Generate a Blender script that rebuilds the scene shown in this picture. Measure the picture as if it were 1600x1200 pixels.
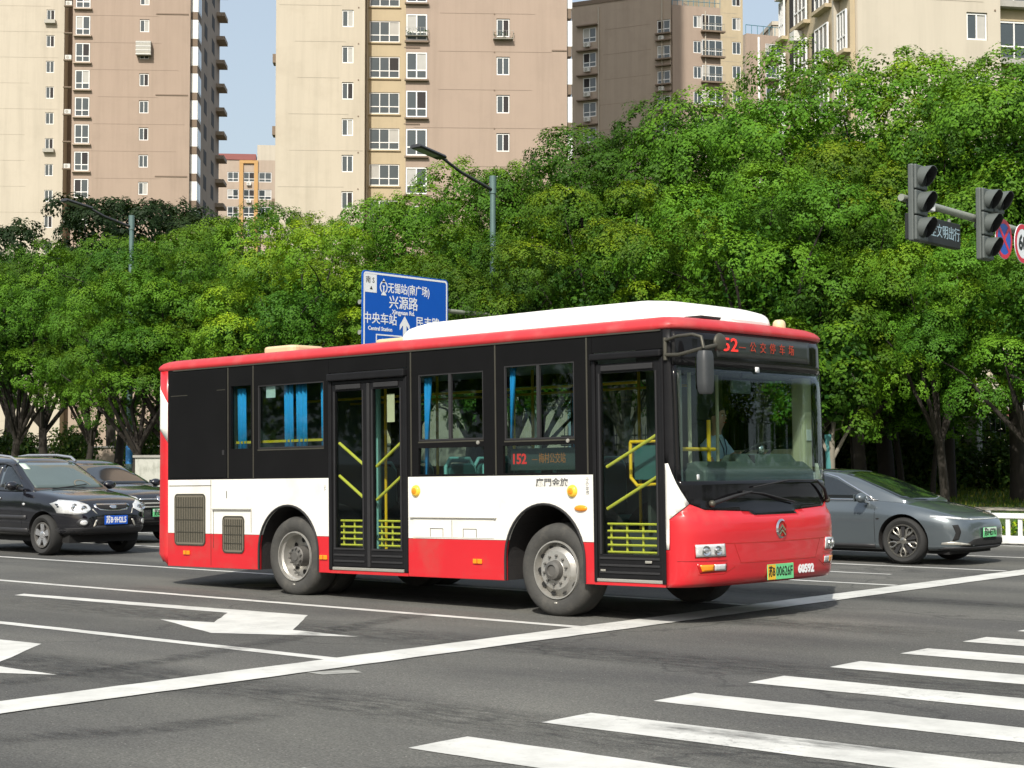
import bpy, bmesh, math, random
import numpy as np
from mathutils import Vector, Matrix, Euler
from mathutils.bvhtree import BVHTree

SC = bpy.context.scene
COL = SC.collection
for _o in list(bpy.data.objects):
    bpy.data.objects.remove(_o)
R = math.radians

# ---------------------------------------------------------------- camera, sky, sun, exposure
# world: X runs along the lanes (traffic heads +X), Y across the road away from the camera, metres
CAM_H = 1.6
CAM_YAW, CAM_PITCH, CAM_F = R(50.1), math.atan(120 / 2600), 2600.0   # focal length in photo pixels (1600 wide)
cam = bpy.data.cameras.new('camera')
cam.sensor_width = 36.0
cam.lens = 36.0 * CAM_F / 1600.0
cam.clip_start, cam.clip_end = 0.1, 4000.0
cam_o = bpy.data.objects.new('camera', cam)
cam_o.location = (0, 0, CAM_H)
cam_o.rotation_euler = (R(90) + CAM_PITCH, 0, R(90) - CAM_YAW)
COL.objects.link(cam_o)
SC.camera = cam_o

SUN_FROM = Vector((0.44, -0.90, 0.93)).normalized()     # towards the sun
sun_el = math.asin(SUN_FROM.z)
sun_az = math.atan2(SUN_FROM.x, SUN_FROM.y)
w = bpy.data.worlds.new('World')
SC.world = w
w.use_nodes = True
_nt = w.node_tree
_bg = _nt.nodes['Background']
_sky = _nt.nodes.new('ShaderNodeTexSky')
_sky.sky_type = 'NISHITA'
_sky.sun_disc = False
_sky.sun_elevation = sun_el
_sky.sun_rotation = sun_az
_sky.altitude = 0
_sky.air_density = 1.2
_sky.dust_density = 4.0
_sky.ozone_density = 1.0
_hz = _nt.nodes.new('ShaderNodeMix'); _hz.data_type = 'RGBA'        # thin high haze over the clear sky
_hz.inputs[0].default_value = 0.42
_hz.inputs[7].default_value = (5.0, 5.5, 5.9, 1)
_nt.links.new(_sky.outputs[0], _hz.inputs[6])
_nt.links.new(_hz.outputs[2], _bg.inputs[0])
_bg.inputs[1].default_value = 0.15
sl = bpy.data.lights.new('sun', 'SUN')
sl.energy = 4.6
sl.angle = R(0.53)
sl.color = (1.0, 0.955, 0.87)
sun_o = bpy.data.objects.new('sun', sl)
sun_o.rotation_euler = (-SUN_FROM).to_track_quat('-Z', 'Y').to_euler()
sun_o.location = (20, -60, 60)
COL.objects.link(sun_o)
SC.view_settings.view_transform = 'Standard'
SC.view_settings.look = 'None'
SC.view_settings.exposure = 0.06
SC.view_settings.gamma = 1.0
SC.render.engine = 'CYCLES'
SC.cycles.max_bounces = 8
SC.cycles.transparent_max_bounces = 16
SC.cycles.caustics_reflective = False
SC.cycles.caustics_refractive = False

# ---------------------------------------------------------------- helpers: view ray onto a real plane
_fw = Vector((-math.cos(CAM_YAW) * math.cos(CAM_PITCH), math.sin(CAM_YAW) * math.cos(CAM_PITCH), math.sin(CAM_PITCH)))
_rt = Vector((math.sin(CAM_YAW), math.cos(CAM_YAW), 0))
_fh = Vector((-math.cos(CAM_YAW), math.sin(CAM_YAW), 0))
_up = _rt.cross(_fw)
EYE = Vector((0, 0, CAM_H))

# ---------------------------------------------------------------- helpers: tags and objects
def tag(o, label=None, cat=None, group=None, kind=None):
    if label: o['label'] = label
    if cat: o['category'] = cat
    if group: o['group'] = group
    if kind: o['kind'] = kind
    return o

def empty(name, loc=(0, 0, 0), rot=(0, 0, 0), label=None, cat=None, group=None):
    o = bpy.data.objects.new(name, None)
    o.location, o.rotation_euler = loc, rot
    o.empty_display_size = 0.2
    COL.objects.link(o)
    return tag(o, label, cat, group)

def link(name, me, parent=None, loc=None, rot=None, scale=None):
    o = bpy.data.objects.new(name, me)
    COL.objects.link(o)
    if parent is not None: o.parent = parent
    if loc is not None: o.location = loc
    if rot is not None: o.rotation_euler = rot
    if scale is not None: o.scale = scale
    return o

def copy_tree(src, parent=None):
    c = src.copy()
    COL.objects.link(c)
    c.parent = parent
    for ch in list(src.children):
        copy_tree(ch, c)
    return c

def shade(me, angle=35):
    for p in me.polygons: p.use_smooth = True
    me.set_sharp_from_angle(angle=R(angle))

class MB:
    """collects plain shapes and links them as one mesh"""
    def __init__(s): s.v, s.f, s.m = [], [], []
    def add(s, vs, fs, mi=0):
        b = len(s.v)
        s.v += [tuple(v) for v in vs]
        s.f += [tuple(i + b for i in f) for f in fs]
        s.m += [mi] * len(fs)
        return s
    def box(s, x0, x1, y0, y1, z0, z1, mi=0):
        vs = [(x, y, z) for x in (x0, x1) for y in (y0, y1) for z in (z0, z1)]
        return s.add(vs, [(0, 1, 3, 2), (4, 6, 7, 5), (0, 4, 5, 1), (2, 3, 7, 6), (0, 2, 6, 4), (1, 5, 7, 3)], mi)
    def tube(s, pts, r, n=8, mi=0, cap=True):
        pts = [Vector(p) for p in pts]
        rs = r if isinstance(r, (list, tuple)) else [r] * len(pts)
        vs, fs = [], []
        d0 = (pts[1] - pts[0]).normalized()
        a = Vector((0, 0, 1)) if abs(d0.z) < .9 else Vector((1, 0, 0))
        u = d0.cross(a).normalized()
        for i, p in enumerate(pts):
            if i == 0: d = pts[1] - pts[0]
            elif i == len(pts) - 1: d = pts[-1] - pts[-2]
            else: d = (pts[i + 1] - p).normalized() + (p - pts[i - 1]).normalized()
            d = d.normalized()
            u = (u - d * u.dot(d)).normalized()
            v = d.cross(u)
            for k in range(n):
                t = 2 * math.pi * k / n
                vs.append(p + (u * math.cos(t) + v * math.sin(t)) * rs[i])
        for i in range(len(pts) - 1):
            for k in range(n):
                k2 = (k + 1) % n
                fs.append((i * n + k, i * n + k2, (i + 1) * n + k2, (i + 1) * n + k))
        if cap:
            fs.append(tuple(range(n))[::-1])
            fs.append(tuple((len(pts) - 1) * n + k for k in range(n)))
        return s.add(vs, fs, mi)
    def lathe(s, prof, axis='y', c=(0, 0, 0), n=32, mi=0, closed=False):
        """prof: list of (radius, along-axis)"""
        vs, fs = [], []
        m = len(prof)
        for k in range(n):
            t = 2 * math.pi * k / n
            for r, h in prof:
                a, b = r * math.cos(t), r * math.sin(t)
                p = {'y': (a, h, b), 'z': (a, b, h), 'x': (h, a, b)}[axis]
                vs.append((p[0] + c[0], p[1] + c[1], p[2] + c[2]))
        for k in range(n):
            k2 = (k + 1) % n
            for i in range(m if closed else m - 1):
                j = (i + 1) % m
                fs.append((k * m + i, k * m + j, k2 * m + j, k2 * m + i))
        return s.add(vs, fs, mi)
    def prism(s, poly, a0, a1, axis='y', mi=0):
        """2D polygon pushed along an axis; poly in the other two coordinates in order"""
        n = len(poly)
        def P(p, h):
            return {'y': (p[0], h, p[1]), 'x': (h, p[0], p[1]), 'z': (p[0], p[1], h)}[axis]
        vs = [P(p, a0) for p in poly] + [P(p, a1) for p in poly]
        fs = [tuple(range(n)), tuple(range(2 * n - 1, n - 1, -1))]
        fs += [(i, i + n, (i + 1) % n + n, (i + 1) % n) for i in range(n)]
        return s.add(vs, fs, mi)
    def ball(s, c, r, seg=12, rings=8, mi=0):
        rx, ry, rz = r if isinstance(r, (list, tuple)) else (r, r, r)
        vs, fs = [], []
        for i in range(rings + 1):
            t = math.pi * i / rings
            for k in range(seg):
                a = 2 * math.pi * k / seg
                vs.append((c[0] + rx * math.sin(t) * math.cos(a), c[1] + ry * math.sin(t) * math.sin(a), c[2] + rz * math.cos(t)))
        for i in range(rings):
            for k in range(seg):
                k2 = (k + 1) % seg
                fs.append((i * seg + k, (i + 1) * seg + k, (i + 1) * seg + k2, i * seg + k2))
        return s.add(vs, fs, mi)
    def mesh(s, name, mats, smooth=None, fix=True):
        me = bpy.data.meshes.new(name)
        me.from_pydata(s.v, [], s.f)
        for m in (mats if isinstance(mats, (list, tuple)) else [mats]): me.materials.append(m)
        me.polygons.foreach_set('material_index', s.m)
        if fix:
            bm = bmesh.new(); bm.from_mesh(me)
            bmesh.ops.remove_doubles(bm, verts=bm.verts, dist=1e-5)
            bmesh.ops.recalc_face_normals(bm, faces=bm.faces)
            bm.to_mesh(me); bm.free()
        if smooth: shade(me, smooth)
        return me
    def build(s, name, mats, parent=None, smooth=None, bevel=0, fix=True, loc=None, rot=None):
        o = link(name, s.mesh(name, mats, smooth, fix), parent, loc, rot)
        if bevel: bev(o, bevel)
        return o

def bev(o, wd, seg=2):
    m = o.modifiers.new('bevel', 'BEVEL')
    m.width, m.segments, m.limit_method, m.angle_limit = wd, seg, 'ANGLE', R(40)
    return o

def box(name, x0, x1, y0, y1, z0, z1, mat, parent=None, bevel=0):
    return MB().box(x0, x1, y0, y1, z0, z1).build(name, mat, parent, bevel=bevel)

def holed(rect, holes, extra_u=(), extra_v=()):
    """cells (u0,u1,v0,v1) of a rectangle minus rectangular holes"""
    us = sorted({rect[0], rect[1], *[h[0] for h in holes], *[h[1] for h in holes]})
    vs = sorted({rect[2], rect[3], *[h[2] for h in holes], *[h[3] for h in holes]})
    us = [u for u in us if rect[0] <= u <= rect[1]]; vs = [v for v in vs if rect[2] <= v <= rect[3]]
    out = []
    for v0, v1 in zip(vs, vs[1:]):
        run = None
        for u0, u1 in zip(us, us[1:]):
            cu, cv = (u0 + u1) / 2, (v0 + v1) / 2
            hole = any(h[0] < cu < h[1] and h[2] < cv < h[3] for h in holes)
            if not hole:
                run = (run[0], u1) if run else (u0, u1)
            if hole and run: out.append((*run, v0, v1)); run = None
        if run: out.append((*run, v0, v1))
    return out

_text_cache = {}
def text(body, size, mat, parent, loc, rot, name='lettering', align='CENTER', depth=0.0015, width=None, bold=0.0):
    key = (body, size, align, depth, bold, mat.name)
    if key not in _text_cache:
        c = bpy.data.curves.new('lettering', 'FONT')
        c.body, c.size, c.extrude, c.align_x, c.align_y = body, size, depth, align, 'CENTER'
        c.offset = bold; c.resolution_u = 2
        o = bpy.data.objects.new('lettering', c); COL.objects.link(o)
        bpy.context.view_layer.update()
        me = bpy.data.meshes.new_from_object(o.evaluated_get(bpy.context.evaluated_depsgraph_get()))
        bpy.data.objects.remove(o); bpy.data.curves.remove(c)
        me.materials.clear(); me.materials.append(mat)
        _text_cache[key] = me
    me = _text_cache[key]
    o = link(name, me, parent, loc, rot)
    if width:
        xs = [v.co.x for v in me.vertices]
        o.scale.x = width / max(max(xs) - min(xs), 1e-6)
    return o
ROT_NEAR = (R(90), 0, 0)            # lettering read from -Y
ROT_FRONT = (R(90), 0, R(90))       # lettering read from +X

def tess(poly, nu, nv):
    """2D polygon -> vertices and faces cut along an even grid"""
    bm = bmesh.new()
    vs = [bm.verts.new((p[0], p[1], 0)) for p in poly]
    bm.faces.new(vs)
    xs, ys = [p[0] for p in poly], [p[1] for p in poly]
    for lo, hi, n, ax in ((min(xs), max(xs), nu, 0), (min(ys), max(ys), nv, 1)):
        for i in range(1, n):
            co = [0, 0, 0]; co[ax] = lo + (hi - lo) * i / n
            no = [0, 0, 0]; no[ax] = 1
            bmesh.ops.bisect_plane(bm, geom=bm.verts[:] + bm.edges[:] + bm.faces[:], dist=1e-6, plane_co=co, plane_no=no)
    bmesh.ops.triangulate(bm, faces=[f for f in bm.faces if len(f.verts) > 4])
    bm.verts.index_update()
    V = [(v.co.x, v.co.y) for v in bm.verts]
    F = [tuple(v.index for v in f.verts) for f in bm.faces]
    bm.free()
    return V, F

def solid(o, t, off=-1):
    m = o.modifiers.new('solid', 'SOLIDIFY'); m.thickness, m.offset = t, off
    return o

def orient(me, d):
    """turn the faces of a sheet so that they look along d"""
    bm = bmesh.new(); bm.from_mesh(me)
    d = Vector(d)
    s_ = sum((f.normal.dot(d) * f.calc_area() for f in bm.faces))
    if s_ < 0: bmesh.ops.reverse_faces(bm, faces=bm.faces)
    bm.to_mesh(me); bm.free()

def patch(name, bvh, poly, axis, off, mat, parent, nu=8, nv=6, thick=0.006, smooth=60):
    """sheet that lies on a body surface, outlined in side ('y': x,z seen from -Y; 'Y': from +Y), front ('x': y,z) or top ('z': x,y) view"""
    V, F = tess(poly, nu, nv)
    out = []
    for a, b in V:
        if axis == 'x': o_, d_ = Vector((30, a, b)), Vector((-1, 0, 0))
        elif axis == 'y': o_, d_ = Vector((a, -30, b)), Vector((0, 1, 0))
        elif axis == 'Y': o_, d_ = Vector((a, 30, b)), Vector((0, -1, 0))
        else: o_, d_ = Vector((a, b, 30)), Vector((0, 0, -1))
        h = bvh.ray_cast(o_, d_)
        if h[0] is None: h = bvh.find_nearest(o_ + d_ * 30)
        n = h[1] if h[1].dot(d_) < 0 else -h[1]
        out.append(h[0] + (n * .5 - d_ * .5) * off)
    me = bpy.data.meshes.new(name)
    me.from_pydata([tuple(p) for p in out], [], F)
    me.materials.append(mat)
    orient(me, {'x': (1, 0, 0), 'y': (0, -1, 0), 'Y': (0, 1, 0), 'z': (0, 0, 1)}[axis])
    if smooth: shade(me, smooth)
    o = link(name, me, parent)
    if thick: solid(o, thick)
    return o

def rrect(x0, x1, y0, y1, r, n=4):
    out = []
    for cx, cy, a in ((x1 - r, y1 - r, 0), (x0 + r, y1 - r, 90), (x0 + r, y0 + r, 180), (x1 - r, y0 + r, 270)):
        for k in range(n + 1):
            t = R(a + 90 * k / n)
            out.append((cx + r * math.cos(t), cy + r * math.sin(t)))
    return out

def oval(cx, cy, rx, ry, n=24):
    return [(cx + rx * math.cos(2 * math.pi * k / n), cy + ry * math.sin(2 * math.pi * k / n)) for k in range(n)]
# ---------------------------------------------------------------- materials
def _new(name):
    m = bpy.data.materials.new(name); m.use_nodes = True
    nt = m.node_tree
    return m, nt, nt.nodes['Principled BSDF']

def mat(name, col, rough=.5, metal=0., var=.12, scale=6., bump=0., coat=0., emit=None, estr=1., spec=.5, bscale=None, dirt=None, coords='Object', streak=0.):
    m, nt, b = _new(name)
    N, L = nt.nodes, nt.links
    b.inputs['Roughness'].default_value = rough
    b.inputs['Metallic'].default_value = metal
    b.inputs['Coat Weight'].default_value = coat
    b.inputs['Coat Roughness'].default_value = .04
    b.inputs['Specular IOR Level'].default_value = spec
    tc = N.new('ShaderNodeTexCoord')
    no = N.new('ShaderNodeTexNoise'); no.inputs['Scale'].default_value = scale; no.inputs['Detail'].default_value = 5
    L.new(tc.outputs[coords], no.inputs['Vector'])
    mx = N.new('ShaderNodeMix'); mx.data_type = 'RGBA'
    mx.inputs[6].default_value = tuple(c * (1 - var) for c in col) + (1,)
    mx.inputs[7].default_value = tuple(min(c * (1 + var), 1) for c in col) + (1,)
    L.new(no.outputs['Fac'], mx.inputs[0])
    out = mx.outputs[2]
    if dirt:
        dcol, amount, dscale = dirt
        n2 = N.new('ShaderNodeTexNoise'); n2.inputs['Scale'].default_value = dscale; n2.inputs['Detail'].default_value = 8; n2.inputs['Roughness'].default_value = .65
        L.new(tc.outputs[coords], n2.inputs['Vector'])
        cr = N.new('ShaderNodeValToRGB'); cr.color_ramp.elements[0].position = .5; cr.color_ramp.elements[1].position = .75
        cr.color_ramp.elements[1].color = (amount,) * 3 + (1,)
        L.new(n2.outputs['Fac'], cr.inputs[0])
        m2 = N.new('ShaderNodeMix'); m2.data_type = 'RGBA'; m2.inputs[7].default_value = dcol + (1,)
        L.new(cr.outputs[0], m2.inputs[0]); L.new(out, m2.inputs[6]); out = m2.outputs[2]
    if streak:                                   # rain marks that run down the wall
        mp = N.new('ShaderNodeMapping'); mp.inputs['Scale'].default_value = (1, 1, .05); L.new(tc.outputs[coords], mp.inputs[0])
        n3 = N.new('ShaderNodeTexNoise'); n3.inputs['Scale'].default_value = 1.1; n3.inputs['Detail'].default_value = 7; n3.inputs['Roughness'].default_value = .7
        L.new(mp.outputs[0], n3.inputs['Vector'])
        c3 = N.new('ShaderNodeValToRGB'); c3.color_ramp.elements[0].position = .46; c3.color_ramp.elements[1].position = .74
        c3.color_ramp.elements[0].color = (1, 1, 1, 1); c3.color_ramp.elements[1].color = (1 - streak, 1 - streak, 1 - streak * 1.05, 1)
        L.new(n3.outputs['Fac'], c3.inputs[0])
        m3 = N.new('ShaderNodeMix'); m3.data_type = 'RGBA'; m3.blend_type = 'MULTIPLY'; m3.inputs[0].default_value = 1
        L.new(out, m3.inputs[6]); L.new(c3.outputs[0], m3.inputs[7]); out = m3.outputs[2]
    L.new(out, b.inputs['Base Color'])
    if emit:
        b.inputs['Emission Color'].default_value = emit + (1,); b.inputs['Emission Strength'].default_value = estr
    if bump:
        bp = N.new('ShaderNodeBump'); bp.inputs['Strength'].default_value = bump; bp.inputs['Distance'].default_value = .02
        nb = N.new('ShaderNodeTexNoise'); nb.inputs['Scale'].default_value = bscale or scale * 6; nb.inputs['Detail'].default_value = 4
        L.new(tc.outputs[coords], nb.inputs['Vector']); L.new(nb.outputs['Fac'], bp.inputs['Height']); L.new(bp.outputs[0], b.inputs['Normal'])
    return m

def glass(name, tint, refl=.10, rough=.02, dens=None):
    """thin pane: tinted see-through with a mirror share that grows at grazing angles"""
    m, nt, b = _new(name)
    N, L = nt.nodes, nt.links
    N.remove(b)
    tr = N.new('ShaderNodeBsdfTransparent'); tr.inputs[0].default_value = tint + (1,)
    gl = N.new('ShaderNodeBsdfGlossy'); gl.inputs['Roughness'].default_value = rough; gl.inputs[0].default_value = (.9, .95, 1, 1)
    ge = N.new('ShaderNodeNewGeometry')
    dt = N.new('ShaderNodeVectorMath'); dt.operation = 'DOT_PRODUCT'
    L.new(ge.outputs['Normal'], dt.inputs[0]); L.new(ge.outputs['Incoming'], dt.inputs[1])
    ab = N.new('ShaderNodeMath'); ab.operation = 'ABSOLUTE'; L.new(dt.outputs['Value'], ab.inputs[0])
    iv = N.new('ShaderNodeMath'); iv.operation = 'SUBTRACT'; iv.inputs[0].default_value = 1; L.new(ab.outputs[0], iv.inputs[1])
    pw = N.new('ShaderNodeMath'); pw.operation = 'POWER'; pw.inputs[1].default_value = 5; L.new(iv.outputs[0], pw.inputs[0])
    ma = N.new('ShaderNodeMath'); ma.operation = 'MULTIPLY_ADD'; ma.inputs[1].default_value = .9; ma.inputs[2].default_value = refl * .6
    L.new(pw.outputs[0], ma.inputs[0])
    mx = N.new('ShaderNodeMixShader')
    L.new(ma.outputs[0], mx.inputs[0]); L.new(tr.outputs[0], mx.inputs[1]); L.new(gl.outputs[0], mx.inputs[2])
    L.new(mx.outputs[0], nt.nodes['Material Output'].inputs[0])
    return m

def leaf_mat(name, dark, light, young, trans=.35, mark=(.22, .17, .03)):
    """leaf colour: per-leaf and per-tree shade, yellow-green of young growth and painted bright tops by leaf attribute"""
    m, nt, b = _new(name)
    N, L = nt.nodes, nt.links
    at = N.new('ShaderNodeAttribute'); at.attribute_name = 'shade'
    oi = N.new('ShaderNodeObjectInfo')
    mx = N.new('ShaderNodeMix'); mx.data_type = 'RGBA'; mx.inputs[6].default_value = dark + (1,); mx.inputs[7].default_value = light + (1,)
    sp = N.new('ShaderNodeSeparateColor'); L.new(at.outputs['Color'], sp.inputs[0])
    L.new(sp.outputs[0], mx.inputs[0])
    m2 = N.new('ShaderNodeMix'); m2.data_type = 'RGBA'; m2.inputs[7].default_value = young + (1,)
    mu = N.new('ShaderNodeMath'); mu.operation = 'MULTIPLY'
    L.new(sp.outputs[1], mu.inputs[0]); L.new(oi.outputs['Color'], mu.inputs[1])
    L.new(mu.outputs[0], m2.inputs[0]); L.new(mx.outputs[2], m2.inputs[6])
    hs = N.new('ShaderNodeHueSaturation')
    mr = N.new('ShaderNodeMapRange'); mr.inputs[3].default_value = .62; mr.inputs[4].default_value = 1.22
    L.new(oi.outputs['Random'], mr.inputs[0]); L.new(mr.outputs[0], hs.inputs['Value'])
    L.new(m2.outputs[2], hs.inputs['Color'])
    b.inputs['Roughness'].default_value = .55
    b.inputs['Specular IOR Level'].default_value = .14
    L.new(hs.outputs[0], b.inputs['Base Color'])
    tl = N.new('ShaderNodeBsdfTranslucent')
    br = N.new('ShaderNodeMix'); br.data_type = 'RGBA'; br.blend_type = 'MULTIPLY'; br.inputs[0].default_value = 1; br.inputs[7].default_value = (1.6, 1.5, .5, 1)
    L.new(hs.outputs[0], br.inputs[6]); L.new(br.outputs[2], tl.inputs[0])
    ms = N.new('ShaderNodeMixShader'); ms.inputs[0].default_value = trans
    L.new(b.outputs[0], ms.inputs[1]); L.new(tl.outputs[0], ms.inputs[2])
    L.new(ms.outputs[0], N['Material Output'].inputs[0])
    return m

def asphalt():
    m, nt, b = _new('asphalt')
    N, L = nt.nodes, nt.links
    tc = N.new('ShaderNodeTexCoord')
    def noise(scale, detail, sx=1, sy=1, rough=.5):
        mp = N.new('ShaderNodeMapping'); mp.inputs['Scale'].default_value = (sx, sy, 1)
        L.new(tc.outputs['Object'], mp.inputs[0])
        n = N.new('ShaderNodeTexNoise'); n.inputs['Scale'].default_value = scale; n.inputs['Detail'].default_value = detail; n.inputs['Roughness'].default_value = rough
        L.new(mp.outputs[0], n.inputs['Vector'])
        return n.outputs['Fac']
    def ramp(src, p0, p1, c0, c1):
        r = N.new('ShaderNodeValToRGB'); e = r.color_ramp.elements
        e[0].position, e[1].position = p0, p1; e[0].color, e[1].color = c0 + (1,), c1 + (1,)
        L.new(src, r.inputs[0]); return r.outputs[0]
    def mixc(fac, a, b_, mode='MIX'):
        x = N.new('ShaderNodeMix'); x.data_type = 'RGBA'; x.blend_type = mode
        if isinstance(fac, float): x.inputs[0].default_value = fac
        else: L.new(fac, x.inputs[0])
        for i, c in ((6, a), (7, b_)):
            if isinstance(c, tuple): x.inputs[i].default_value = c + (1,)
            else: L.new(c, x.inputs[i])
        return x.outputs[2]
    # broad wear bands along the lanes, patches, fine stone
    base = ramp(noise(.28, 3, .22, 1.6), .3, .7, (.101, .101, .095), (.150, .149, .139))
    patchy = ramp(noise(.42, 5, .55, 1.1), .36, .64, (.66, .66, .68), (1.16, 1.16, 1.12))
    c = mixc(1., base, patchy, 'MULTIPLY')
    grit = ramp(noise(60, 3, 1, 1, .7), .36, .66, (.52, .52, .52), (1.46, 1.45, 1.42))
    c = mixc(.85, c, grit, 'MULTIPLY')
    g2 = ramp(noise(17, 5, 1, 1, .75), .38, .62, (.86, .86, .86), (1.12, 1.12, 1.12))
    c = mixc(1., c, g2, 'MULTIPLY')
    speck = ramp(noise(38, 2, 1, 1, .5), .715, .75, (0, 0, 0), (1, 1, 1))
    c = mixc(speck, c, (.36, .35, .31))
    stain = ramp(noise(.9, 5, .35, 1.3, .6), .6, .78, (0, 0, 0), (.6, .6, .6))
    c = mixc(stain, c, (.045, .045, .046))
    # thin cracks that wander across
    vo = N.new('ShaderNodeTexVoronoi'); vo.feature = 'DISTANCE_TO_EDGE'; vo.inputs['Scale'].default_value = .16
    nz = N.new('ShaderNodeTexNoise'); nz.inputs['Scale'].default_value = 1.2; nz.inputs['Detail'].default_value = 6
    L.new(tc.outputs['Object'], nz.inputs['Vector'])
    wa = N.new('ShaderNodeMix'); wa.data_type = 'RGBA'; wa.blend_type = 'LINEAR_LIGHT'; wa.inputs[0].default_value = .7
    L.new(tc.outputs['Object'], wa.inputs[6]); L.new(nz.outputs['Color'], wa.inputs[7])
    L.new(wa.outputs[2], vo.inputs['Vector'])
    ck = ramp(vo.outputs['Distance'], .0, .006, (.55, .55, .55), (0, 0, 0))
    c = mixc(ck, c, (.03, .03, .03))
    L.new(c, b.inputs['Base Color'])
    b.inputs['Roughness'].default_value = .86
    b.inputs['Specular IOR Level'].default_value = .3
    bp = N.new('ShaderNodeBump'); bp.inputs['Strength'].default_value = .5; bp.inputs['Distance'].default_value = .012
    L.new(noise(85, 3, 1, 1, .7), bp.inputs['Height']); L.new(bp.outputs[0], b.inputs['Normal'])
    return m

def tyre_mark():
    m, nt, b = _new('tyre_mark')
    N, L = nt.nodes, nt.links
    tc = N.new('ShaderNodeTexCoord')
    mp = N.new('ShaderNodeMapping'); mp.inputs['Scale'].default_value = (1, 3, 1); L.new(tc.outputs['Object'], mp.inputs[0])
    n = N.new('ShaderNodeTexNoise'); n.inputs['Scale'].default_value = 3.5; n.inputs['Detail'].default_value = 8; n.inputs['Roughness'].default_value = .75
    L.new(mp.outputs[0], n.inputs['Vector'])
    r = N.new('ShaderNodeValToRGB'); r.color_ramp.elements[0].position = .38; r.color_ramp.elements[1].position = .68
    r.color_ramp.elements[1].color = (.62, .62, .62, 1)
    L.new(n.outputs['Fac'], r.inputs[0])
    at = N.new('ShaderNodeAttribute'); at.attribute_name = 'fade'
    mu = N.new('ShaderNodeMath'); mu.operation = 'MULTIPLY'; L.new(r.outputs[0], mu.inputs[0]); L.new(at.outputs['Fac'], mu.inputs[1])
    b.inputs['Base Color'].default_value = (.035, .035, .035, 1); b.inputs['Roughness'].default_value = .8
    L.new(mu.outputs[0], b.inputs['Alpha'])
    return m

def road_paint():
    m, nt, b = _new('road_paint')
    N, L = nt.nodes, nt.links
    tc = N.new('ShaderNodeTexCoord')
    def noise(s, d, r=.6):
        n = N.new('ShaderNodeTexNoise'); n.inputs['Scale'].default_value = s; n.inputs['Detail'].default_value = d; n.inputs['Roughness'].default_value = r
        L.new(tc.outputs['Object'], n.inputs['Vector']); return n.outputs['Fac']
    def ramp(src, p0, p1, c0, c1):
        r = N.new('ShaderNodeValToRGB'); e = r.color_ramp.elements
        e[0].position, e[1].position = p0, p1; e[0].color, e[1].color = c0 + (1,), c1 + (1,)
        L.new(src, r.inputs[0]); return r.outputs[0]
    c0 = ramp(noise(1.4, 7, .7), .32, .66, (.46, .46, .43), (.68, .68, .64))
    wear = ramp(noise(11, 9, .8), .52, .66, (0, 0, 0), (.8, .8, .8))
    big = ramp(noise(.8, 4), .50, .64, (.10, .10, .10), (1, 1, 1))
    mu = N.new('ShaderNodeMath'); mu.operation = 'MULTIPLY'; L.new(wear, mu.inputs[0]); L.new(big, mu.inputs[1])
    x = N.new('ShaderNodeMix'); x.data_type = 'RGBA'; x.inputs[7].default_value = (.13, .13, .125, 1)
    L.new(mu.outputs[0], x.inputs[0]); L.new(c0, x.inputs[6])
    L.new(x.outputs[2], b.inputs['Base Color'])
    b.inputs['Roughness'].default_value = .7
    return m

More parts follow.
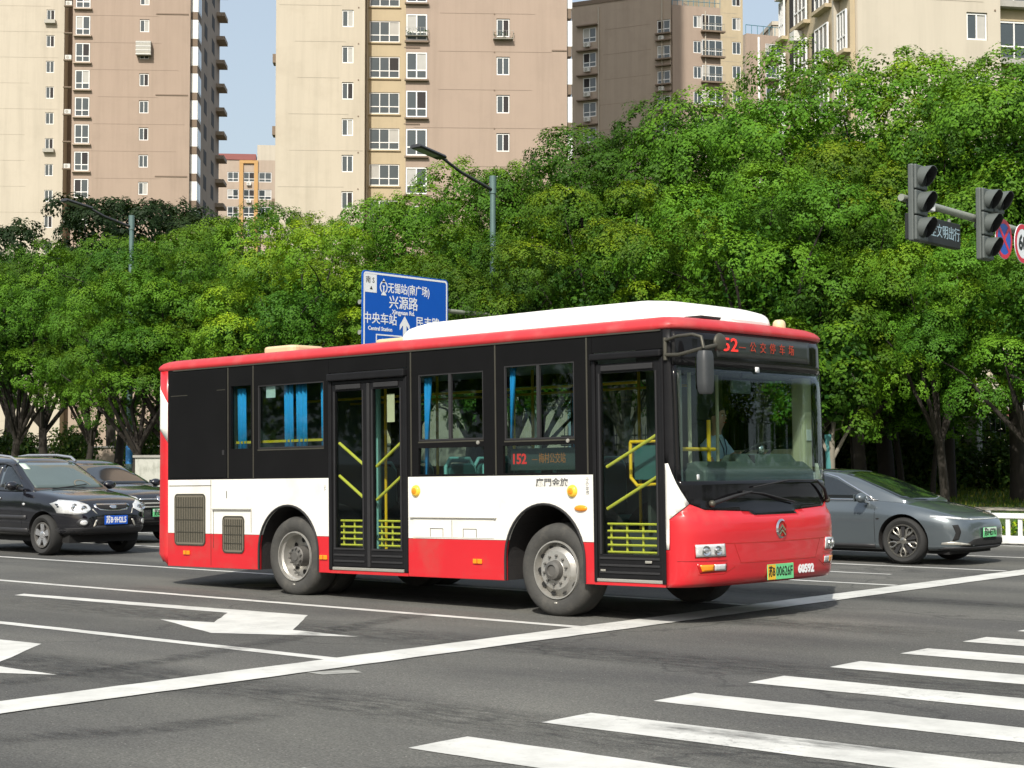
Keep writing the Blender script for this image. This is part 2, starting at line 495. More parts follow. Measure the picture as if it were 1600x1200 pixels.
M = dict(
    bus_red=mat('bus_red', (.58, .018, .026), .32, var=.06, scale=1.5, coat=.35, dirt=((.30, .12, .09), .38, 2.2), bump=.05, bscale=1.6),
    bus_roof=mat('bus_roof_red', (.50, .03, .035), .45, var=.1, scale=2, coat=.1, dirt=((.45, .2, .17), .3, 3)),
    bus_white=mat('bus_white', (.80, .79, .73), .35, var=.02, scale=1.2, coat=.3, dirt=((.52, .48, .38), .34, 2.6), bump=.05, bscale=1.6),
    bus_pod=mat('bus_pod_white', (.80, .79, .75), .5, var=.03, scale=1.2),
    bus_pod_beige=mat('vent_beige', (.62, .50, .30), .5, var=.06),
    black_gloss=mat('black_gloss', (.008, .008, .009), .07, var=.3, scale=2, spec=.28),
    black_panel=mat('black_panel', (.009, .009, .0095), .24, var=.25, scale=2, spec=.10),
    black_paint=mat('door_black', (.012, .012, .013), .45, var=.3, scale=5, spec=.15),
    rubber=mat('rubber', (.018, .018, .019), .75, var=.25),
    tyre=mat('tyre', (.052, .051, .047), .82, var=.22, scale=9, bump=.25, dirt=((.13, .12, .10), .5, 5)),
    dark=mat('underbody', (.010, .010, .010), .9, var=.3),
    arch=mat('arch_liner', (.020, .018, .018), .85, var=.4, bump=.2),
    paint_worn=mat('paint_worn', (.30, .30, .275), .85, var=.5, scale=9),
    tyre_car=mat('tyre_car', (.022, .022, .021), .85, var=.25, scale=9, bump=.2),
    old_white=mat('old_white_wall', (.50, .50, .45), .9, var=.12, scale=2, dirt=((.16, .17, .13), .75, 2.2)),
    steel=mat('wheel_steel', (.46, .45, .42), .38, metal=.55, var=.12, scale=7, dirt=((.2, .17, .12), .5, 9)),
    steel_dark=mat('hub_dark', (.14, .135, .125), .55, metal=.4, var=.25),
    chrome=mat('chrome', (.72, .72, .72), .12, metal=1., var=.05),
    alloy=mat('alloy', (.62, .62, .63), .25, metal=.8, var=.06),
    alloy_mid=mat('alloy_mid', (.30, .29, .26), .3, metal=.8, var=.08),
    alloy_dark=mat('alloy_dark', (.16, .155, .14), .35, metal=.7, var=.1),
    mesh_grille=mat('mesh_grille', (.16, .145, .11), .6, var=.1),
    yellow_rail=mat('yellow_rail', (.80, .50, .02), .35, var=.06),
    lime_rail=mat('lime_rail', (.60, .55, .06), .4, var=.06),
    curtain=mat('curtain_blue', (.03, .36, .80), .8, var=.12, scale=9),
    seat=mat('seat_teal', (.03, .10, .10), .6, var=.1),
    seat_rim=mat('seat_rim', (.20, .42, .40), .5, var=.1),
    inside=mat('cabin_grey', (.34, .35, .33), .7, var=.08),
    inside_dark=mat('cabin_dark', (.055, .065, .06), .7, var=.1),
    cream_trim=mat('cream_trim', (.55, .52, .36), .6, var=.06),
    dash=mat('dashboard', (.085, .105, .095), .55, var=.12),
    amber=mat('amber_lens', (.85, .28, .01), .2, var=.15, scale=30, coat=.4),
    yellow_lens=mat('yellow_lens', (.85, .55, .05), .25, var=.1, coat=.3),
    red_lens=mat('red_lens', (.45, .012, .01), .2, var=.1, coat=.4),
    clear_lens=mat('clear_lens', (.72, .73, .72), .12, metal=.35, var=.35, scale=28, coat=.8),
    white_plastic=mat('white_plastic', (.78, .78, .76), .45, var=.04),
    mirror_case=mat('mirror_case', (.042, .046, .048), .5, var=.15, bump=.05),
    mirror_face=mat('mirror_face', (.6, .62, .62), .05, metal=1, var=.02),
    bracket=mat('bracket_metal', (.085, .08, .062), .5, metal=.5, var=.2),
    silver_trim=mat('silver_trim', (.52, .50, .44), .4, metal=.6, var=.1),
    led_board=mat('led_board', (.030, .035, .033), .35, var=.15),
    led_red=mat('led_red', (.3, .01, .01), .5, emit=(1., .045, .03), estr=.9),
    led_dim=mat('led_dim', (.2, .02, .01), .5, emit=(.75, .10, .04), estr=.26),
    led_amber=mat('led_amber', (.2, .06, .01), .5, emit=(.8, .30, .08), estr=.34),
    plate_green=mat('plate_green', (.16, .62, .26), .4, var=.05),
    plate_pale=mat('plate_pale', (.62, .74, .62), .4, var=.05),
    plate_yellow=mat('plate_yellow', (.80, .48, .03), .4, var=.05),
    plate_blue=mat('plate_blue', (.012, .10, .55), .4, var=.05),
    print_black=mat('print_black', (.015, .02, .015), .5, var=.1),
    print_white=mat('print_white', (.85, .85, .85), .5, var=.03),
    print_grey=mat('print_grey', (.12, .12, .12), .5, var=.1),
    car_black=mat('paint_black', (.006, .006, .009), .18, var=.2, scale=2, coat=1.),
    car_black2=mat('paint_black_navy', (.010, .011, .016), .2, var=.2, scale=2, coat=.9),
    car_grey=mat('paint_grey', (.115, .138, .152), .28, metal=.5, var=.06, scale=2, coat=1.),
    car_plastic=mat('car_plastic', (.030, .030, .032), .5, var=.15),
    car_glass=mat('car_glass_dark', (.012, .016, .018), .03, var=.1, coat=1.),
    wind_glass=mat('windscreen_glass', (.085, .115, .105), .05, var=.3, scale=1.1, coat=1.),
    sun_visor_film=mat('rain_guard', (.02, .02, .022), .2, var=.1, coat=.5),
    sign_blue=mat('sign_blue', (.008, .095, .48), .4, var=.05),
    sign_white=mat('sign_white', (.80, .82, .84), .4, var=.03),
    sign_red=mat('sign_red', (.60, .015, .04), .4, var=.05),
    sign_blue2=mat('sign_blue_round', (.01, .09, .45), .4, var=.06),
    pole_teal=mat('pole_teal', (.12, .19, .18), .45, metal=.3, var=.12),
    pole_blue=mat('pole_band_blue', (.04, .22, .55), .5, var=.1),
    pole_grey=mat('pole_grey', (.30, .32, .27), .5, metal=.3, var=.12),
    lamp_dark=mat('lamp_dark', (.035, .036, .04), .5, var=.15),
    signal_grey=mat('signal_grey', (.088, .102, .096), .55, var=.12, bump=.03),
    signal_dark=mat('signal_dark', (.016, .018, .018), .5, var=.2),
    bark=mat('bark', (.028, .023, .018), .9, var=.35, scale=9, bump=.6),
    bark_pale=mat('bark_pale', (.22, .20, .16), .9, var=.3, scale=9, bump=.5),
    teal_wrap=mat('teal_wrap', (.05, .20, .20), .7, var=.35, scale=5),
    cream_wall=mat('wall_cream', (.50, .445, .355), .85, var=.05, scale=.35, bump=.12, bscale=30, dirt=((.40, .35, .27), .45, .5), streak=.13),
    cream_wall2=mat('wall_cream_pale', (.51, .46, .375), .85, var=.04, scale=.3, bump=.12, bscale=30, dirt=((.42, .375, .30), .4, .4), streak=.13),
    ochre_wall=mat('wall_ochre', (.47, .39, .26), .85, var=.05, scale=.4, bump=.1, dirt=((.34, .29, .20), .45, .7), streak=.13),
    brown_wall=mat('wall_brown', (.37, .285, .225), .85, var=.05, scale=.35, bump=.12, bscale=30, dirt=((.31, .24, .19), .5, .4), streak=.13),
    brown_wall2=mat('wall_brown_dark', (.42, .34, .27), .85, var=.06, scale=.4, bump=.12, bscale=30, dirt=((.34, .27, .21), .5, .5), streak=.13),
    orange_wall=mat('wall_orange', (.50, .30, .12), .85, var=.08, scale=.6),
    red_trim=mat('wall_red_trim', (.27, .10, .09), .85, var=.1, scale=.6),
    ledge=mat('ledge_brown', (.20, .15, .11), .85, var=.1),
    concrete=mat('concrete', (.36, .35, .32), .85, var=.1, scale=2, bump=.1, dirt=((.2, .19, .16), .5, 1.5)),
    joint=mat('wall_joint', (.27, .21, .165), .9, var=.1), joint_pale=mat('wall_joint_pale', (.40, .36, .29), .9, var=.1),
    frame_white=mat('frame_white', (.80, .80, .78), .45, var=.03),
    pane=mat('window_pane', (.055, .070, .075), .06, var=.6, scale=.35, coat=.6, coords='Generated'),
    room_dark=mat('window_open_dark', (.018, .014, .014), .7, var=.2),
    drape=mat('window_drape', (.42, .41, .38), .7, var=.15, scale=2),
    grille_metal=mat('grille_metal', (.34, .33, .29), .5, metal=.3, var=.15),
    ac_white=mat('ac_white', (.62, .61, .57), .6, var=.08),
    pipe=mat('downpipe', (.48, .43, .35), .6, var=.08),
    rail_blue=mat('roof_rail_blue', (.10, .24, .30), .5, var=.1),
    iron=mat('iron_black', (.014, .014, .015), .5, var=.2),
    fence_white=mat('fence_white', (.74, .75, .72), .5, var=.06, scale=3, dirt=((.45, .44, .38), .4, 4)),
    soil=mat('soil', (.07, .055, .035), .95, var=.35, scale=3, bump=.4),
    grass_base=mat('grass_base', (.055, .095, .022), .95, var=.35, scale=2.5, bump=.5, bscale=40),
    path=mat('path_stone', (.42, .39, .32), .9, var=.12, scale=3, bump=.1),
    kerb=mat('kerb_stone', (.40, .39, .36), .85, var=.12, scale=3, bump=.1),
    asphalt=asphalt(), paint=road_paint(), tyre_mark=tyre_mark(),
    grass=leaf_mat('grass_blades', (.05, .10, .015), (.11, .18, .03), (.2, .2, .04), trans=.25),
    leaf=leaf_mat('camphor_leaf', (.017, .064, .008), (.105, .245, .016), (.42, .54, .016), trans=.18),
    leaf_dark=leaf_mat('dark_leaf', (.014, .034, .012), (.030, .065, .018), (.06, .09, .02), trans=.2),
    shrub=leaf_mat('shrub_leaf', (.028, .066, .014), (.070, .14, .024), (.14, .19, .03), trans=.25),
    skin=mat('skin', (.52, .30, .21), .55, var=.06), shirt=mat('shirt_blue', (.52, .68, .84), .8, var=.08, bump=.1),
    trousers=mat('trousers_navy', (.02, .025, .05), .85, var=.15), hair=mat('hair_black', (.012, .010, .010), .5, var=.2),
    lanyard=mat('lanyard_navy', (.015, .02, .08), .7, var=.1), shoe=mat('shoe_black', (.015, .015, .015), .4),
    bus_pane=glass('bus_pane', (.72, .82, .80), .06), door_pane=glass('door_pane', (.86, .91, .88), .045),
    shield=glass('windscreen', (.78, .85, .82), .06), lens_glass=glass('lens_cover', (.92, .94, .94), .08),
)
# ---------------------------------------------------------------- ground, road, markings
def sheet(name, poly, z, mt, kind='structure'):
    o = MB().add([(x, y, z) for x, y in poly], [tuple(range(len(poly)))]).build(name, mt, fix=False)
    orient(o.data, (0, 0, 1))
    o['kind'] = kind
    return o

KERB_Y = 30.8
sheet('ground', [(-900, -500), (500, -500), (500, 900), (-900, 900)], -0.30, M['soil'])
sheet('road', [(-260, -60), (120, -60), (120, KERB_Y), (-260, KERB_Y)], 0.0, M['asphalt'])

_er = random.Random(21)
def ragged(poly, step=.22, amp=.009):
    """outline with the small unevenness of rolled-on paint"""
    out = []
    for (xa, ya), (xb, yb) in zip(poly, poly[1:] + poly[:1]):
        L_ = math.hypot(xb - xa, yb - ya); n = max(1, min(160, int(L_ / step)))
        nx, ny = -(yb - ya) / L_, (xb - xa) / L_
        for k in range(n):
            j_ = _er.uniform(-amp, amp) if k else 0
            t_ = k / n
            out.append((xa + (xb - xa) * t_ + nx * j_, ya + (yb - ya) * t_ + ny * j_))
    return out
def strip(name, x0, x1, y0, y1, z=.004):
    return sheet(name, ragged([(x0, y0), (x1, y0), (x1, y1), (x0, y1)]), z, M['paint'])
strip('lane_line', -70, -9.80, 9.37, 9.52)
strip('lane_line', -70, -9.86, 12.70, 12.84)
strip('lane_line', -70, -9.92, 15.84, 15.97)
strip('lane_line', -70, -9.98, 19.57, 19.69)
strip('lane_line', -70, -10.05, 23.13, 23.26)
strip('lane_line', -13.4, -11.0, 21.42, 21.53)
strip('lane_line', -70, -10.15, 26.5, 26.62)
strip('edge_line', -70, -10.2, 30.0, 30.12)
# stop line, slightly askew as on the spot
sheet('stop_line', ragged([(-9.18, 0), (-9.62, 30.1), (-10.06, 30.1), (-9.66, 0)]), .008, M['paint'])
# worn patch of an older mark beside the stop line
sheet('worn_mark', [(-9.32, 8.72), (-9.12, 8.70), (-8.98, 8.98), (-9.16, 9.06)], .004, M['paint_worn'])
# zebra stripes
for k in range(-3, 21):
    y0 = 6.80 + 1.185 * k - (.1 if k < 0 else 0)
    if -0.5 < y0 < 30:
        strip('crosswalk_stripe', -6.44, -1.2, y0, y0 + .50)
AR = [(-17.4, 11.66), (-12.73, 11.93), (-11.73, 10.80), (-10.83, 10.77), (-12.11, 10.13), (-13.55, 10.67), (-12.88, 10.81), (-13.58, 11.58), (-17.3, 11.46)]
sheet('lane_arrow', ragged(AR), .004, M['paint'])
sheet('lane_arrow', ragged([(x + .2, y - 3.35) for x, y in AR]), .004, M['paint'])
# iron covers and patches in the road
def disc(name, x, y, r, mt, z=.006):
    o = MB().lathe([(0, z), (r * .93, z), (r, z - .004)], 'z', (x, y, 0), 28).build(name, mt)
    o['kind'] = 'structure'; return o
disc('manhole_cover', -16.2, 14.35, .33, M['steel_dark'])
disc('manhole_cover', -5.2, 5.05, .34, M['steel_dark'])

# far kerb, verge rising to the fence, stepping-stone path
for x in range(-96, 40, 2):
    o = box('kerb_stone', x + .006, x + 1.994, KERB_Y + .004, KERB_Y + .30, -.05, .15, M['kerb'], bevel=.012)
    o['kind'] = 'structure'
    if x < -70: pass
def profile_sheet(name, prof, x0, x1, nx, mt, jig=0):
    rng = random.Random(3)
    vs, fs = [], []
    for i in range(nx + 1):
        x = x0 + (x1 - x0) * i / nx
        for y, z in prof:
            vs.append((x, y, z + (rng.uniform(-jig, jig))))
    m = len(prof)
    for i in range(nx):
        for j in range(m - 1):
            fs.append((i * m + j, i * m + j + 1, (i + 1) * m + j + 1, (i + 1) * m + j))
    o = MB().add(vs, fs).build(name, mt, smooth=60)
    orient(o.data, (0, 0, 1)); o['kind'] = 'structure'
    return o
VERGE = [(31.1, .12), (32, .16), (33.5, .28), (35.4, .48), (36.2, .52), (38, .60), (40, .70), (42.5, .84), (46, .95), (60, .95), (130, .9)]
def verge_z(y):
    for (a, za), (b, zb) in zip(VERGE, VERGE[1:]):
        if a <= y <= b: return za + (zb - za) * (y - a) / (b - a)
    return VERGE[0][1] if y < 31.1 else .9
profile_sheet('verge', VERGE, -240, 60, 150, M['grass_base'], .02)
o = profile_sheet('footpath', [(35.35, .50), (36.15, .545)], -96, 10, 53, M['path']); 
# grass blades on the part of the verge in view
def blades(n, region, h, seed):
    rng = np.random.default_rng(seed)
    x = rng.uniform(region[0], region[1], n); y = rng.uniform(region[2], region[3], n)
    z = np.array([verge_z(v) for v in y]) - .02
    hh = h * rng.uniform(.5, 1.3, n); a = rng.uniform(0, 2 * np.pi, n); t = rng.uniform(0, .6, n); wd = rng.uniform(.012, .03, n)
    dx, dy = np.cos(a), np.sin(a)
    V = np.zeros((n, 3, 3))
    V[:, 0] = np.stack([x - dy * wd, y + dx * wd, z], 1); V[:, 1] = np.stack([x + dy * wd, y - dx * wd, z], 1)
    V[:, 2] = np.stack([x + dx * t * hh, y + dy * t * hh, z + hh], 1)
    return V, rng
V1, rg = blades(26000, (-30, 2, 31.2, 35.3), .055, 5)
V2, rg2 = blades(34000, (-34, 2, 36.2, 43.0), .10, 6)
V = np.concatenate([V1, V2]); n = len(V)
me = bpy.data.meshes.new('grass')
me.from_pydata(V.reshape(-1, 3).tolist(), [], np.arange(n * 3).reshape(n, 3).tolist())
ca = me.color_attributes.new('shade', 'FLOAT_COLOR', 'CORNER')
cc = np.zeros((n, 3, 4)); cc[..., 0] = rg.uniform(0, 1, n)[:, None]; cc[..., 1] = (rg.uniform(0, 1, n)[:, None] > .8); cc[..., 3] = 1
ca.data.foreach_set('color', cc.ravel())
me.materials.append(M['grass'])
tag(link('grass', me), 'short bright green grass on the verge along the iron fence', 'grass', kind='stuff')

# tyre rubber and oil on the road
def smear(pts, wd, seed, z=.0025):
    rr = random.Random(seed)
    vs, fs, fade = [], [], []
    P = []
    for (xa, ya), (xb, yb) in zip(pts, pts[1:]):
        for k in range(8): P.append((xa + (xb - xa) * k / 8, ya + (yb - ya) * k / 8))
    P.append(pts[-1])
    n = len(P)
    for i, (x, y) in enumerate(P):
        xa, ya = P[max(i - 1, 0)]; xb, yb = P[min(i + 1, n - 1)]
        L_ = math.hypot(xb - xa, yb - ya); nx, ny = -(yb - ya) / L_, (xb - xa) / L_
        w_ = wd * rr.uniform(.85, 1.15)
        for t, f in ((-1, 0), (-.5, .8), (0, 1), (.5, .8), (1, 0)):
            vs.append((x + nx * w_ * t, y + ny * w_ * t, z)); fade.append(f * min(1, i / 4, (n - 1 - i) / 4))
    for i in range(n - 1):
        for k in range(4): fs.append((i*5 + k, i*5 + k + 1, (i+1)*5 + k + 1, (i+1)*5 + k))
    o = MB().add(vs, fs).build('tyre_mark', M['tyre_mark'], fix=False); orient(o.data, (0, 0, 1))
    a = o.data.attributes.new('fade', 'FLOAT', 'POINT'); a.data.foreach_set('value', fade)
    o['kind'] = 'structure'
smear([(-10.6, 6.3), (-10.55, 7.3), (-10.75, 8.6), (-11.1, 9.9), (-11.6, 11.6), (-12.0, 13.2)], .20, 1, .0052)
smear([(-9.9, 5.2), (-9.75, 5.7), (-9.7, 6.3)], .35, 2, .0092)
smear([(-5.95, 8.3), (-5.4, 8.36), (-4.7, 8.40), (-4.1, 8.52)], .16, 3, .0052)
smear([(-18, 14.3), (-14, 14.25), (-10.2, 14.3), (-6, 14.5)], .5, 4, .0015)
smear([(-18, 11.1), (-12, 11.05), (-6, 11.2), (0, 11.3)], .55, 5, .0015)
smear([(-14, 7.7), (-9.9, 7.8), (-5, 7.9), (0, 7.9)], .5, 6, .0015)
smear([(-16, 17.6), (-9.9, 17.7), (-4, 17.8)], .5, 7, .0015)
smear([(-8.6, 5.2), (-8.1, 6.2), (-7.9, 7.4)], .22, 8, .0015)
# ---------------------------------------------------------------- buildings
class Facade:
    """vertical plane seen in the photograph: depth along the view at photo column px, turned by phi (right end farther if positive)"""
    def __init__(s, px, depth, phi):
        s.p = EYE + _fh * depth + _rt * ((px - 800) / CAM_F * depth)
        s.u = (_rt * math.cos(R(phi)) + _fh * math.sin(R(phi)))
        s.n = Vector((s.u.y, -s.u.x, 0))           # towards the camera
        s.rz = math.atan2(s.u.y, s.u.x)
        s.o = Vector((s.p.x, s.p.y, 0))
    def uz(s, px, py):
        d = _fw + _rt * ((px - 800) / CAM_F) - _up * ((py - 600) / CAM_F)
        t = (s.p - EYE).dot(s.n) / d.dot(s.n)
        q = EYE + d * t
        return (q - s.o).dot(s.u), q.z

_win = {}
def window_mesh(w_, h_, style):
    """white frame with mullions (frame), set of panes, in local x (width), z (up), facing -y"""
    k = (round(w_, 2), round(h_, 2), style)
    if k in _win: return _win[k]
    b, t = MB(), .07 if style != 'bay' else .09
    b.box(-w_/2, w_/2, -.05, .05, 0, t); b.box(-w_/2, w_/2, -.05, .05, h_ - t, h_)
    b.box(-w_/2, -w_/2 + t, -.05, .05, t, h_ - t); b.box(w_/2 - t, w_/2, -.05, .05, t, h_ - t)
    panes = []
    def pane(x0, x1, z0, z1): panes.append((x0, x1, z0, z1))
    if style == 'slim':
        b.box(-t*.5, t*.5, -.045, .045, t, h_ - t)
        pane(-w_/2 + t, -t*.5, t, h_ - t); pane(t*.5, w_/2 - t, t, h_ - t)
    else:
        zt = h_ * (.32 if style == 'bay' else .34)
        nb = 2 if style == 'bay' else 3
        b.box(-w_/2 + t, w_/2 - t, -.045, .045, zt - t/2, zt + t/2)
        xs = [-w_/2 + t + (w_ - 2*t) * i / nb for i in range(nb + 1)]
        for x in xs[1:-1]: b.box(x - t/2, x + t/2, -.043, .043, t, zt - t/2); b.box(x - t/2, x + t/2, -.043, .043, zt + t/2, h_ - t)
        for x0, x1 in zip(xs, xs[1:]):
            pane(x0 + (t/2 if x0 > xs[0] else 0), x1 - (t/2 if x1 < xs[-1] else 0), t, zt - t/2)
            pane(x0 + (t/2 if x0 > xs[0] else 0), x1 - (t/2 if x1 < xs[-1] else 0), zt + t/2, h_ - t)
    fm = b.mesh('window', M['frame_white'])
    pms = []
    for x0, x1, z0, z1 in panes:
        pm = MB().box(x0, x1, .0, .012, z0, z1).mesh('pane', M['pane'])
        pms.append((pm, (x0, x1, z0, z1)))
    _win[k] = (fm, pms)
    return _win[k]

_wr = random.Random(11)
def add_window(parent, u, z, v, w_, h_, style, back=True):
    """u: centre, z: sill, v: distance behind the facade plane (local y)"""
    fm, pms = window_mesh(w_, h_, style)
    f = link('window', fm, parent, (u, v, z))
    for pm, (x0, x1, z0, z1) in pms:
        link('pane', pm, f)
    r = _wr.random()
    if back:                                   # what shows behind the glass: an open sash or a drawn curtain
        x0, x1, z0, z1 = pms[-1][1] if _wr.random() < .5 else pms[len(pms) // 2 if style == 'slim' else 1][1]
        if r < .22:
            MB().box(x0, x1, -.004, .0, z0, z1).build('open_sash', M['room_dark'], f)
        elif r < .62:
            MB().box(x0 + .01, x1 - .01, -.003, .0, z0 + .01, z1 - .01).build('drape', M['drape'], f)
    return f

def wall_panel(parent, u0, u1, z0, z1, holes, mt, v=0., depth=.22, name='wall', back=None):
    """wall front with real openings and reveals; local x along the facade, y into the building"""
    b = MB()
    for a0, a1, c0, c1 in holed((u0, u1, z0, z1), holes):
        b.add([(a0, v, c0), (a1, v, c0), (a1, v, c1), (a0, v, c1)], [(0, 1, 2, 3)])
    for a0, a1, c0, c1 in holes:
        v1 = v + depth
        b.add([(a0, v, c0), (a0, v1, c0), (a0, v1, c1), (a0, v, c1)], [(0, 1, 2, 3)])
        b.add([(a1, v, c0), (a1, v, c1), (a1, v1, c1), (a1, v1, c0)], [(0, 1, 2, 3)])
        b.add([(a0, v, c1), (a0, v1, c1), (a1, v1, c1), (a1, v, c1)], [(0, 1, 2, 3)])
        b.add([(a0, v, c0), (a1, v, c0), (a1, v1, c0), (a0, v1, c0)], [(0, 1, 2, 3)])
        b.add([(a0, v1, c0), (a1, v1, c0), (a1, v1, c1), (a0, v1, c1)], [(0, 1, 2, 3)])
    return b.build(name, mt, parent, fix=False)

def joints(parent, u0, u1, zs, v, seed=1, m='joint'):
    """thin render joints and small wall stains, one strip per floor"""
    rr = random.Random(seed)
    for z in zs:
        a = rr.uniform(u0, u0 + (u1 - u0) * .25); c = rr.uniform(u0 + (u1 - u0) * .7, u1)
        box('wall_joint', a, c, v - .012, v - .004, z - .016, z + .016, M[m], parent)

def ac_unit(parent, u, z, v, s=1.0):
    a = box('air_conditioner', u - .42*s, u + .42*s, v - .36, v - .02, z, z + .58*s, M['ac_white'], parent, bevel=.02)
    MB().lathe([(0, -.012), (.2*s, -.012), (.21*s, 0)], 'y', (u - .08, v - .362, z + .29*s), 16).build('fan_grille', M['grille_metal'], a)
    return a

def building(F, name, label, cat='apartment block', group=None):
    return empty(name, (F.o.x, F.o.y, 0), (0, 0, F.rz), label, cat, group)

def column(F, pxs, h_px, y_list):
    pass

# --- tall block on the left: brown wing standing in front of a cream wing
FA = Facade(224, 175, 3.5)
A = building(FA, 'apartment_tower', 'left tall tower, brown wing with bay windows and a pale cream wing beside it')
fl = 2.9
uL, _ = FA.uz(113, 100); uR, _ = FA.uz(297, 100)
u, z = FA.uz(224, 219)
zs = [z + fl * k for k in range(-13, 9)]
zs = [q for q in zs if q > 1]
wb = FA.uz(129, 100)[0]
hol = [(u - .5, u + .5, q - .02, q + 1.35) for q in zs]
bay = [(wb - .78, wb + .78, q - .45, q + 1.62) for q in zs]
wall_panel(A, uL, uR, .2, zs[-1] + 2.6, hol + bay, M['brown_wall'])
for k, q in enumerate(zs):
    vis = q > FA.uz(224, 330)[1] - 4
    if not vis: continue
    add_window(A, u, q, .12, .96, 1.3, 'slim')
    add_window(A, wb, q - .43, .04, 1.5, 2.02, 'bay')
    box('sill_ledge', wb - .95, wb + .95, -.35, .0, q - .62, q - .47, M['brown_wall2'], A)
    ac = box('ledge', wb - 2.0, wb - 1.1, -.1, .5, q - .3, q - .18, M['ledge'], A)
    if k % 3 == 0: box('wall_bar', uR - 3.6, uR - .2, -.06, -.003, q + 1.9, q + 2.02, M['ledge'], A)
    if k % 2 == 0: ac_unit(A, wb - 1.5, q - .17, .3, .8)
zc = FA.uz(224, 80)[1]
cg = box('window_cage', u - .78, u + .78, -.75, -.02, zc - .55, zc + .95, M['grille_metal'], A)
for i in range(4):
    box('cage_bar', u - .8, u + .8, -.78, -.755, zc - .5 + .42 * i, zc - .44 + .42 * i, M['frame_white'], cg)
joints(A, uL, uR, [q + 1.7 for q in zs], 0, 4)
# its shaded right-hand side with a stack of bay windows
side = 27.0
b = MB()
b.box(uL, uR, .001 + .25, side, .2, zs[-1] + 2.55)
b.build('wall', M['brown_wall2'], A)
for q in zs:
    if q < FA.uz(300, 345)[1] - 3: continue
    bb = MB().box(uR + .003, uR + .75, .6, 3.4, q - .5, q + 1.55).build('bay_box', M['frame_white'], A)
    MB().box(uR + .755, uR + .775, .75, 1.9, q - .3, q + 1.4).build('pane', M['pane'], bb)
    MB().box(uR + .755, uR + .775, 2.05, 3.25, q - .3, q + 1.4).build('pane', M['pane'], bb)
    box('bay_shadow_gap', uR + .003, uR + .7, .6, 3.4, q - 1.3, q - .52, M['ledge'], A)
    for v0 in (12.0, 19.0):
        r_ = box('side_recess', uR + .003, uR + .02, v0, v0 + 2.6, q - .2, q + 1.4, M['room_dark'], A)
    box('balcony_slab', uR + .003, uR + 1.0, side - 3.5, side - .1, q - .55, q - .1, M['brown_wall2'], A)
# cream wing, set back
FA2 = Facade(77, 184, 3.5)
vo = (FA2.o - FA.o).dot(-FA.n)
def a2(px, py):
    uu, zz = FA2.uz(px, py)
    return uu + (FA2.o - FA.o).dot(FA.u), zz
uL2 = a2(-130, 100)[0]; uR2 = a2(100, 100)[0]
u2, z2 = a2(77, 194)
zs2 = [q for q in (z2 + fl * k for k in range(-15, 9)) if q > 1]
wall_panel(A, uL2, uR2, .2, zs2[-1] + 2.5, [(u2 - .45, u2 + .45, q - .02, q + 1.32) for q in zs2], M['cream_wall2'], v=vo)
MB().box(uL2, uR2, vo + .25, vo + 20, .2, zs2[-1] + 2.45).build('wall', M['cream_wall2'], A)
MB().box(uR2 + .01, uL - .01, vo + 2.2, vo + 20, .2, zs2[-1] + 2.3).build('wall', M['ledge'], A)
for k, q in enumerate(zs2):
    if q < FA2.uz(77, 380)[1] - 4: continue
    add_window(A, u2, q, vo + .12, .9, 1.3, 'slim')
    if k % 5 == 2: box('window_cage', u2 - .6, u2 + .6, vo - .5, vo - .02, q - .3, q + .1, M['grille_metal'], A)
joints(A, uL2, uR2, [q + 1.7 for q in zs2], vo, 5, 'joint_pale')

# --- tall block in the middle: cream wing, ochre recess with wide windows, brown wing
FB = Facade(785, 124, 3.0)
B = building(FB, 'apartment_tower', 'middle tall tower with cream wing, ochre strip of wide windows and brown wing')
uL = FB.uz(634, 100)[0]; uR = FB.uz(886, 100)[0]
u, z = FB.uz(786, 117)
zs = [q for q in (z + fl * k for k in range(-11, 5)) if q > 1]
wb = FB.uz(651, 100)[0]
hol = [(u - .5, u + .5, q - .02, q + 1.38) for q in zs]
bay = [(wb - .8, wb + .8, q - .40, q + 1.64) for q in zs]
wall_panel(B, uL, uR, .2, zs[-1] + 2.6, hol + bay, M['brown_wall'])
MB().box(uL, uR, .25, 24, .2, zs[-1] + 2.55).build('wall', M['brown_wall2'], B)
MB().box(uL, uR, .02, 24, zs[-1] + 2.602, 112).build('upper_storeys', M['brown_wall'], B)
for k, q in enumerate(zs):
    if q < FB.uz(786, 340)[1] - 2: continue
    add_window(B, u, q, .12, .96, 1.34, 'slim')
    add_window(B, wb, q - .38, .04, 1.56, 2.0, 'bay')
    box('sill_ledge', wb - .9, wb + .9, -.28, .0, q - .56, q - .43, M['ledge'], B)
    if k % 2 == 0: box('wall_bar', wb - .95, wb + .25, -.05, -.003, q + 1.95, q + 2.03, M['ledge'], B)
    if k % 2 == 0: box('wall_bar', uR - 1.15, uR - .02, -.05, -.003, q + 1.85, q + 1.95, M['ledge'], B)
    MB().lathe([(0, -.03), (.06, -.03), (.06, 0)], 'y', (u - .65, -.004, q + 1.72), 8).build('vent_hole', M['ledge'], B)
    bb = MB().box(uR + .003, uR + .42, .3, 2.6, q - .6, q + 1.35).build('bay_box', M['frame_white'], B)
    MB().box(uR + .425, uR + .44, .5, 2.4, q - .4, q + 1.2).build('pane', M['pane'], bb)
    box('bay_shadow_gap', uR + .003, uR + .36, .3, 2.6, q - 1.35, q - .62, M['ledge'], B)
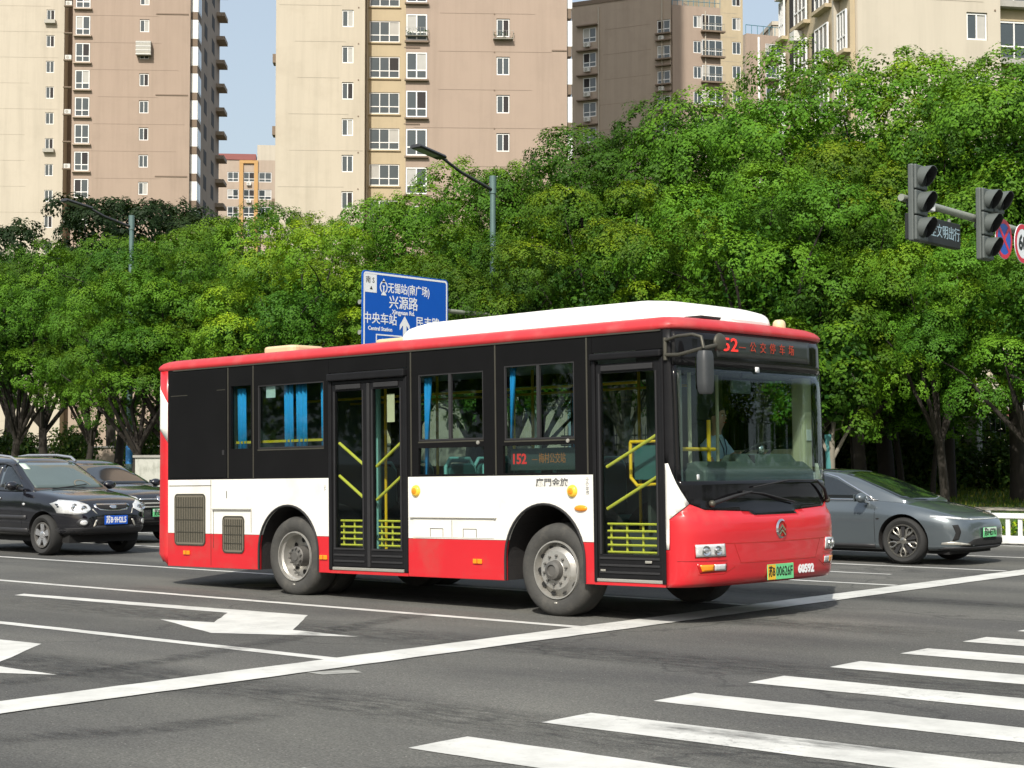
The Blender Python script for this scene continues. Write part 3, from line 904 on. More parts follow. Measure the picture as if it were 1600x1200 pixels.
# balcony flower cage on two windows
for (uu, qq, w0) in ((u, zs[-3] if False else FB.uz(786, 60)[1], .75), (wb, FB.uz(651, 55)[1], .85)):
    c_ = MB()
    for i in range(7): c_.tube([(uu - w0 + 2*w0*i/6, -.45, qq - .1), (uu - w0 + 2*w0*i/6, -.45, qq + .5)], .014, 5)
    c_.tube([(uu - w0, -.02, qq + .5), (uu - w0, -.45, qq + .5), (uu + w0, -.45, qq + .5), (uu + w0, -.02, qq + .5)], .018, 5)
    c_.box(uu - w0, uu + w0, -.45, -.02, qq - .13, qq - .1)
    cg = c_.build('flower_rack', M['grille_metal'], B)
    rr = random.Random(int(qq * 10)); pl = MB()
    for i in range(60):
        x, y, z_ = uu + rr.uniform(-w0, w0), rr.uniform(-.42, -.1), qq + rr.uniform(-.05, .42)
        s_ = rr.uniform(.05, .12); a = rr.uniform(0, 6.28)
        pl.add([(x, y, z_), (x + s_*math.cos(a), y, z_ + s_*math.sin(a)), (x + s_*math.cos(a + .9), y - .04, z_ + s_*math.sin(a + .9))], [(0, 1, 2)])
    pl.build('plants', M['shrub'], cg, fix=False)
joints(B, uL, uR, [q + 1.75 for q in zs], 0, 6)
FB2 = Facade(543, 130.5, 3.0)
vo = (FB2.o - FB.o).dot(-FB.n)
def b2(px, py):
    uu, zz = FB2.uz(px, py)
    return uu + (FB2.o - FB.o).dot(FB.u), zz
uL2, uR2 = b2(431, 100)[0], b2(570, 100)[0]
u2, z2 = b2(543, 155)
zs2 = [q for q in (z2 + fl * k for k in range(-12, 5)) if q > 1]
wall_panel(B, uL2, uR2, .2, zs2[-1] + 2.6, [(u2 - .45, u2 + .45, q - .02, q + 1.36) for q in zs2], M['cream_wall'], v=vo)
MB().box(uL2, uR2 - .003, vo + .25, vo + 20, .2, zs2[-1] + 2.55).build('wall', M['cream_wall'], B)
MB().box(uL2, uR2, vo + .02, vo + 20, zs2[-1] + 2.602, 110).build('upper_storeys', M['cream_wall'], B)
wr = b2(600, 100)[0]; zr = b2(600, 171)[1]
zsr = [q for q in (zr + fl * k for k in range(-12, 5)) if q > 1]
vr = vo + 1.6
wall_panel(B, uR2, uL - .003, .2, zs2[-1] + 2.5, [(wr - 1.22, wr + 1.22, q - .02, q + 1.72) for q in zsr], M['ochre_wall'], v=vr)
MB().box(uR2, uL - .003, vr + .25, vr + 18, .2, zs2[-1] + 2.45).build('wall', M['ochre_wall'], B)
for k, q in enumerate(zs2):
    if q < b2(543, 345)[1] - 2: continue
    add_window(B, u2, q, vo + .12, .9, 1.32, 'slim')
    MB().lathe([(0, -.03), (.06, -.03), (.06, 0)], 'y', (u2 + .85, vo - .004, q + 1.55), 8).build('vent_hole', M['ledge'], B)
    for zz in (.4,):
        if k % 2: box('side_louvre', uL2 - .35, uL2 - .003, vo + 1.0, vo + 2.2, q + .2, q + .9, M['ledge'], B)
for q in zsr:
    if q < b2(600, 350)[1] - 2: continue
    add_window(B, wr, q, vr + .1, 2.4, 1.7, 'wide')
    box('sill_ledge', wr - 1.3, wr + 1.3, vr - .12, vr, q - .14, q - .03, M['ochre_wall'], B)
joints(B, uL2, uR2, [q + 1.7 for q in zs2], vo, 7, 'joint_pale')
MB().tube([(uR2 + .12, vr - .08, .3), (uR2 + .12, vr - .08, zs2[-1] + 2)], .07, 8).build('downpipe', M['pipe'], B)

# --- dark brown block behind, facing away from the sun, with downpipes
FC = Facade(1048, 186, -27)
C = building(FC, 'apartment_block', 'dark brown block with downpipes and air conditioners right of the middle tower')
uL = FC.uz(893, 100)[0]; uR = FC.uz(1049, 100)[0]
top = FC.uz(900, 10)[1]
w1, w2 = FC.uz(921, 100)[0], FC.uz(1037, 100)[0]
zq = [q for q in (FC.uz(1037, 91)[1] + fl * k for k in range(-14, 6)) if 1 < q < top - 2]
wall_panel(C, uL, uR, .2, top, [(w1 - .85, w1 + .85, q - .02, q + 1.7) for q in zq] + [(w2 - .8, w2 + .8, q - .02, q + 1.5) for q in zq], M['brown_wall2'])
MB().box(uL, uR, .25, 16, .2, top - .05).build('wall', M['brown_wall2'], C)
box('parapet', uL, uR, -.08, .3, top + .002, top + .5, M['ledge'], C)
for k, q in enumerate(zq):
    if q < FC.uz(1000, 215)[1] - 2: continue
    add_window(C, w1, q, .1, 1.66, 1.66, 'bay'); add_window(C, w2, q, .1, 1.56, 1.46, 'bay')
    box('canopy_slab', w1 - 1.5, w1 + 1.1, -.5, -.003, q + 1.85, q + 1.98, M['ledge'], C)
    ac_unit(C, w1 - .2, q - .6, -.06, .9)
    box('balcony_slab', w2 - .9, w2 + .9, -.5, -.003, q - .22, q - .06, M['ledge'], C)
    box('ledge', w2 - .9, w2 + .9, -.45, -.003, q - .95, q - .82, M['ledge'], C)
    if k % 2: ac_unit(C, w2 - .2, q - .8, -.02, .75)
for px in (932, 1031):
    uu = FC.uz(px, 100)[0]
    MB().tube([(uu + .3, -.1, .3), (uu + .3, -.1, top - .5)], .08, 8).build('downpipe', M['pipe'], C)
joints(C, FC.uz(934, 100)[0], FC.uz(1026, 100)[0], [q + 1.2 for q in zq], 0, 8)
# wing turned to the light, with railing on its roof
FC2 = Facade(1050, 185.6, 14)
def wing(F, px0, px1, ptop, depth, nm, label, mt):
    E = building(F, nm, label)
    a, b_ = F.uz(px0, 100)[0], F.uz(px1, 100)[0]
    return E, a, b_, F.uz((px0 + px1) / 2, ptop)[1]
D, uL, uR, top = wing(FC2, 1051, 1126, 10, 14, 'apartment_block', 'sunlit brown wing with roof railing and corner bay windows, right of the dark brown block', None)
w1, w2 = FC2.uz(1090, 100)[0], FC2.uz(1113, 100)[0]
zq = [q for q in (FC2.uz(1090, 83)[1] + fl * k for k in range(-14, 6)) if 1 < q < top - 2]
wall_panel(D, uL, uR, .2, top, [(w1 - .5, w1 + .5, q, q + 1.4) for q in zq] + [(w2 - 1.25, w2 + 1.25, q - .3, q + 1.6) for q in zq], M['brown_wall'])
MB().box(uL, uR, .25, 14, .2, top - .05).build('wall', M['brown_wall2'], D)
for k, q in enumerate(zq):
    if q < FC2.uz(1090, 190)[1] - 2: continue
    add_window(D, w1, q + .02, .1, .96, 1.36, 'slim'); add_window(D, w2, q - .28, .06, 2.46, 1.86, 'wide')
    box('balcony_slab', w2 - 1.4, w2 + 1.4, -.6, -.003, q - .5, q - .32, M['ledge'], D)
    b = MB()
    for i in range(9): b.tube([(w2 - 1.3 + 2.6 * i / 8, -.55, q - .32), (w2 - 1.3 + 2.6 * i / 8, -.55, q + .45)], .02, 4)
    b.tube([(w2 - 1.3, -.55, q + .45), (w2 + 1.3, -.55, q + .45)], .03, 4)
    b.build('balcony_rail', M['grille_metal'], D)
MB().tube([(FC2.uz(1102, 100)[0], -.1, .3), (FC2.uz(1102, 100)[0], -.1, top - .5)], .08, 8).build('downpipe', M['pipe'], D)
b = MB()
for i in range(10): b.tube([(uL + (uR - uL) * i / 9, .1, top), (uL + (uR - uL) * i / 9, .1, top + 1.1)], .035, 4)
for h in (.55, 1.1): b.tube([(uL, .1, top + h), (uR, .1, top + h)], .035, 4)
b.build('roof_railing', M['rail_blue'], D)
FC3 = Facade(1140, 196, 14)
E_, uL, uR, top = wing(FC3, 1120, 1161, -70, 14, 'apartment_block', 'tall pale brown block with a narrow row of windows, left of the gap of sky', None)
w1 = FC3.uz(1151, 100)[0]
zq = [q for q in (FC3.uz(1151, 85)[1] + fl * k for k in range(-14, 9)) if 1 < q < top - 2]
wall_panel(E_, uL, uR, .2, top, [(w1 - .55, w1 + .55, q, q + 1.5) for q in zq], M['ochre_wall'])
MB().box(uL, uR, .25, 14, .2, top - .05).build('wall', M['ochre_wall'], E_)
for q in zq:
    if q > FC3.uz(1151, 170)[1] - 2: add_window(E_, w1, q + .02, .1, 1.06, 1.46, 'slim')
joints(E_, uL, uR, [q + 2 for q in zq], 0, 9, 'joint_pale')
FD = Facade(1195, 215, 20)
D2, uL, uR, top = wing(FD, 1166, 1230, 55, 12, 'apartment_block', 'small brown block with blue roof railing and white downpipe in the gap of sky', None)
w2 = FD.uz(1209, 100)[0]
zq = [q for q in (FD.uz(1209, 88)[1] + fl * k for k in range(-16, 3)) if 1 < q < top - 1.5]
wall_panel(D2, uL, uR, .2, top, [(w2 - 1.2, w2 + 1.2, q, q + 1.6) for q in zq], M['brown_wall'])
MB().box(uL, uR, .25, 12, .2, top - .05).build('wall', M['brown_wall2'], D2)
for q in zq:
    if q < FD.uz(1209, 150)[1] - 2: continue
    add_window(D2, w2, q + .02, .06, 2.36, 1.56, 'wide')
    box('balcony_slab', w2 - 1.5, w2 + 1.5, -.8, -.003, q - .4, q - .2, M['ledge'], D2)
MB().tube([(FD.uz(1185, 100)[0], -.12, .3), (FD.uz(1185, 100)[0], -.12, top - .4)], .16, 8).build('downpipe', M['frame_white'], D2)
b = MB()
for i in range(8): b.tube([(uL + (uR - uL) * i / 7, .1, top), (uL + (uR - uL) * i / 7, .1, top + 1.15)], .05, 4)
b.tube([(uL, .1, top + 1.15), (uR, .1, top + 1.15)], .05, 4); b.build('roof_railing', M['rail_blue'], D2)
FE = Facade(1226, 260, 5)
W, uL, uR, top = wing(FE, 1208, 1262, 40, 10, 'apartment_block', 'white rooftop storey glimpsed behind the small brown block', None)
MB().box(uL, uR, 0, 10, .2, top).build('wall', M['cream_wall2'], W)
box('parapet', uL - .2, uR + .2, -.2, 10.2, top + .002, top + .6, M['cream_wall2'], W)

# --- near block on the right: pale gable wall, long side with windows running away to the left
FF = Facade(1346, 80, 10)
G = building(FF, 'apartment_block', 'nearest pale cream block at upper right, its long side full of windows')
uR = FF.uz(1564, 100)[0]
u, z = FF.uz(1527, 62)
zs = [q for q in (z + fl * k for k in range(-8, 4)) if q > 1]
topF = zs[-1] + 2.4
hol = [(u - .55, u + .55, q - .02, q + 1.36) for q in zs]
wall_panel(G, 0, uR, .2, topF, hol, M['cream_wall2'])
for q in zs:
    if q > FF.uz(1527, 180)[1]: add_window(G, u, q, .12, 1.06, 1.32, 'slim')
    MB().lathe([(0, -.03), (.05, -.03), (.05, 0)], 'y', (u + .95, -.004, q + 1.5), 8).build('vent_hole', M['ledge'], G)
joints(G, 0, uR, [q + 1.9 for q in zs], 0, 10, 'joint_pale')
# recess with wide bay windows at its right, then the next wall
ub = FF.uz(1592, 100)[0]
wall_panel(G, uR, uR + 9, .2, topF, [(ub - 1.25, ub + 1.25, q - .6, q + 1.35) for q in zs], M['ochre_wall'], v=1.2)
MB().box(uR + .004, uR + 9, 1.5, 14, .2, topF - .05).build('wall', M['ochre_wall'], G)
for k, q in enumerate(zs):
    f = add_window(G, ub, q - .58, 1.26, 2.46, 1.9, 'wide')
    box('balcony_slab', ub - 1.5, ub + 1.5, .7, 1.197, q - .95, q - .63, M['concrete'], G)
    if k < 2:
        b = MB()
        for i in range(17): b.tube([(ub - 1.4 + 2.8 * i / 16, .75, q - .6), (ub - 1.4 + 2.8 * i / 16, .75, q + .5)], .02, 4)
        for h in (-.6, .5): b.tube([(ub - 1.4, .75, q + h), (ub + 1.4, .75, q + h)], .03, 4)
        b.build('balcony_rail', M['frame_white'], G)
        box('balcony_front', ub - 1.5, ub + 1.5, .62, .7, q - 1.25, q - .8, M['red_trim'], G)
MB().tube([(uR + .35, .9, .3), (uR + .35, .9, topF)], .08, 8).build('downpipe', M['ledge'], G)
# long side: bays of windows between piers, going away from the camera
L_ = 10.6
MB().box(.004, uR - .004, .25, L_, .2, topF - .05).build('wall', M['cream_wall'], G)
side = MB().box(-.25, 0.002, .35, L_, .2, topF).build('wall', M['ochre_wall'], G)
sd = empty('side_bays'); sd.parent = G
yy = .25
for i, (kind_, wd) in enumerate([('w', 1.5), ('pipe', .5), ('w', 2.1), ('gap', .5), ('w', 2.1), ('gap', .8), ('w', 1.1)]):
    if kind_ == 'w':
        for k, q in enumerate(zs):
            if q < FF.uz(1300, 150)[1] - 2: continue
            fm, pms = window_mesh(wd - .3, 1.95, 'wide')
            f = link('window', fm, G, (-.42, yy + wd / 2, q - .6), (0, 0, R(-90)))
            for pm, _b in pms: link('pane', pm, f)
            box('sill_ledge', -.62, -.252, yy + .02, yy + wd - .02, q - .82, q - .64, M['ochre_wall'], G)
            if (i + k) % 3 == 0: box('air_conditioner', -.75, -.262, yy + wd - 1.0, yy + wd - .3, q - 1.5, q - .95, M['ac_white'], G, bevel=.02)
    elif kind_ == 'pipe':
        MB().tube([(-.34, yy + .3, .3), (-.34, yy + .3, topF)], .09, 8).build('downpipe', M['pipe'], G)
        box('pier', -.55, -.252, yy - .25, yy - .05, .2, topF, M['cream_wall2'], G)
    else:
        for q in zs:
            box('open_bay', -.27, -.252, yy, yy + wd, q - .6, q + 1.4, M['room_dark'], G)
    yy += wd + .25
bpy.data.objects.remove(sd)

# --- low orange and brown block far off between the towers
FG = Facade(388, 280, 6)
H_, uL, uR, top = wing(FG, 340, 436, 250, 12, 'apartment_block', 'low far block with an orange bay seen between the two tall towers', None)
fl2 = 2.95
cols = [(FG.uz(364, 300)[0], 1.9), (FG.uz(389, 300)[0], 1.9), (FG.uz(414, 300)[0], 2.2)]
zq = [q for q in (FG.uz(364, 284)[1] + fl2 * k for k in range(-16, 3)) if 1 < q < top - 1.5]
wall_panel(H_, uL, uR, .2, top, [(c - w_/2, c + w_/2, q, q + 1.7) for c, w_ in cols for q in zq], M['brown_wall2'])
MB().box(uL, uR, .25, 12, .2, top - .05).build('wall', M['brown_wall2'], H_)
box('roof_band', uL, FG.uz(400, 250)[0], -.15, 3, top + .002, top + 1.0, M['red_trim'], H_)
box('roof_room', FG.uz(402, 250)[0], uR, 0, 6, top + .004, top + 2.6, M['cream_wall2'], H_)
for q in zq:
    if q < FG.uz(388, 350)[1] - 2: continue
    for c, w_ in cols: add_window(H_, c, q + .02, .1, w_ - .06, 1.66, 'bay')
    ac_unit(H_, cols[1][0], q - .62, -.1, .9)
ob = MB()
for px in (377, 400): c = FG.uz(px, 300)[0]; ob.box(c - .32, c + .32, -.3, -.004, .2, top - .6)
ob.box(FG.uz(377, 300)[0] - .32, FG.uz(400, 300)[0] + .32, -.31, -.005, top - .6, top - .1)
ob.build('orange_bay', M['orange_wall'], H_)
# shaded block edge at the far right of the left tower
# ---------------------------------------------------------------- trees
def leaf_cloud(centres, radii, out_dir, per, leaf, seed, upper=.25):
    """leaf-sized faces on tufts; centres/radii: tufts. returns verts (n,4,3), shade (n,2)"""
    rng = np.random.default_rng(seed)
    n = len(centres) * per
    c = np.repeat(centres, per, 0); r = np.repeat(radii, per)
    d = rng.normal(size=(n, 3)); d /= np.linalg.norm(d, axis=1)[:, None]
    d[:, 2] = np.where(rng.random(n) < upper, np.abs(d[:, 2]), d[:, 2])
    if out_dir is not None:                       # leaves gather on the outer side of their tuft
        od = np.repeat(out_dir, per, 0)
        d = np.where((np.einsum('ij,ij->i', d, od) < -.25)[:, None], -d, d)
    pos = c + d * (r * rng.uniform(.72, 1.05, n))[:, None]
    nrm = d * .70 + np.array([0, 0, .25]) + rng.normal(size=(n, 3)) * .24
    if out_dir is not None: nrm += od * .85
    nrm /= np.linalg.norm(nrm, axis=1)[:, None]
    t = np.cross(nrm, rng.normal(size=(n, 3))); t /= np.linalg.norm(t, axis=1)[:, None]
    b = np.cross(nrm, t)
    ln = leaf * rng.uniform(.7, 1.25, n)[:, None]; wd = ln * .30
    tip = pos + t * ln * .55 - nrm * ln * .12
    V = np.stack([pos - t * ln * .45, pos + b * wd, tip, pos - b * wd], 1)
    return V, rng

def leaf_mesh(name, V, shade, mt):
    n = len(V)
    me = bpy.data.meshes.new(name)
    me.vertices.add(n * 4); me.vertices.foreach_set('co', V.astype(np.float32).ravel())
    me.loops.add(n * 4); me.loops.foreach_set('vertex_index', np.arange(n * 4, dtype=np.int32))
    me.polygons.add(n)
    me.polygons.foreach_set('loop_start', np.arange(0, n * 4, 4, dtype=np.int32))
    me.polygons.foreach_set('loop_total', np.full(n, 4, dtype=np.int32))
    me.update(calc_edges=True)
    ca = me.color_attributes.new('shade', 'FLOAT_COLOR', 'CORNER')
    cc = np.zeros((n, 4, 4), dtype=np.float32); cc[..., 0] = shade[:, 0:1]; cc[..., 1] = shade[:, 1:2]; cc[..., 3] = 1
    ca.data.foreach_set('color', cc.ravel())
    me.materials.append(mt)
    me.validate()
    return me

def crown(seed, h0, h1, rad, n_clump=30, clump=(.95, 1.60), tufts=44, tuft=(.14, .24), per=36, leaf=.082, mt='leaf', young=.5):
    """crown of separate leafy clumps, each a dome of small tufts, with dark gaps between"""
    rng = np.random.default_rng(seed)
    cz, hz = (h0 + h1) / 2, (h1 - h0) / 2
    lob = rng.uniform(0, 2 * np.pi, 3)
    cen, rr, tries = [], [], 0
    while len(cen) < n_clump and tries < 6000:
        tries += 1
        u = rng.uniform(-.85, 1); a = rng.uniform(0, 2 * np.pi)
        s = math.sqrt(max(1 - u * u, 0)) ** .8
        lump = 1 + .10 * math.sin(2 * a + lob[0]) + .07 * math.sin(3 * a + lob[1]) + .06 * math.sin(4 * u * 2 + lob[2])
        f = rng.uniform(.70, .90) if rng.random() < .88 else rng.uniform(.15, .6)
        base = 1.0 if u > -.3 else .88
        p = np.array([math.cos(a) * s * rad * f * lump * base, math.sin(a) * s * rad * f * lump * base, cz + u * hz * f])
        cr = rng.uniform(*clump)
        if any(np.linalg.norm(p - q) < .68 * (cr + r_) for q, r_ in zip(cen, rr)): continue
        cen.append(p); rr.append(cr)
    T, TR, TY, TS, TO = [], [], [], [], []
    for p, cr in zip(cen, rr):
        o = p - np.array([0, 0, cz - hz * .5]); o = o / (np.linalg.norm(o) + 1e-6) + np.array([0, 0, .35]); o /= np.linalg.norm(o)
        cy, cs = rng.random(), rng.uniform(.05, .55)
        nt_ = int(tufts * cr * cr)
        sq = rng.uniform(.62, .85)
        for k in range(nt_):
            d = rng.normal(size=3); d /= np.linalg.norm(d)
            if d @ o < .0: d = -d
            if d[2] < -.3: continue
            T.append(p + d * cr * np.array([1, 1, sq]) * rng.uniform(.84, 1.02)); TR.append(rng.uniform(*tuft))
            TY.append((.15 + .85 * max(d[2], 0) ** 1.5) * (cy > .3) * rng.uniform(.4, 1)); TS.append(cs + rng.uniform(0, .2)); TO.append(d)  # yellower on tuft tops: young growth, and bright lit tops put into the colour
    T, TR, TY, TS, TO = map(np.array, (T, TR, TY, TS, TO))
    V, r2 = leaf_cloud(T, TR, TO, per, leaf, seed + 1)
    # inner filler against see-through: larger leaves, crown shade put into their darker colour
    ci = rng.normal(size=(260, 3)); ci /= np.linalg.norm(ci, axis=1)[:, None]
    ci = ci * np.array([rad * .66, rad * .66, hz * .62]) * rng.uniform(.2, 1, 260)[:, None] + np.array([0, 0, cz + hz * .05])
    Vi, _ = leaf_cloud(ci, rng.uniform(.25, .45, 260), None, 16, leaf * 2.0, seed + 2)
    n = len(V); ni = len(Vi)
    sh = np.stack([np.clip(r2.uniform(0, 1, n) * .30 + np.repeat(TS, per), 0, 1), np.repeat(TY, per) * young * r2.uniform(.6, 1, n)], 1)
    sh = np.concatenate([sh, np.stack([rng.uniform(0, .6, ni), np.zeros(ni)], 1)])
    return leaf_mesh('crown', np.concatenate([V, Vi]), sh, M[mt]), np.array(cen), np.array(rr)

def trunk_mesh(seed, h, cen, r0=.17, fork=2.3, mt='bark', n_limb=9):
    rng = random.Random(seed)
    b = MB()
    lean = (rng.uniform(-.25, .25), rng.uniform(-.25, .25))
    f = Vector((lean[0], lean[1], fork))
    b.tube([(0, 0, -.35), (0, 0, 0), (lean[0] * .2, lean[1] * .2, fork * .35), f * .75 + Vector((0, 0, .0)), f], [r0 * 1.5, r0 * 1.15, r0, r0 * .9, r0 * .8], 9)
    idx = list(range(len(cen))); rng.shuffle(idx)
    for i in idx[:n_limb]:
        e = Vector(cen[i]); s_ = f - Vector((0, 0, rng.uniform(0, .5)))
        m1 = s_.lerp(e, .4) + Vector((rng.uniform(-.2, .2), rng.uniform(-.2, .2), .35)); m2 = s_.lerp(e, .75) + Vector((rng.uniform(-.15, .15), rng.uniform(-.15, .15), .25))
        b.tube([s_, m1, m2, e], [r0 * .55, r0 * .4, r0 * .22, r0 * .08], 6)
        for k in range(2):
            g = Vector(cen[idx[(i * 3 + k * 7) % len(idx)]])
            if (g - m2).length < 2.4: b.tube([m2, m2.lerp(g, .5) + Vector((0, 0, .15)), g], [r0 * .18, r0 * .12, r0 * .05], 5)
    return b.mesh('trunk', M[mt], smooth=60, fix=False)

TREE_KINDS = []
for k in range(5):
    cm, cen, rr = crown(100 + k * 7, 2.3, 9.0, 3.0 + .15 * (k % 3), young=.75)
    TREE_KINDS.append((cm, trunk_mesh(50 + k, 9, cen)))
cm, cen, rr = crown(300, 3.0, 9.0, 3.4, n_clump=30, clump=(.6, 1.0), tufts=50, per=24, leaf=.12, mt='leaf_dark')
DARK_TREE = (cm, trunk_mesh(71, 9, cen))
cm, cen, rr = crown(400, 1.6, 5.0, 1.5, n_clump=22, clump=(.42, .62), tufts=75, per=22, leaf=.10)
YOUNG_TREE = (cm, trunk_mesh(81, 5, cen, r0=.09, fork=1.9, mt='bark_pale', n_limb=6))

SMALL_TREE = (YOUNG_TREE[0], trunk_mesh(83, 5, cen, r0=.07, fork=1.9, mt='bark', n_limb=6))

def ground_at(px, Y):
    """where the vertical plane through photo column px meets the row at road distance Y"""
    d = _fw + _rt * ((px - 800) / CAM_F)
    return -abs(d.x) * Y / d.y if d.x < 0 else d.x * Y / d.y

def tree(px, Y, height, kind, label, young=1.0, wide=1.0, group='trees along the far verge', rot=None, mt=None):
    cm, tm = kind
    s_ = height / (9.25 if kind not in (YOUNG_TREE, SMALL_TREE) else 5.2)
    x = ground_at(px, Y)
    z = verge_z(Y)
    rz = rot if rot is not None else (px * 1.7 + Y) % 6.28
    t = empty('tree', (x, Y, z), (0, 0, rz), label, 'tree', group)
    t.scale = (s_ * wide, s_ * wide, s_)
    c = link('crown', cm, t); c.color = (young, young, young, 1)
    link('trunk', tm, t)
    return t
K = TREE_KINDS
# back row (Y 40): crowns that make the skyline
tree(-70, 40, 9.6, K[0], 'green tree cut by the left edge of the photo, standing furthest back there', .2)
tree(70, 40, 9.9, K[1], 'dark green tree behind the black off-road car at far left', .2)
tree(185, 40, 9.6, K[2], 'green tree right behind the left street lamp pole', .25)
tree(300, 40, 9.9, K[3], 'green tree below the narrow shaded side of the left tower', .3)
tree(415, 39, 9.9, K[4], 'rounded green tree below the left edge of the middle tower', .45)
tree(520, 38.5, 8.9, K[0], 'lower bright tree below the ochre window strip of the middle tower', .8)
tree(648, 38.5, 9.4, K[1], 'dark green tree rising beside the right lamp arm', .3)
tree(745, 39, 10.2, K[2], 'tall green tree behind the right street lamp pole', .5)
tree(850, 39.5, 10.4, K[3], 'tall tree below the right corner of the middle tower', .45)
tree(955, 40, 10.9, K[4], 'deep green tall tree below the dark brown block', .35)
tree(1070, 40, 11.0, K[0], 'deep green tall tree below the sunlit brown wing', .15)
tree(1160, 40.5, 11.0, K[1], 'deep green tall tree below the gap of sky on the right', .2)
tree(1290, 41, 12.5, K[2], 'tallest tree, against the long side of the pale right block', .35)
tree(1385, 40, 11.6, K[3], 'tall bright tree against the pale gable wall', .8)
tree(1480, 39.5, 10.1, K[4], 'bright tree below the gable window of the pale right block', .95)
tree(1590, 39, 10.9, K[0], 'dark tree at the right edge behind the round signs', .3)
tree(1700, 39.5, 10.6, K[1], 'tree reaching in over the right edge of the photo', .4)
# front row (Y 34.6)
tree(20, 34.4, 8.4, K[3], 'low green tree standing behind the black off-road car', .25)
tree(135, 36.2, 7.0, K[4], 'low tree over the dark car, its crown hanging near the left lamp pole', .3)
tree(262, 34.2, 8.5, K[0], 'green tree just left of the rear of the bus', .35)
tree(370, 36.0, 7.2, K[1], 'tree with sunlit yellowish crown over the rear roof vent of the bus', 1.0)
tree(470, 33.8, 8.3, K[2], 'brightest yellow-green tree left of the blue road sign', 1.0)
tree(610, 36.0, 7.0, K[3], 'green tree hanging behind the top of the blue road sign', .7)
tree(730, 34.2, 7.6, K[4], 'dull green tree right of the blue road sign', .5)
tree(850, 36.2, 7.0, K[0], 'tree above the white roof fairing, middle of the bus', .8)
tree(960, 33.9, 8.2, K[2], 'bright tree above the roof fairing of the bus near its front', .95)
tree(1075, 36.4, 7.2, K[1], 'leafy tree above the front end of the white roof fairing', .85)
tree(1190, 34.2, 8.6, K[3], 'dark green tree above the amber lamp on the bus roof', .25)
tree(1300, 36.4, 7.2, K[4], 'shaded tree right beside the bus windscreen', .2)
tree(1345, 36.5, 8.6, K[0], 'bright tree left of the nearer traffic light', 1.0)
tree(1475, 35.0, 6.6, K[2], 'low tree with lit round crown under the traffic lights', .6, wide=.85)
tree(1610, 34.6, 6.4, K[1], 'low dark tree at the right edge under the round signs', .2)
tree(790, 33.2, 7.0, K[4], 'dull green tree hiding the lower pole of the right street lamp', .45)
tree(212, 33.4, 7.6, K[1], 'green tree hiding the middle of the left street lamp pole', .3)
tree(1297, 32.6, 5.0, YOUNG_TREE, 'young pale-barked tree with teal wrapped trunk beside the bus windscreen', .6, group=None)
_yt = bpy.context.scene.objects[-1] if False else None
tree(1335, 38.5, 4.6, SMALL_TREE, 'small shaded tree over the rear window of the grey car', .2, wide=1.25, group=None)
tree(1408, 39.5, 5.0, SMALL_TREE, 'small shaded tree between the trunks over the grey car windscreen', .2, wide=1.3, group=None)
tree(1455, 38.2, 4.2, SMALL_TREE, 'small shaded tree beside the thick trunk over the grey car bonnet', .3, wide=1.2, group=None)
# dark fine-leaved trees farther back
def far_tree(px, depth, height, label):
    p = EYE + _fh * depth + _rt * ((px - 800) / CAM_F * depth)
    t = empty('dark_tree', (p.x, p.y, .9), (0, 0, px * .3), label, 'tree', 'dark trees near the left tower')
    s_ = height / 9.3
    t.scale = (s_ * .95, s_ * .95, s_)
    link('crown', DARK_TREE[0], t); link('trunk', DARK_TREE[1], t)
far_tree(175, 84, 15.2, 'dark spreading tree in front of the brown wing of the left tower')
far_tree(245, 88, 15.2, 'dark spreading tree below the right side of the left tower')
far_tree(12, 80, 12.8, 'dark tree at the left edge in front of the pale wing')
# teal wrap on the young tree's trunk
for o in [o for o in COL.objects if o.get('label', '').startswith('young pale-barked')]:
    MB().tube([(0, 0, .75), (.02, .02, 1.5), (.05, .06, 2.05)], [.105, .10, .095], 10).build('trunk_wrap', M['teal_wrap'], o, smooth=60)

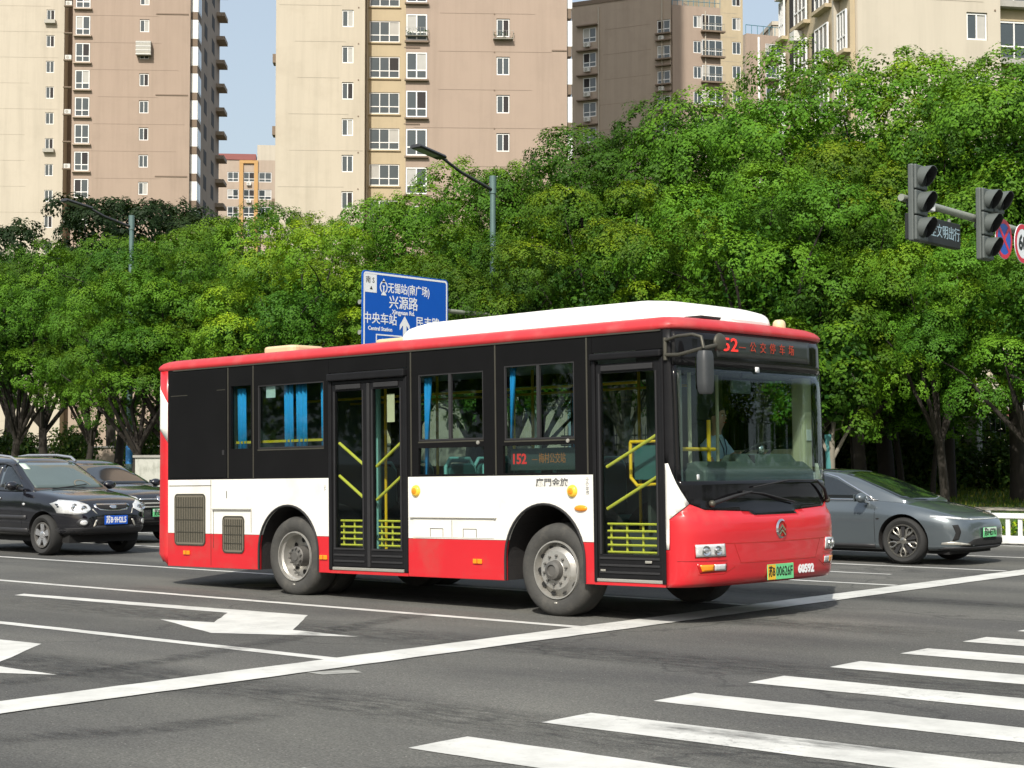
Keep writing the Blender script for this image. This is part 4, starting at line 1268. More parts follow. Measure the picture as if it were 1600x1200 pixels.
# shrubs along the fence and between the trunks
def shrub_mesh(seed, w_, h_):
    rng = np.random.default_rng(seed)
    n = 130
    T = np.stack([rng.uniform(-w_, w_, n), rng.uniform(-.5, .5, n), rng.uniform(.1, h_, n)], 1)
    V, r2 = leaf_cloud(T, rng.uniform(.18, .32, n), None, 26, .14, seed)
    m_ = len(V)
    return leaf_mesh('foliage', V, np.stack([r2.random(m_), (r2.random(m_) > .8) * .6], 1), M['shrub'])
SH = [shrub_mesh(7, 1.2, 1.3), shrub_mesh(8, 1.0, 1.7), shrub_mesh(9, 1.3, 1.0)]
_sl = ['left of the bus', 'beside the teal wrapped trunk', 'over the roof of the grey car', 'over the bonnet of the grey car', 'at the foot of the thick trunk', 'near the right edge of the photo']
for i, (px, Y, k, sx, lab) in enumerate([(30, 44, 0, 1.6, 'dark shrub between the trunks behind the black off-road car'), (120, 44, 1, 1.4, 'dark shrub under the trees behind the dark car'),
        (225, 43, 1, 1.5, 'dark shrub beside the lamp pole left of the bus'), (1330, 42.5, 1, 1.5, 'dark shrub behind the roof of the grey car'), (1395, 42, 1, 1.4, 'dark shrub behind the windscreen of the grey car'),
        (1440, 42.4, 0, 1.2, 'dark shrub just left of the fence pillar'), (1545, 42.6, 2, 1.1, 'shrub growing through the iron fence right of the pillar'), (1600, 42.8, 1, 1.0, 'shrub behind the iron fence at the right edge'),
        (1270, 43, 0, 1.6, 'dark shrub hidden in shade right of the bus'), (1360, 45, 1, 1.9, 'tall dark shrub in the shade behind the young tree'), (1300, 46, 1, 2.2, 'tall dark shrub behind the teal wrapped trunk'), (1420, 46, 1, 2.1, 'tall dark shrub behind the thick trunk over the grey car'), (1480, 46.5, 1, 1.8, 'tall dark shrub behind the concrete pillar'), (1550, 47, 0, 1.6, 'dark shrub deep behind the iron fence at right')]):
    t = empty('shrub', (ground_at(px, Y), Y, verge_z(Y) - .05), (0, 0, i * .7 if False else 0), lab, 'shrub', 'shrubs along the fence')
    t.scale = (sx, 1, sx * .9)
    link('foliage', SH[k], t)
    MB().tube([(0, 0, -.1), (.05, .02, .5), (-.1, 0, .9)], [.05, .04, .02], 6).build('stem', M['bark'], t)
# low hedge strip with yellow flowers behind the white railing
rng = np.random.default_rng(44)
n = 900
T = np.stack([rng.uniform(-34, 4, n), rng.uniform(30.95, 31.3, n), rng.uniform(.12, .42, n)], 1)
V, r2 = leaf_cloud(T, rng.uniform(.06, .13, n), None, 16, .075, 45)
m_ = len(V)
tag(link('ground_cover', leaf_mesh('ground_cover', V, np.stack([r2.random(m_) * .5 + .5, (r2.random(m_) > .6) * 1.0], 1), M['leaf'])),
    'low yellow-green planting behind the white railing', 'ground cover', kind='stuff')

# trees of the same kind on the sides of the junction that only the glass and paint of the vehicles mirror
def belt(name, spots, seed, label):
    Vs, Ss = [], []
    rng = np.random.default_rng(seed)
    for (x, y, h) in spots:
        n = 150
        d = rng.normal(size=(n, 3)); d /= np.linalg.norm(d, axis=1)[:, None]
        c = d * np.array([2.6, 2.4, h * .36]) * rng.uniform(.5, 1, n)[:, None] + np.array([x, y, h * .60])
        V, r2 = leaf_cloud(c, rng.uniform(.5, .9, n), None, 26, .34, seed + int(abs(x)))
        Vs.append(V); Ss.append(np.stack([r2.random(len(V)), (r2.random(len(V)) > .7) * .5], 1))
    tag(link(name, leaf_mesh(name, np.concatenate(Vs), np.concatenate(Ss), M['leaf'])), label, 'trees', kind='stuff')
belt('tree_belt', [(-4 + 4.6 * i, 36.5 + (i % 3), 8.6 + (i % 2)) for i in range(9)], 900, 'row of trees going on along the far verge beyond the right edge')
belt('tree_belt', [(-70 + 4.8 * i, -11 - (i % 3), 8.4 + (i % 2)) for i in range(12)], 950, 'row of trees on the near side of the road, seen only mirrored in glass')
# ---------------------------------------------------------------- street furniture
def street_lamp(px, Y, label, h=9.0, reach=2.9, rise=.3):
    x = ground_at(px, Y)
    t = empty('street_lamp', (x, Y, .1), (0, 0, 0), label, 'street lamp', 'street lamps along the verge')
    MB().tube([(0, 0, 0), (0, 0, 1.2), (0, 0, h)], [.12, .11, .075], 14).build('pole', M['pole_teal'], t, smooth=60)
    MB().tube([(0, 0, 0), (0, 0, .35)], [.17, .17], 14).build('base_collar', M['pole_teal'], t, smooth=40)
    MB().tube([(0, 0, 1.4), (0, 0, 2.0)], .118, 14).build('pole_band', M['pole_blue'], t, smooth=40)
    MB().tube([(0, 0, h - .45), (0, 0, h + .04)], .10, 12).build('bracket', M['pole_teal'], t, smooth=40)
    MB().tube([(0, -.05, h - .35), (0, -reach * .5, h - .35 + rise * .5 + .17), (0, -reach + .55, h + rise - .04)], [.05, .045, .04], 10).build('arm', M['lamp_dark'], t, smooth=60)
    b = MB()
    b.prism([(-.16, 0), (.16, 0), (.20, .035), (.14, .10), (-.14, .10), (-.20, .035)], -.5, .55, 'y')
    hd = b.build('lamp_head', M['lamp_dark'], t, bevel=.015, loc=(0, -reach, h + rise), rot=(R(-9), 0, 0))
    box('lens', -.13, .13, -.42, .3, -.012, -.002, M['pole_grey'], hd)
    return t
street_lamp(203, 34.9, 'left street lamp, its arm reaching in front of the left tower', 9.8, 2.25, .12)
street_lamp(770, 34.7, 'right street lamp rising from the trees above the blue road sign', 9.32, 2.65, .30)

# big blue direction sign hung over the far lanes, its post in the trees
SX = -27.0
t = empty('direction_sign', (SX, 33.6, 0), (0, 0, 0), 'blue direction sign on a grey arm behind the bus roof', 'road sign')
MB().tube([(-.25, 0, 0), (-.25, 0, 5.5)], [.14, .10], 14).build('pole', M['pole_grey'], t, smooth=60)
MB().tube([(-.15, .1, 5.25), (-.15, -6.6, 5.25)], .055, 10).build('arm', M['pole_grey'], t, smooth=60)
MB().tube([(-.15, .1, 4.55), (-.15, -6.6, 4.55)], .055, 10).build('arm', M['pole_grey'], t, smooth=60)
y0, y1, z0, z1 = 26.95 - 33.6, 29.87 - 33.6, 3.80, 5.98
pn = MB().prism(rrect(y0, y1, z0, z1, .10), -.03, .0, 'x').build('sign_panel', M['sign_blue'], t)
def bar(a0, a1, b0, b1, nm='border', m='sign_white', x=.004):
    return box(nm, .0015, x, a0, a1, b0, b1, M[m], pn)
bd = MB()
ro, ri = rrect(y0 + .03, y1 - .03, z0 + .03, z1 - .03, .08), rrect(y0 + .075, y1 - .075, z0 + .075, z1 - .075, .05)
n_ = len(ro)
bd.add([(.004, *p) for p in ro] + [(.004, *p) for p in ri], [(i, (i + 1) % n_, (i + 1) % n_ + n_, i + n_) for i in range(n_)])
bd.build('border', M['sign_white'], pn, fix=False)
orient(bpy.data.objects['border'].data if 'border' in bpy.data.objects else pn.data, (1, 0, 0))
bar(y0 + .08, y0 + .46, z1 - .50, z1 - .08, 'corner_plate')
text('南', .17, M['print_black'], pn, (.0055, y0 + .18, z1 - .22), ROT_FRONT)
text('S', .17, M['print_black'], pn, (.0055, y0 + .35, z1 - .22), ROT_FRONT)
text('▲', .10, M['print_black'], pn, (.0055, y0 + .28, z1 - .40), ROT_FRONT)
# railway mark: ring open at the foot, rail head inside
g = MB(); cy, cz = y0 + .69, z1 - .35
for k in range(20):
    a0, a1 = R(-60 + 300 * k / 20), R(-60 + 300 * (k + 1) / 20)
    g.add([(.0055, cy + r_ * math.cos(a), cz + r_ * math.sin(a) * 1.15) for a, r_ in ((a0, .13), (a0, .095), (a1, .095), (a1, .13))], [(0, 1, 2, 3)])
g.add([(.0055, cy - .06, cz + .115), (.0055, cy + .06, cz + .115), (.0055, cy, cz + .21)], [(0, 1, 2)])
g.add([(.0055, cy + p, cz + q) for p, q in ((-.05, .04), (.05, .04), (.018, -.0), (.018, -.10), (.06, -.14), (.09, -.19), (-.09, -.19), (-.06, -.14), (-.018, -.10), (-.018, 0))], [tuple(range(10))])
o = g.build('railway_mark', M['sign_white'], pn, fix=False); orient(o.data, (1, 0, 0))
yc = (y0 + y1) / 2
text('无锡站(南广场)', .26, M['sign_white'], pn, (.004, y0 + 1.55, z1 - .37), ROT_FRONT, bold=.003, width=1.42)
text('兴源路', .33, M['sign_white'], pn, (.004, y0 + 1.36, z1 - .70), ROT_FRONT, bold=.003)
text('Xingyuan Rd.', .145, M['sign_white'], pn, (.004, y0 + 1.36, z1 - .91), ROT_FRONT, bold=.003)
text('中央车站', .28, M['sign_white'], pn, (.004, y0 + .58, z1 - 1.11), ROT_FRONT, bold=.003)
text('Central Station', .13, M['sign_white'], pn, (.004, y0 + .58, z1 - 1.33), ROT_FRONT, bold=.003)
text('民丰路', .28, M['sign_white'], pn, (.004, y1 - .72, z1 - 1.11), ROT_FRONT, bold=.003)
ar = [(0, .3), (.17, .08), (.17, -.04), (.06, .08), (.06, -.9), (-.06, -.9), (-.06, .08), (-.17, -.04), (-.17, .08)]
o = MB().add([(.0045, y0 + 1.40 + p, z1 - 1.28 + q) for p, q in ar], [tuple(range(9))]).build('arrow', M['sign_white'], pn, fix=False); orient(o.data, (1, 0, 0))
bar(y0 + .44, y0 + 1.30, z1 - 1.48, z1 - 1.45, 'box_line'); bar(y0 + .44, y0 + .47, z1 - 1.85, z1 - 1.48, 'box_line'); bar(y0 + 1.27, y0 + 1.30, z1 - 1.85, z1 - 1.48, 'box_line')
text('兴昌路', .2, M['sign_white'], pn, (.004, y0 + .87, z1 - 1.66), ROT_FRONT, bold=.004)

# traffic light mast on the far corner: arm over the lanes along Y at X = -11.7
LX = -11.7
t = empty('signal_mast', (LX, 32.2, .12), (0, 0, 0), 'grey mast arm that carries the traffic lights and round signs at upper right', 'mast')
MB().tube([(0, 0, 0), (0, 0, 6.4)], [.16, .12], 16).build('pole', M['pole_grey'], t, smooth=60)
MB().tube([(0, 0, 5.44), (0, -3, 5.45), (0, -8.9, 5.52)], [.09, .075, .055], 12).build('arm', M['pole_grey'], t, smooth=60)
box('base_plate', -.25, .25, -.25, .25, -.02, .03, M['pole_grey'], t)

def signal_head(Y, zc, label, rows=3, cols=1, off=.2):
    h = .395
    t = empty('traffic_light', (LX + off, Y, zc), (0, 0, 0), label, 'traffic light', 'traffic lights on the mast arm')
    w_ = .42
    box('back_plate', -.11, -.02, -w_/2, w_/2 + (cols - 1) * w_, -rows * h / 2, rows * h / 2, M['signal_grey'], t, bevel=.02)
    lens = [M['red_lens'], M['amber'], M['plate_green']]
    for c in range(cols):
        for r_ in range(rows):
            z = (rows / 2 - .5 - r_) * h; yc = c * w_
            hs = box('lamp_section', -.02, .03, yc - w_/2 + .01, yc + w_/2 - .01, z - h/2 + .008, z + h/2 - .008, M['signal_grey'], t, bevel=.02)
            MB().lathe([(0, .055), (.10, .048), (.145, .032)], 'x', (0, yc, z), 20).build('lens', M['signal_dark'], hs, smooth=60)
            # cut-away visor: tube that is long above, short below
            v = MB(); n = 24; ro, vs, fs = .165, [], []
            for k in range(n + 1):
                a = R(-205 + 230 * k / n + 0) if False else R(-50 + 280 * k / n)
                up = math.sin(a)
                ln = .05 + .150 * max(0, min(1, (up + .75) / 1.45)) ** .8
                for rr in (ro, ro - .008):
                    vs += [(.03, yc + rr * math.cos(a), z + rr * math.sin(a)), (.03 + ln, yc + rr * math.cos(a) * 1.0, z + rr * math.sin(a))]
            for k in range(n):
                i = k * 4; j = i + 4
                fs += [(i, i + 1, j + 1, j), (i + 2, j + 2, j + 3, i + 3), (i + 1, i + 3, j + 3, j + 1)]
            v.add(vs, fs)
            o = v.build('visor', [M['signal_grey'], M['signal_dark']], hs, smooth=50, fix=False)
            for p in o.data.polygons:
                c_ = p.center; rad = Vector((0, c_.y - yc, c_.z - z))
                out = p.normal.dot(rad)
                d_ = math.hypot(rad.y, rad.z)
                p.material_index = 1 if d_ < ro - .006 else 0
    bk = MB().tube([(-.11, 0, 0), (-off - .02, 0, 0)], .04, 8).build('clamp', M['signal_grey'], t)
    return t
signal_head(23.55, 5.56, 'nearer traffic light, single column of three, left of the hanging text board')
signal_head(25.98, 5.50, 'farther traffic light with a second column, beside the round signs', cols=1)
signal_head(26.42, 5.92, 'single signal lamp section just right of the farther traffic light', rows=1)

t = empty('text_board', (LX, 24.45, 5.26), (0, 0, 0), 'dark electronic text board hanging under the mast arm between the traffic lights', 'sign board')
bd = box('board', -.06, .06, -.92, .82, -.24, .17, M['signal_dark'], t, bevel=.015)
box('hanger', -.02, .02, -.6, -.56, .17, .24, M['pole_grey'], t); box('hanger', -.02, .02, .5, .54, .17, .23, M['pole_grey'], t)
M['board_text'] = mat('board_text', (.30, .42, .48), .6, var=.05)
text('安全文明出行', .23, M['board_text'], bd, (.0615, .15, -.035), ROT_FRONT, width=1.24)

def round_sign(Y, zc, label, draw, r_=.34):
    t = empty('round_sign', (LX + .14, Y, zc), (0, 0, 0), label, 'road sign', 'round signs on the mast arm')
    MB().lathe([(0, -.012), (r_, -.012), (r_, .0), (0, .0)], 'x', (0, 0, 0), 40).build('disc', M['sign_white'], t)
    def ring(a, b_, m, x):
        MB().lathe([(a, x), (b_, x)], 'x', (0, 0, 0), 40).build('ring', M[m], t, fix=False)
    draw(t, ring, r_)
    MB().tube([(-.012, 0, 0), (-.13, 0, .10)], .03, 8).build('clamp', M['pole_grey'], t)
    return t
def d_nostop(t, ring, r_):
    ring(.0, r_ - .06, 'sign_blue2', .002); ring(r_ - .075, r_ - .005, 'sign_red', .004)
    for s in (1, -1):
        b = MB(); c, q = math.cos(R(45)), math.sin(R(45)) * s
        L_, h_ = r_ - .06, .032
        b.add([(.0055 + .0008 * s, y * c - z * q, y * q + z * c) for y, z in ((-L_, -h_), (L_, -h_), (L_, h_), (-L_, h_))], [(0, 1, 2, 3)])
        o = b.build('cross_bar', M['sign_red'], t, fix=False); orient(o.data, (1, 0, 0))
def d_60(t, ring, r_):
    ring(r_ - .085, r_ - .005, 'sign_red', .003)
    text('60', .36, M['print_black'], t, (.003, 0, 0), ROT_FRONT, bold=.012)
round_sign(26.78, 5.34, 'round blue no-stopping sign with red cross', d_nostop)
round_sign(27.56, 5.34, 'round white 60 speed limit sign with red rim at the right edge', d_60)
t = empty('camera_box', (LX + .05, 23.98, 5.62), (0, 0, 0), 'small white box behind the nearer traffic light', 'camera')
box('case', -.10, .14, -.11, .11, -.13, .12, M['white_plastic'], t, bevel=.01)
MB().lathe([(0, .012), (.05, .01), (.055, 0)], 'x', (.14, .02, 0), 16).build('lens', M['signal_dark'], t)

# white railing at the far kerb
rng = random.Random(2)
def railing(x0, n, label, group='white railing panels'):
    for i in range(n):
        xa = x0 + i * 2.0
        t = empty('railing_panel', (xa, 30.55, 0), (0, 0, 0), label(i), 'railing', group)
        box('top_rail', .05, 1.95, -.05, .05, .50, .60, M['fence_white'], t, bevel=.01)
        box('bottom_rail', .05, 1.95, -.04, .04, .02, .17, M['fence_white'], t, bevel=.01)
        for k in range(8):
            box('slat', .13 + k * .245, .21 + k * .245, -.02, .02, .17, .50, M['fence_white'], t)
        box('post', -.05, .05, -.06, .06, 0, .64, M['fence_white'], t, bevel=.012)
_rl = ['hidden behind the bus bonnet', 'behind the bus front corner', 'behind the right edge of the bus', 'behind the door of the grey saloon', 'behind the front wheel of the grey saloon', 'behind the bonnet of the grey saloon', 'peeping out right in front of the grey saloon', 'running out of the right edge of the photo']
railing(-25.6, 8, lambda i: 'low white railing panel ' + _rl[i])

# old white wall beyond the dark car, left of the bus
t = empty('white_wall', (ground_at(212, 33.2), 33.2, .15), (0, 0, 0), 'short weathered white wall just left of the bus rear', 'wall')
box('wall', 0, 5.0, 0, .3, -.2, 1.55, M['old_white'], t, bevel=.02)
box('coping', -.05, 5.05, -.05, .35, 1.552, 1.63, M['concrete'], t)

# iron fence on a low wall behind the trees
FY = 43.2
z0 = verge_z(FY)
for i, (xa, xb) in enumerate([(-34, -26.5), (-26.1, -19.8), (-19.4, -12.6), (-12.2, -5.4)]):
    t = empty('iron_fence', (xa, FY, z0), (0, 0, 0), ['black iron fence section hidden far behind the bus', 'black iron fence section in the shade left of the concrete pillar', 'black iron fence section just right of the concrete pillar', 'black iron fence section running out of the right edge'][i], 'fence', 'iron fence along the verge')
    L_ = xb - xa
    box('low_wall', 0, L_, -.12, .12, -.3, .28, M['concrete'], t)
    for z in (.40, 1.25, 1.55): box('rail', 0, L_, -.025, .025, z - .025, z + .025, M['iron'], t)
    pm = MB().tube([(0, 0, .281), (0, 0, 1.8), (0, 0, 1.92)], [.016, .016, .002], 5).mesh('picket', M['iron'])
    nn = int(L_ / .14)
    for k in range(1, nn): link('picket', pm, t, (L_ * k / nn, 0, 0))
for i, xa in enumerate((-26.3, -19.6, -12.4)):
    t = empty('fence_pillar', (xa, FY, z0), (0, 0, 0), ['concrete fence pillar hidden behind the bus', 'concrete fence pillar behind the bonnet of the grey car', 'concrete fence pillar beyond the right edge'][i], 'pillar', 'pillars of the iron fence')
    box('shaft', -.18, .18, -.18, .18, -.3, 1.85, M['concrete'], t, bevel=.015)
    box('cap', -.23, .23, -.23, .23, 1.852, 1.95, M['concrete'], t, bevel=.015)
# low dark boundary wall far behind the trees on the left
t = empty('boundary_wall', (-90, 47, .9), (0, 0, 0), 'low dark wall behind the tree trunks on the left', 'wall')
box('wall', 0, 52, 0, .25, -.4, 1.3, M['brown_wall2'], t)
box('coping', 0, 52, -.06, .31, 1.302, 1.38, M['concrete'], t)
# ---------------------------------------------------------------- the bus
# local axes: x forward, y from the near side across to the far side, z up; side wall on y = 0
BW = 2.76
def _lerp(z, T):
    if z <= T[0][0]: return T[0][1:]
    for a, b in zip(T, T[1:]):
        if z <= b[0]:
            f = (z - a[0]) / (b[0] - a[0]); f = f * f * (3 - 2 * f)
            return tuple(a[i] + (b[i] - a[i]) * f for i in range(1, len(a)))
    return T[-1][1:]
FT = [(.36, 1.10, .35), (.44, 1.16, .40), (.62, 1.18, .42), (.90, 1.19, .43), (1.02, 1.17, .41), (1.10, 1.09, .33), (1.20, 1.055, .29), (2.0, 1.03, .27), (2.9, .98, .22)]
_A = np.linspace(-np.pi / 2, np.pi / 2, 801); _N = 2 / 2.9
def _plan(a, X0, D):
    s, c = np.sin(a), np.maximum(np.cos(a), 0)
    return X0 - D + D * c ** _N, BW / 2 + BW / 2 * np.sign(s) * np.abs(s) ** _N
_x, _y = _plan(_A, 1.1, .36)
_S = np.concatenate([[0], np.cumsum(np.hypot(np.diff(_x), np.diff(_y)))]); _S = _S / _S[-1] * 2 - 1
def front(q, z, off=0.):
    X0, D = _lerp(z, FT)
    a = np.interp(q, _S, _A)
    x, y = _plan(a, X0, D)
    a0, a1 = np.interp(max(q - .01, -1), _S, _A), np.interp(min(q + .01, 1), _S, _A)
    x0, y0 = _plan(a0, X0, D); x1, y1 = _plan(a1, X0, D)
    n = np.array([y1 - y0, -(x1 - x0)]); n = n / max(np.hypot(*n), 1e-9)
    return Vector((float(x + n[0] * off), float(y + n[1] * off), float(z))), Vector((float(n[0]), float(n[1]), 0))

bus = empty('city_bus', (-10.0, 13.42, -.012), (0, -.0155, -.036), 'red and white single-deck city bus with white roof fairing, at the stop line', 'bus')

def fpatch(name, poly, mt, off=0., nu=24, nv=6, thick=.02, parent=None, smooth=50):
    V, F = tess(poly, nu, nv)
    me = bpy.data.meshes.new(name)
    me.from_pydata([tuple(front(q, z, off)[0]) for q, z in V], [], F)
    me.materials.append(mt); orient(me, (1, 0, 0))
    if smooth: shade(me, smooth)
    o = link(name, me, parent or bus)
    if thick: solid(o, thick)
    return o
def fline(name, pts, wd, mt, off=.002, parent=None, n=10):
    vs, fs = [], []
    P = []
    for (q0, z0_), (q1, z1_) in zip(pts, pts[1:]):
        for k in range(n): P.append((q0 + (q1 - q0) * k / n, z0_ + (z1_ - z0_) * k / n))
    P.append(pts[-1])
    W3 = [front(q, z, off)[0] for q, z in P]
    for i, p in enumerate(W3):
        d = (W3[min(i + 1, len(W3) - 1)] - W3[max(i - 1, 0)]).normalized()
        nn = front(*P[i], off)[1]
        s = d.cross(nn).normalized() * wd / 2
        vs += [p + s, p - s]
    fs = [(2*i, 2*i+1, 2*i+3, 2*i+2) for i in range(len(W3) - 1)]
    o = MB().add(vs, fs).build(name, mt, parent or bus, fix=False); orient(o.data, (1, 0, 0))
    return o
def fpt(q, z, off=0.): return front(q, z, off)[0]
def frot(q, z):
    n = front(q, z)[1]
    return (R(90), 0, math.atan2(n.y, n.x) + R(90))

# ---- side walls
AR_F, AR_R = (-.80, .545, 1.18), (-4.85, .545, 1.155)
def arch_pts(cx, hw, zt, zb, n=22):
    z0_ = .60
    t0 = math.asin(max(0, (zb - z0_) / (zt - z0_)))
    pts = [(cx - hw * math.cos(t0 + (math.pi - 2 * t0) * k / n), z0_ + (zt - z0_) * math.sin(t0 + (math.pi - 2 * t0) * k / n)) for k in range(n + 1)]
    if zb < z0_: pts = [(cx - hw, zb)] + pts + [(cx + hw, zb)]
    return pts
ZB, ZR, ZS, ZT = 1.475, .793, .372, 2.885
def side(y0, y1, sections, name_suffix=''):
    """sections: list of (x0, x1, arch or None)"""
    for x0, x1, ar in sections:
        top = [(x1, ZB), (x0, ZB)]
        if ar:
            MB().prism([(x0, ZR + .002)] + arch_pts(*ar, ZR + .002) + [(x1, ZR + .002)] + top, y0, y1, 'y').build('side_panel', M['bus_white'], bus, bevel=.004)
            a = ar[0] - ar[1] ; c = ar[0] + ar[1]
            aw = arch_pts(*ar, ZR - .002); h = len(aw) // 2
            lo = arch_pts(*ar, ZS, 44)
            L_ = [p for p in lo if p[0] < ar[0] and p[1] <= ZR - .002]; Rr = [p for p in lo if p[0] > ar[0] and p[1] <= ZR - .002]
            MB().prism([(x0, ZS)] + L_ + [(L_[-1][0] + .006, ZR - .002), (x0, ZR - .002)], y0, y1, 'y').build('skirt_panel', M['bus_red'], bus, bevel=.004)
            MB().prism([(x1, ZR - .002), (Rr[0][0] - .006, ZR - .002)] + Rr + [(x1, ZS)], y0, y1, 'y').build('skirt_panel', M['bus_red'], bus, bevel=.004)
        else:
            MB().box(x0, x1, y0, y1, ZR + .002, ZB).build('side_panel', M['bus_white'], bus, bevel=.004)
            MB().box(x0, x1, y0, y1, ZS, ZR - .002).build('skirt_panel', M['bus_red'], bus, bevel=.004)
side(0, .04, [(-7.22, -4.115, AR_R), (-2.80, -.135, AR_F)])
side(BW - .04, BW, [(-7.22, -2.9, AR_R), (-2.895, .75, AR_F)])

def band(y, x0, x1, holes, z0_=ZB + .004, z1_=ZT, th=.035):
    b = MB()
    for a0, a1, c0, c1 in holed((x0, x1, z0_, z1_), holes): b.box(a0, a1, y, y + th, c0, c1)
    return b.build('window_band', M['black_panel'], bus)
W1, W2 = (-5.93, -5.54, 1.85, 2.63), (-5.41, -4.20, 1.84, 2.62)
W3, W3B = (-2.63, -1.64, 1.87, 2.61), (-2.63, -1.64, 1.50, 1.79)
W4, W4B = (-1.34, -.37, 1.85, 2.64), (-1.36, -.37, 1.50, 1.79)
band(0, -7.22, -4.115, [W1, W2]); band(0, -2.80, -.135, [W3, W3B, W4, W4B])
band(0, -4.111, -2.804, [], z0_=2.70); band(0, -.131, .755, [], z0_=2.70)
FARW = [(-6.9, -5.9, 1.8, 2.6), (-5.7, -4.3, 1.62, 2.6), (-4.1, -2.7, 1.62, 2.6), (-2.5, -1.2, 1.62, 2.6), (.0, .55, 1.74, 2.50)]
band(BW - .035, -7.22, .755, FARW)
def pane(name, r, y, m='bus_pane', th=.005): return box(name, r[0] - .012, r[1] + .012, y, y + th, r[2] - .012, r[3] + .012, M[m], bus)
for r_ in (W1, W2, W3, W3B, W4, W4B): pane('window', r_, .036)
for r_ in FARW: pane('window', r_, BW - .042)
# window trims: slider bars, rims, division strips
for r_ in (W2, W3, W4):
    b = MB(); t_ = .018
    b.box(r_[0], r_[1], .006, .03, r_[2], r_[2] + t_); b.box(r_[0], r_[1], .006, .03, r_[3] - t_, r_[3])
    b.box(r_[0], r_[0] + t_, .006, .03, r_[2] + t_, r_[3] - t_); b.box(r_[1] - t_, r_[1], .006, .03, r_[2] + t_, r_[3] - t_)
    xm = (r_[0] + r_[1]) / 2
    if r_ is not W2: b.box(xm - .03, xm + .01, .004, .032, r_[2] + t_, r_[3] - t_)
    b.build('window_rim', M['rubber'], bus)
    box('window_rim', r_[0], r_[1], -.003, .004, r_[2] - .022, r_[2] - .006, M['bracket'], bus)
for x in (-5.98, -5.49, -2.74, -1.46, -.20): box('division_strip', x - .009, x + .009, -.006, -.0005, ZB + .01, ZT - .02, M['bracket'], bus)
o = box('engine_panel', -7.17, -6.01, -.007, -.0005, 1.50, 2.855, M['black_panel'], bus, bevel=.003)
box('panel_latch', -6.09, -6.05, -.012, -.0075, 1.78, 1.84, M['rubber'], o)
for z in (2.55,): box('panel_seam', -7.15, -6.8, -.009, -.0075, z, z + .008, M['bracket'], o); box('panel_seam', -6.2, -6.03, -.009, -.0075, z + .04, z + .047, M['bracket'], o)
MB().lathe([(0, -.012), (.02, -.01), (.022, 0)], 'y', (-1.72, -.001, 1.835), 12).build('latch', M['silver_trim'], bus)
MB().lathe([(0, -.012), (.02, -.01), (.022, 0)], 'y', (-.46, -.001, 1.825), 12).build('latch', M['silver_trim'], bus)
# curtains, drawn in pleats
def curtain(x0, x1, z0_, z1_, y=.10, taper=0.):
    n, b = 18, MB(); vs, fs = [], []
    for i in range(n + 1):
        t = i / n; x = x0 + (x1 - x0) * t
        yy_ = y + .018 * math.sin(t * 5.5 * math.pi)
        sq = x0 + (x1 - x0) * t * (1 - taper)
        mid = x0 + (x1 - x0) * t * (1 - taper * 1.4)
        vs += [(x, yy_, z1_), (sq, yy_ + .005, (z0_ * .55 + z1_ * .45)), (mid if taper else x, yy_ + .01, z0_)]
    for i in range(n):
        a = 3 * i; fs += [(a, a + 1, a + 4, a + 3), (a + 1, a + 2, a + 5, a + 4)]
    o = MB().add(vs, fs).build('curtain', M['curtain'], bus, smooth=60, fix=False); return solid(o, .004)
curtain(-5.92, -5.74, 1.80, 2.60, taper=-.0); curtain(-5.03, -4.85, 1.80, 2.63); curtain(-4.81, -4.60, 1.82, 2.63); curtain(-4.36, -4.22, 1.82, 2.63)
curtain(-2.63, -2.50, 1.50, 2.58, taper=.5); curtain(-1.34, -1.25, 1.84, 2.62, taper=.6)
for x0, x1 in ((-5.65, -5.5), (-2.6, -2.4), (-1.15, -1.0)): curtain(x0, x1, 1.7, 2.58, y=BW - .12)
box('notice', -5.30, -5.13, .045, .05, 2.46, 2.60, M['white_plastic'], bus)
box('hand_rail', -5.95, -4.15, .10, .13, 1.915, 1.945, M['yellow_rail'], bus)

# ---- engine vents, hatch, lamps, lettering on the near side
def vent(x0, x1, z0_, z1_, cut):
    o = MB().prism(rrect(x0, x1, z0_, z1_, .05), -.006, -.0005, 'y').build('engine_vent', M['mesh_grille'], bus)
    b = MB()
    n = int((x1 - x0) / .035)
    for i in range(1, n): b.box(x0 + (x1 - x0) * i / n - .007, x0 + (x1 - x0) * i / n + .007, -.012, -.0065, z0_ + .03, z1_ - .03)
    b.build('louvre', M['bracket'], o)
    n = 3; b = MB()
    for i in range(1, n + 1): b.box(x0 + .02, x1 - .02, -.014, -.0125, z0_ + (z1_ - z0_) * i / (n + 1) - .004, z0_ + (z1_ - z0_) * i / (n + 1) + .004)
    b.build('cross_wire', M['bracket'], o)
    b = MB(); ro, ri = rrect(x0 - .012, x1 + .012, z0_ - .012, z1_ + .012, .06), rrect(x0 + .004, x1 - .004, z0_ + .004, z1_ - .004, .05); k = len(ro)
    b.add([(p[0], -.010, p[1]) for p in ro] + [(p[0], -.010, p[1]) for p in ri], [(i, (i+1) % k, (i+1) % k + k, i + k) for i in range(k)])
    f = b.build('vent_rim', M['bracket'], o, fix=False); orient(f.data, (0, -1, 0)); solid(f, .009)
vent(-7.06, -6.45, .655, 1.285, .79); vent(-6.08, -5.68, .575, 1.01, .79)
box('drip_ridge', -6.29, -5.53, -.035, -.0005, 1.10, 1.135, M['bus_white'], bus, bevel=.012)
def seam_y(x0, x1, z0_, z1_, nm='panel_seam'): return box(nm, x0, x1, -.0035, -.0005, z0_, z1_, M['bracket'], bus)
seam_y(-7.2, -6.32, 1.395, 1.403); seam_y(-6.33, -6.325, .80, 1.47); seam_y(-6.33, -6.325, .40, .785); seam_y(-6.28, -6.275, .62, 1.09); seam_y(-5.54, -5.535, .82, 1.09)
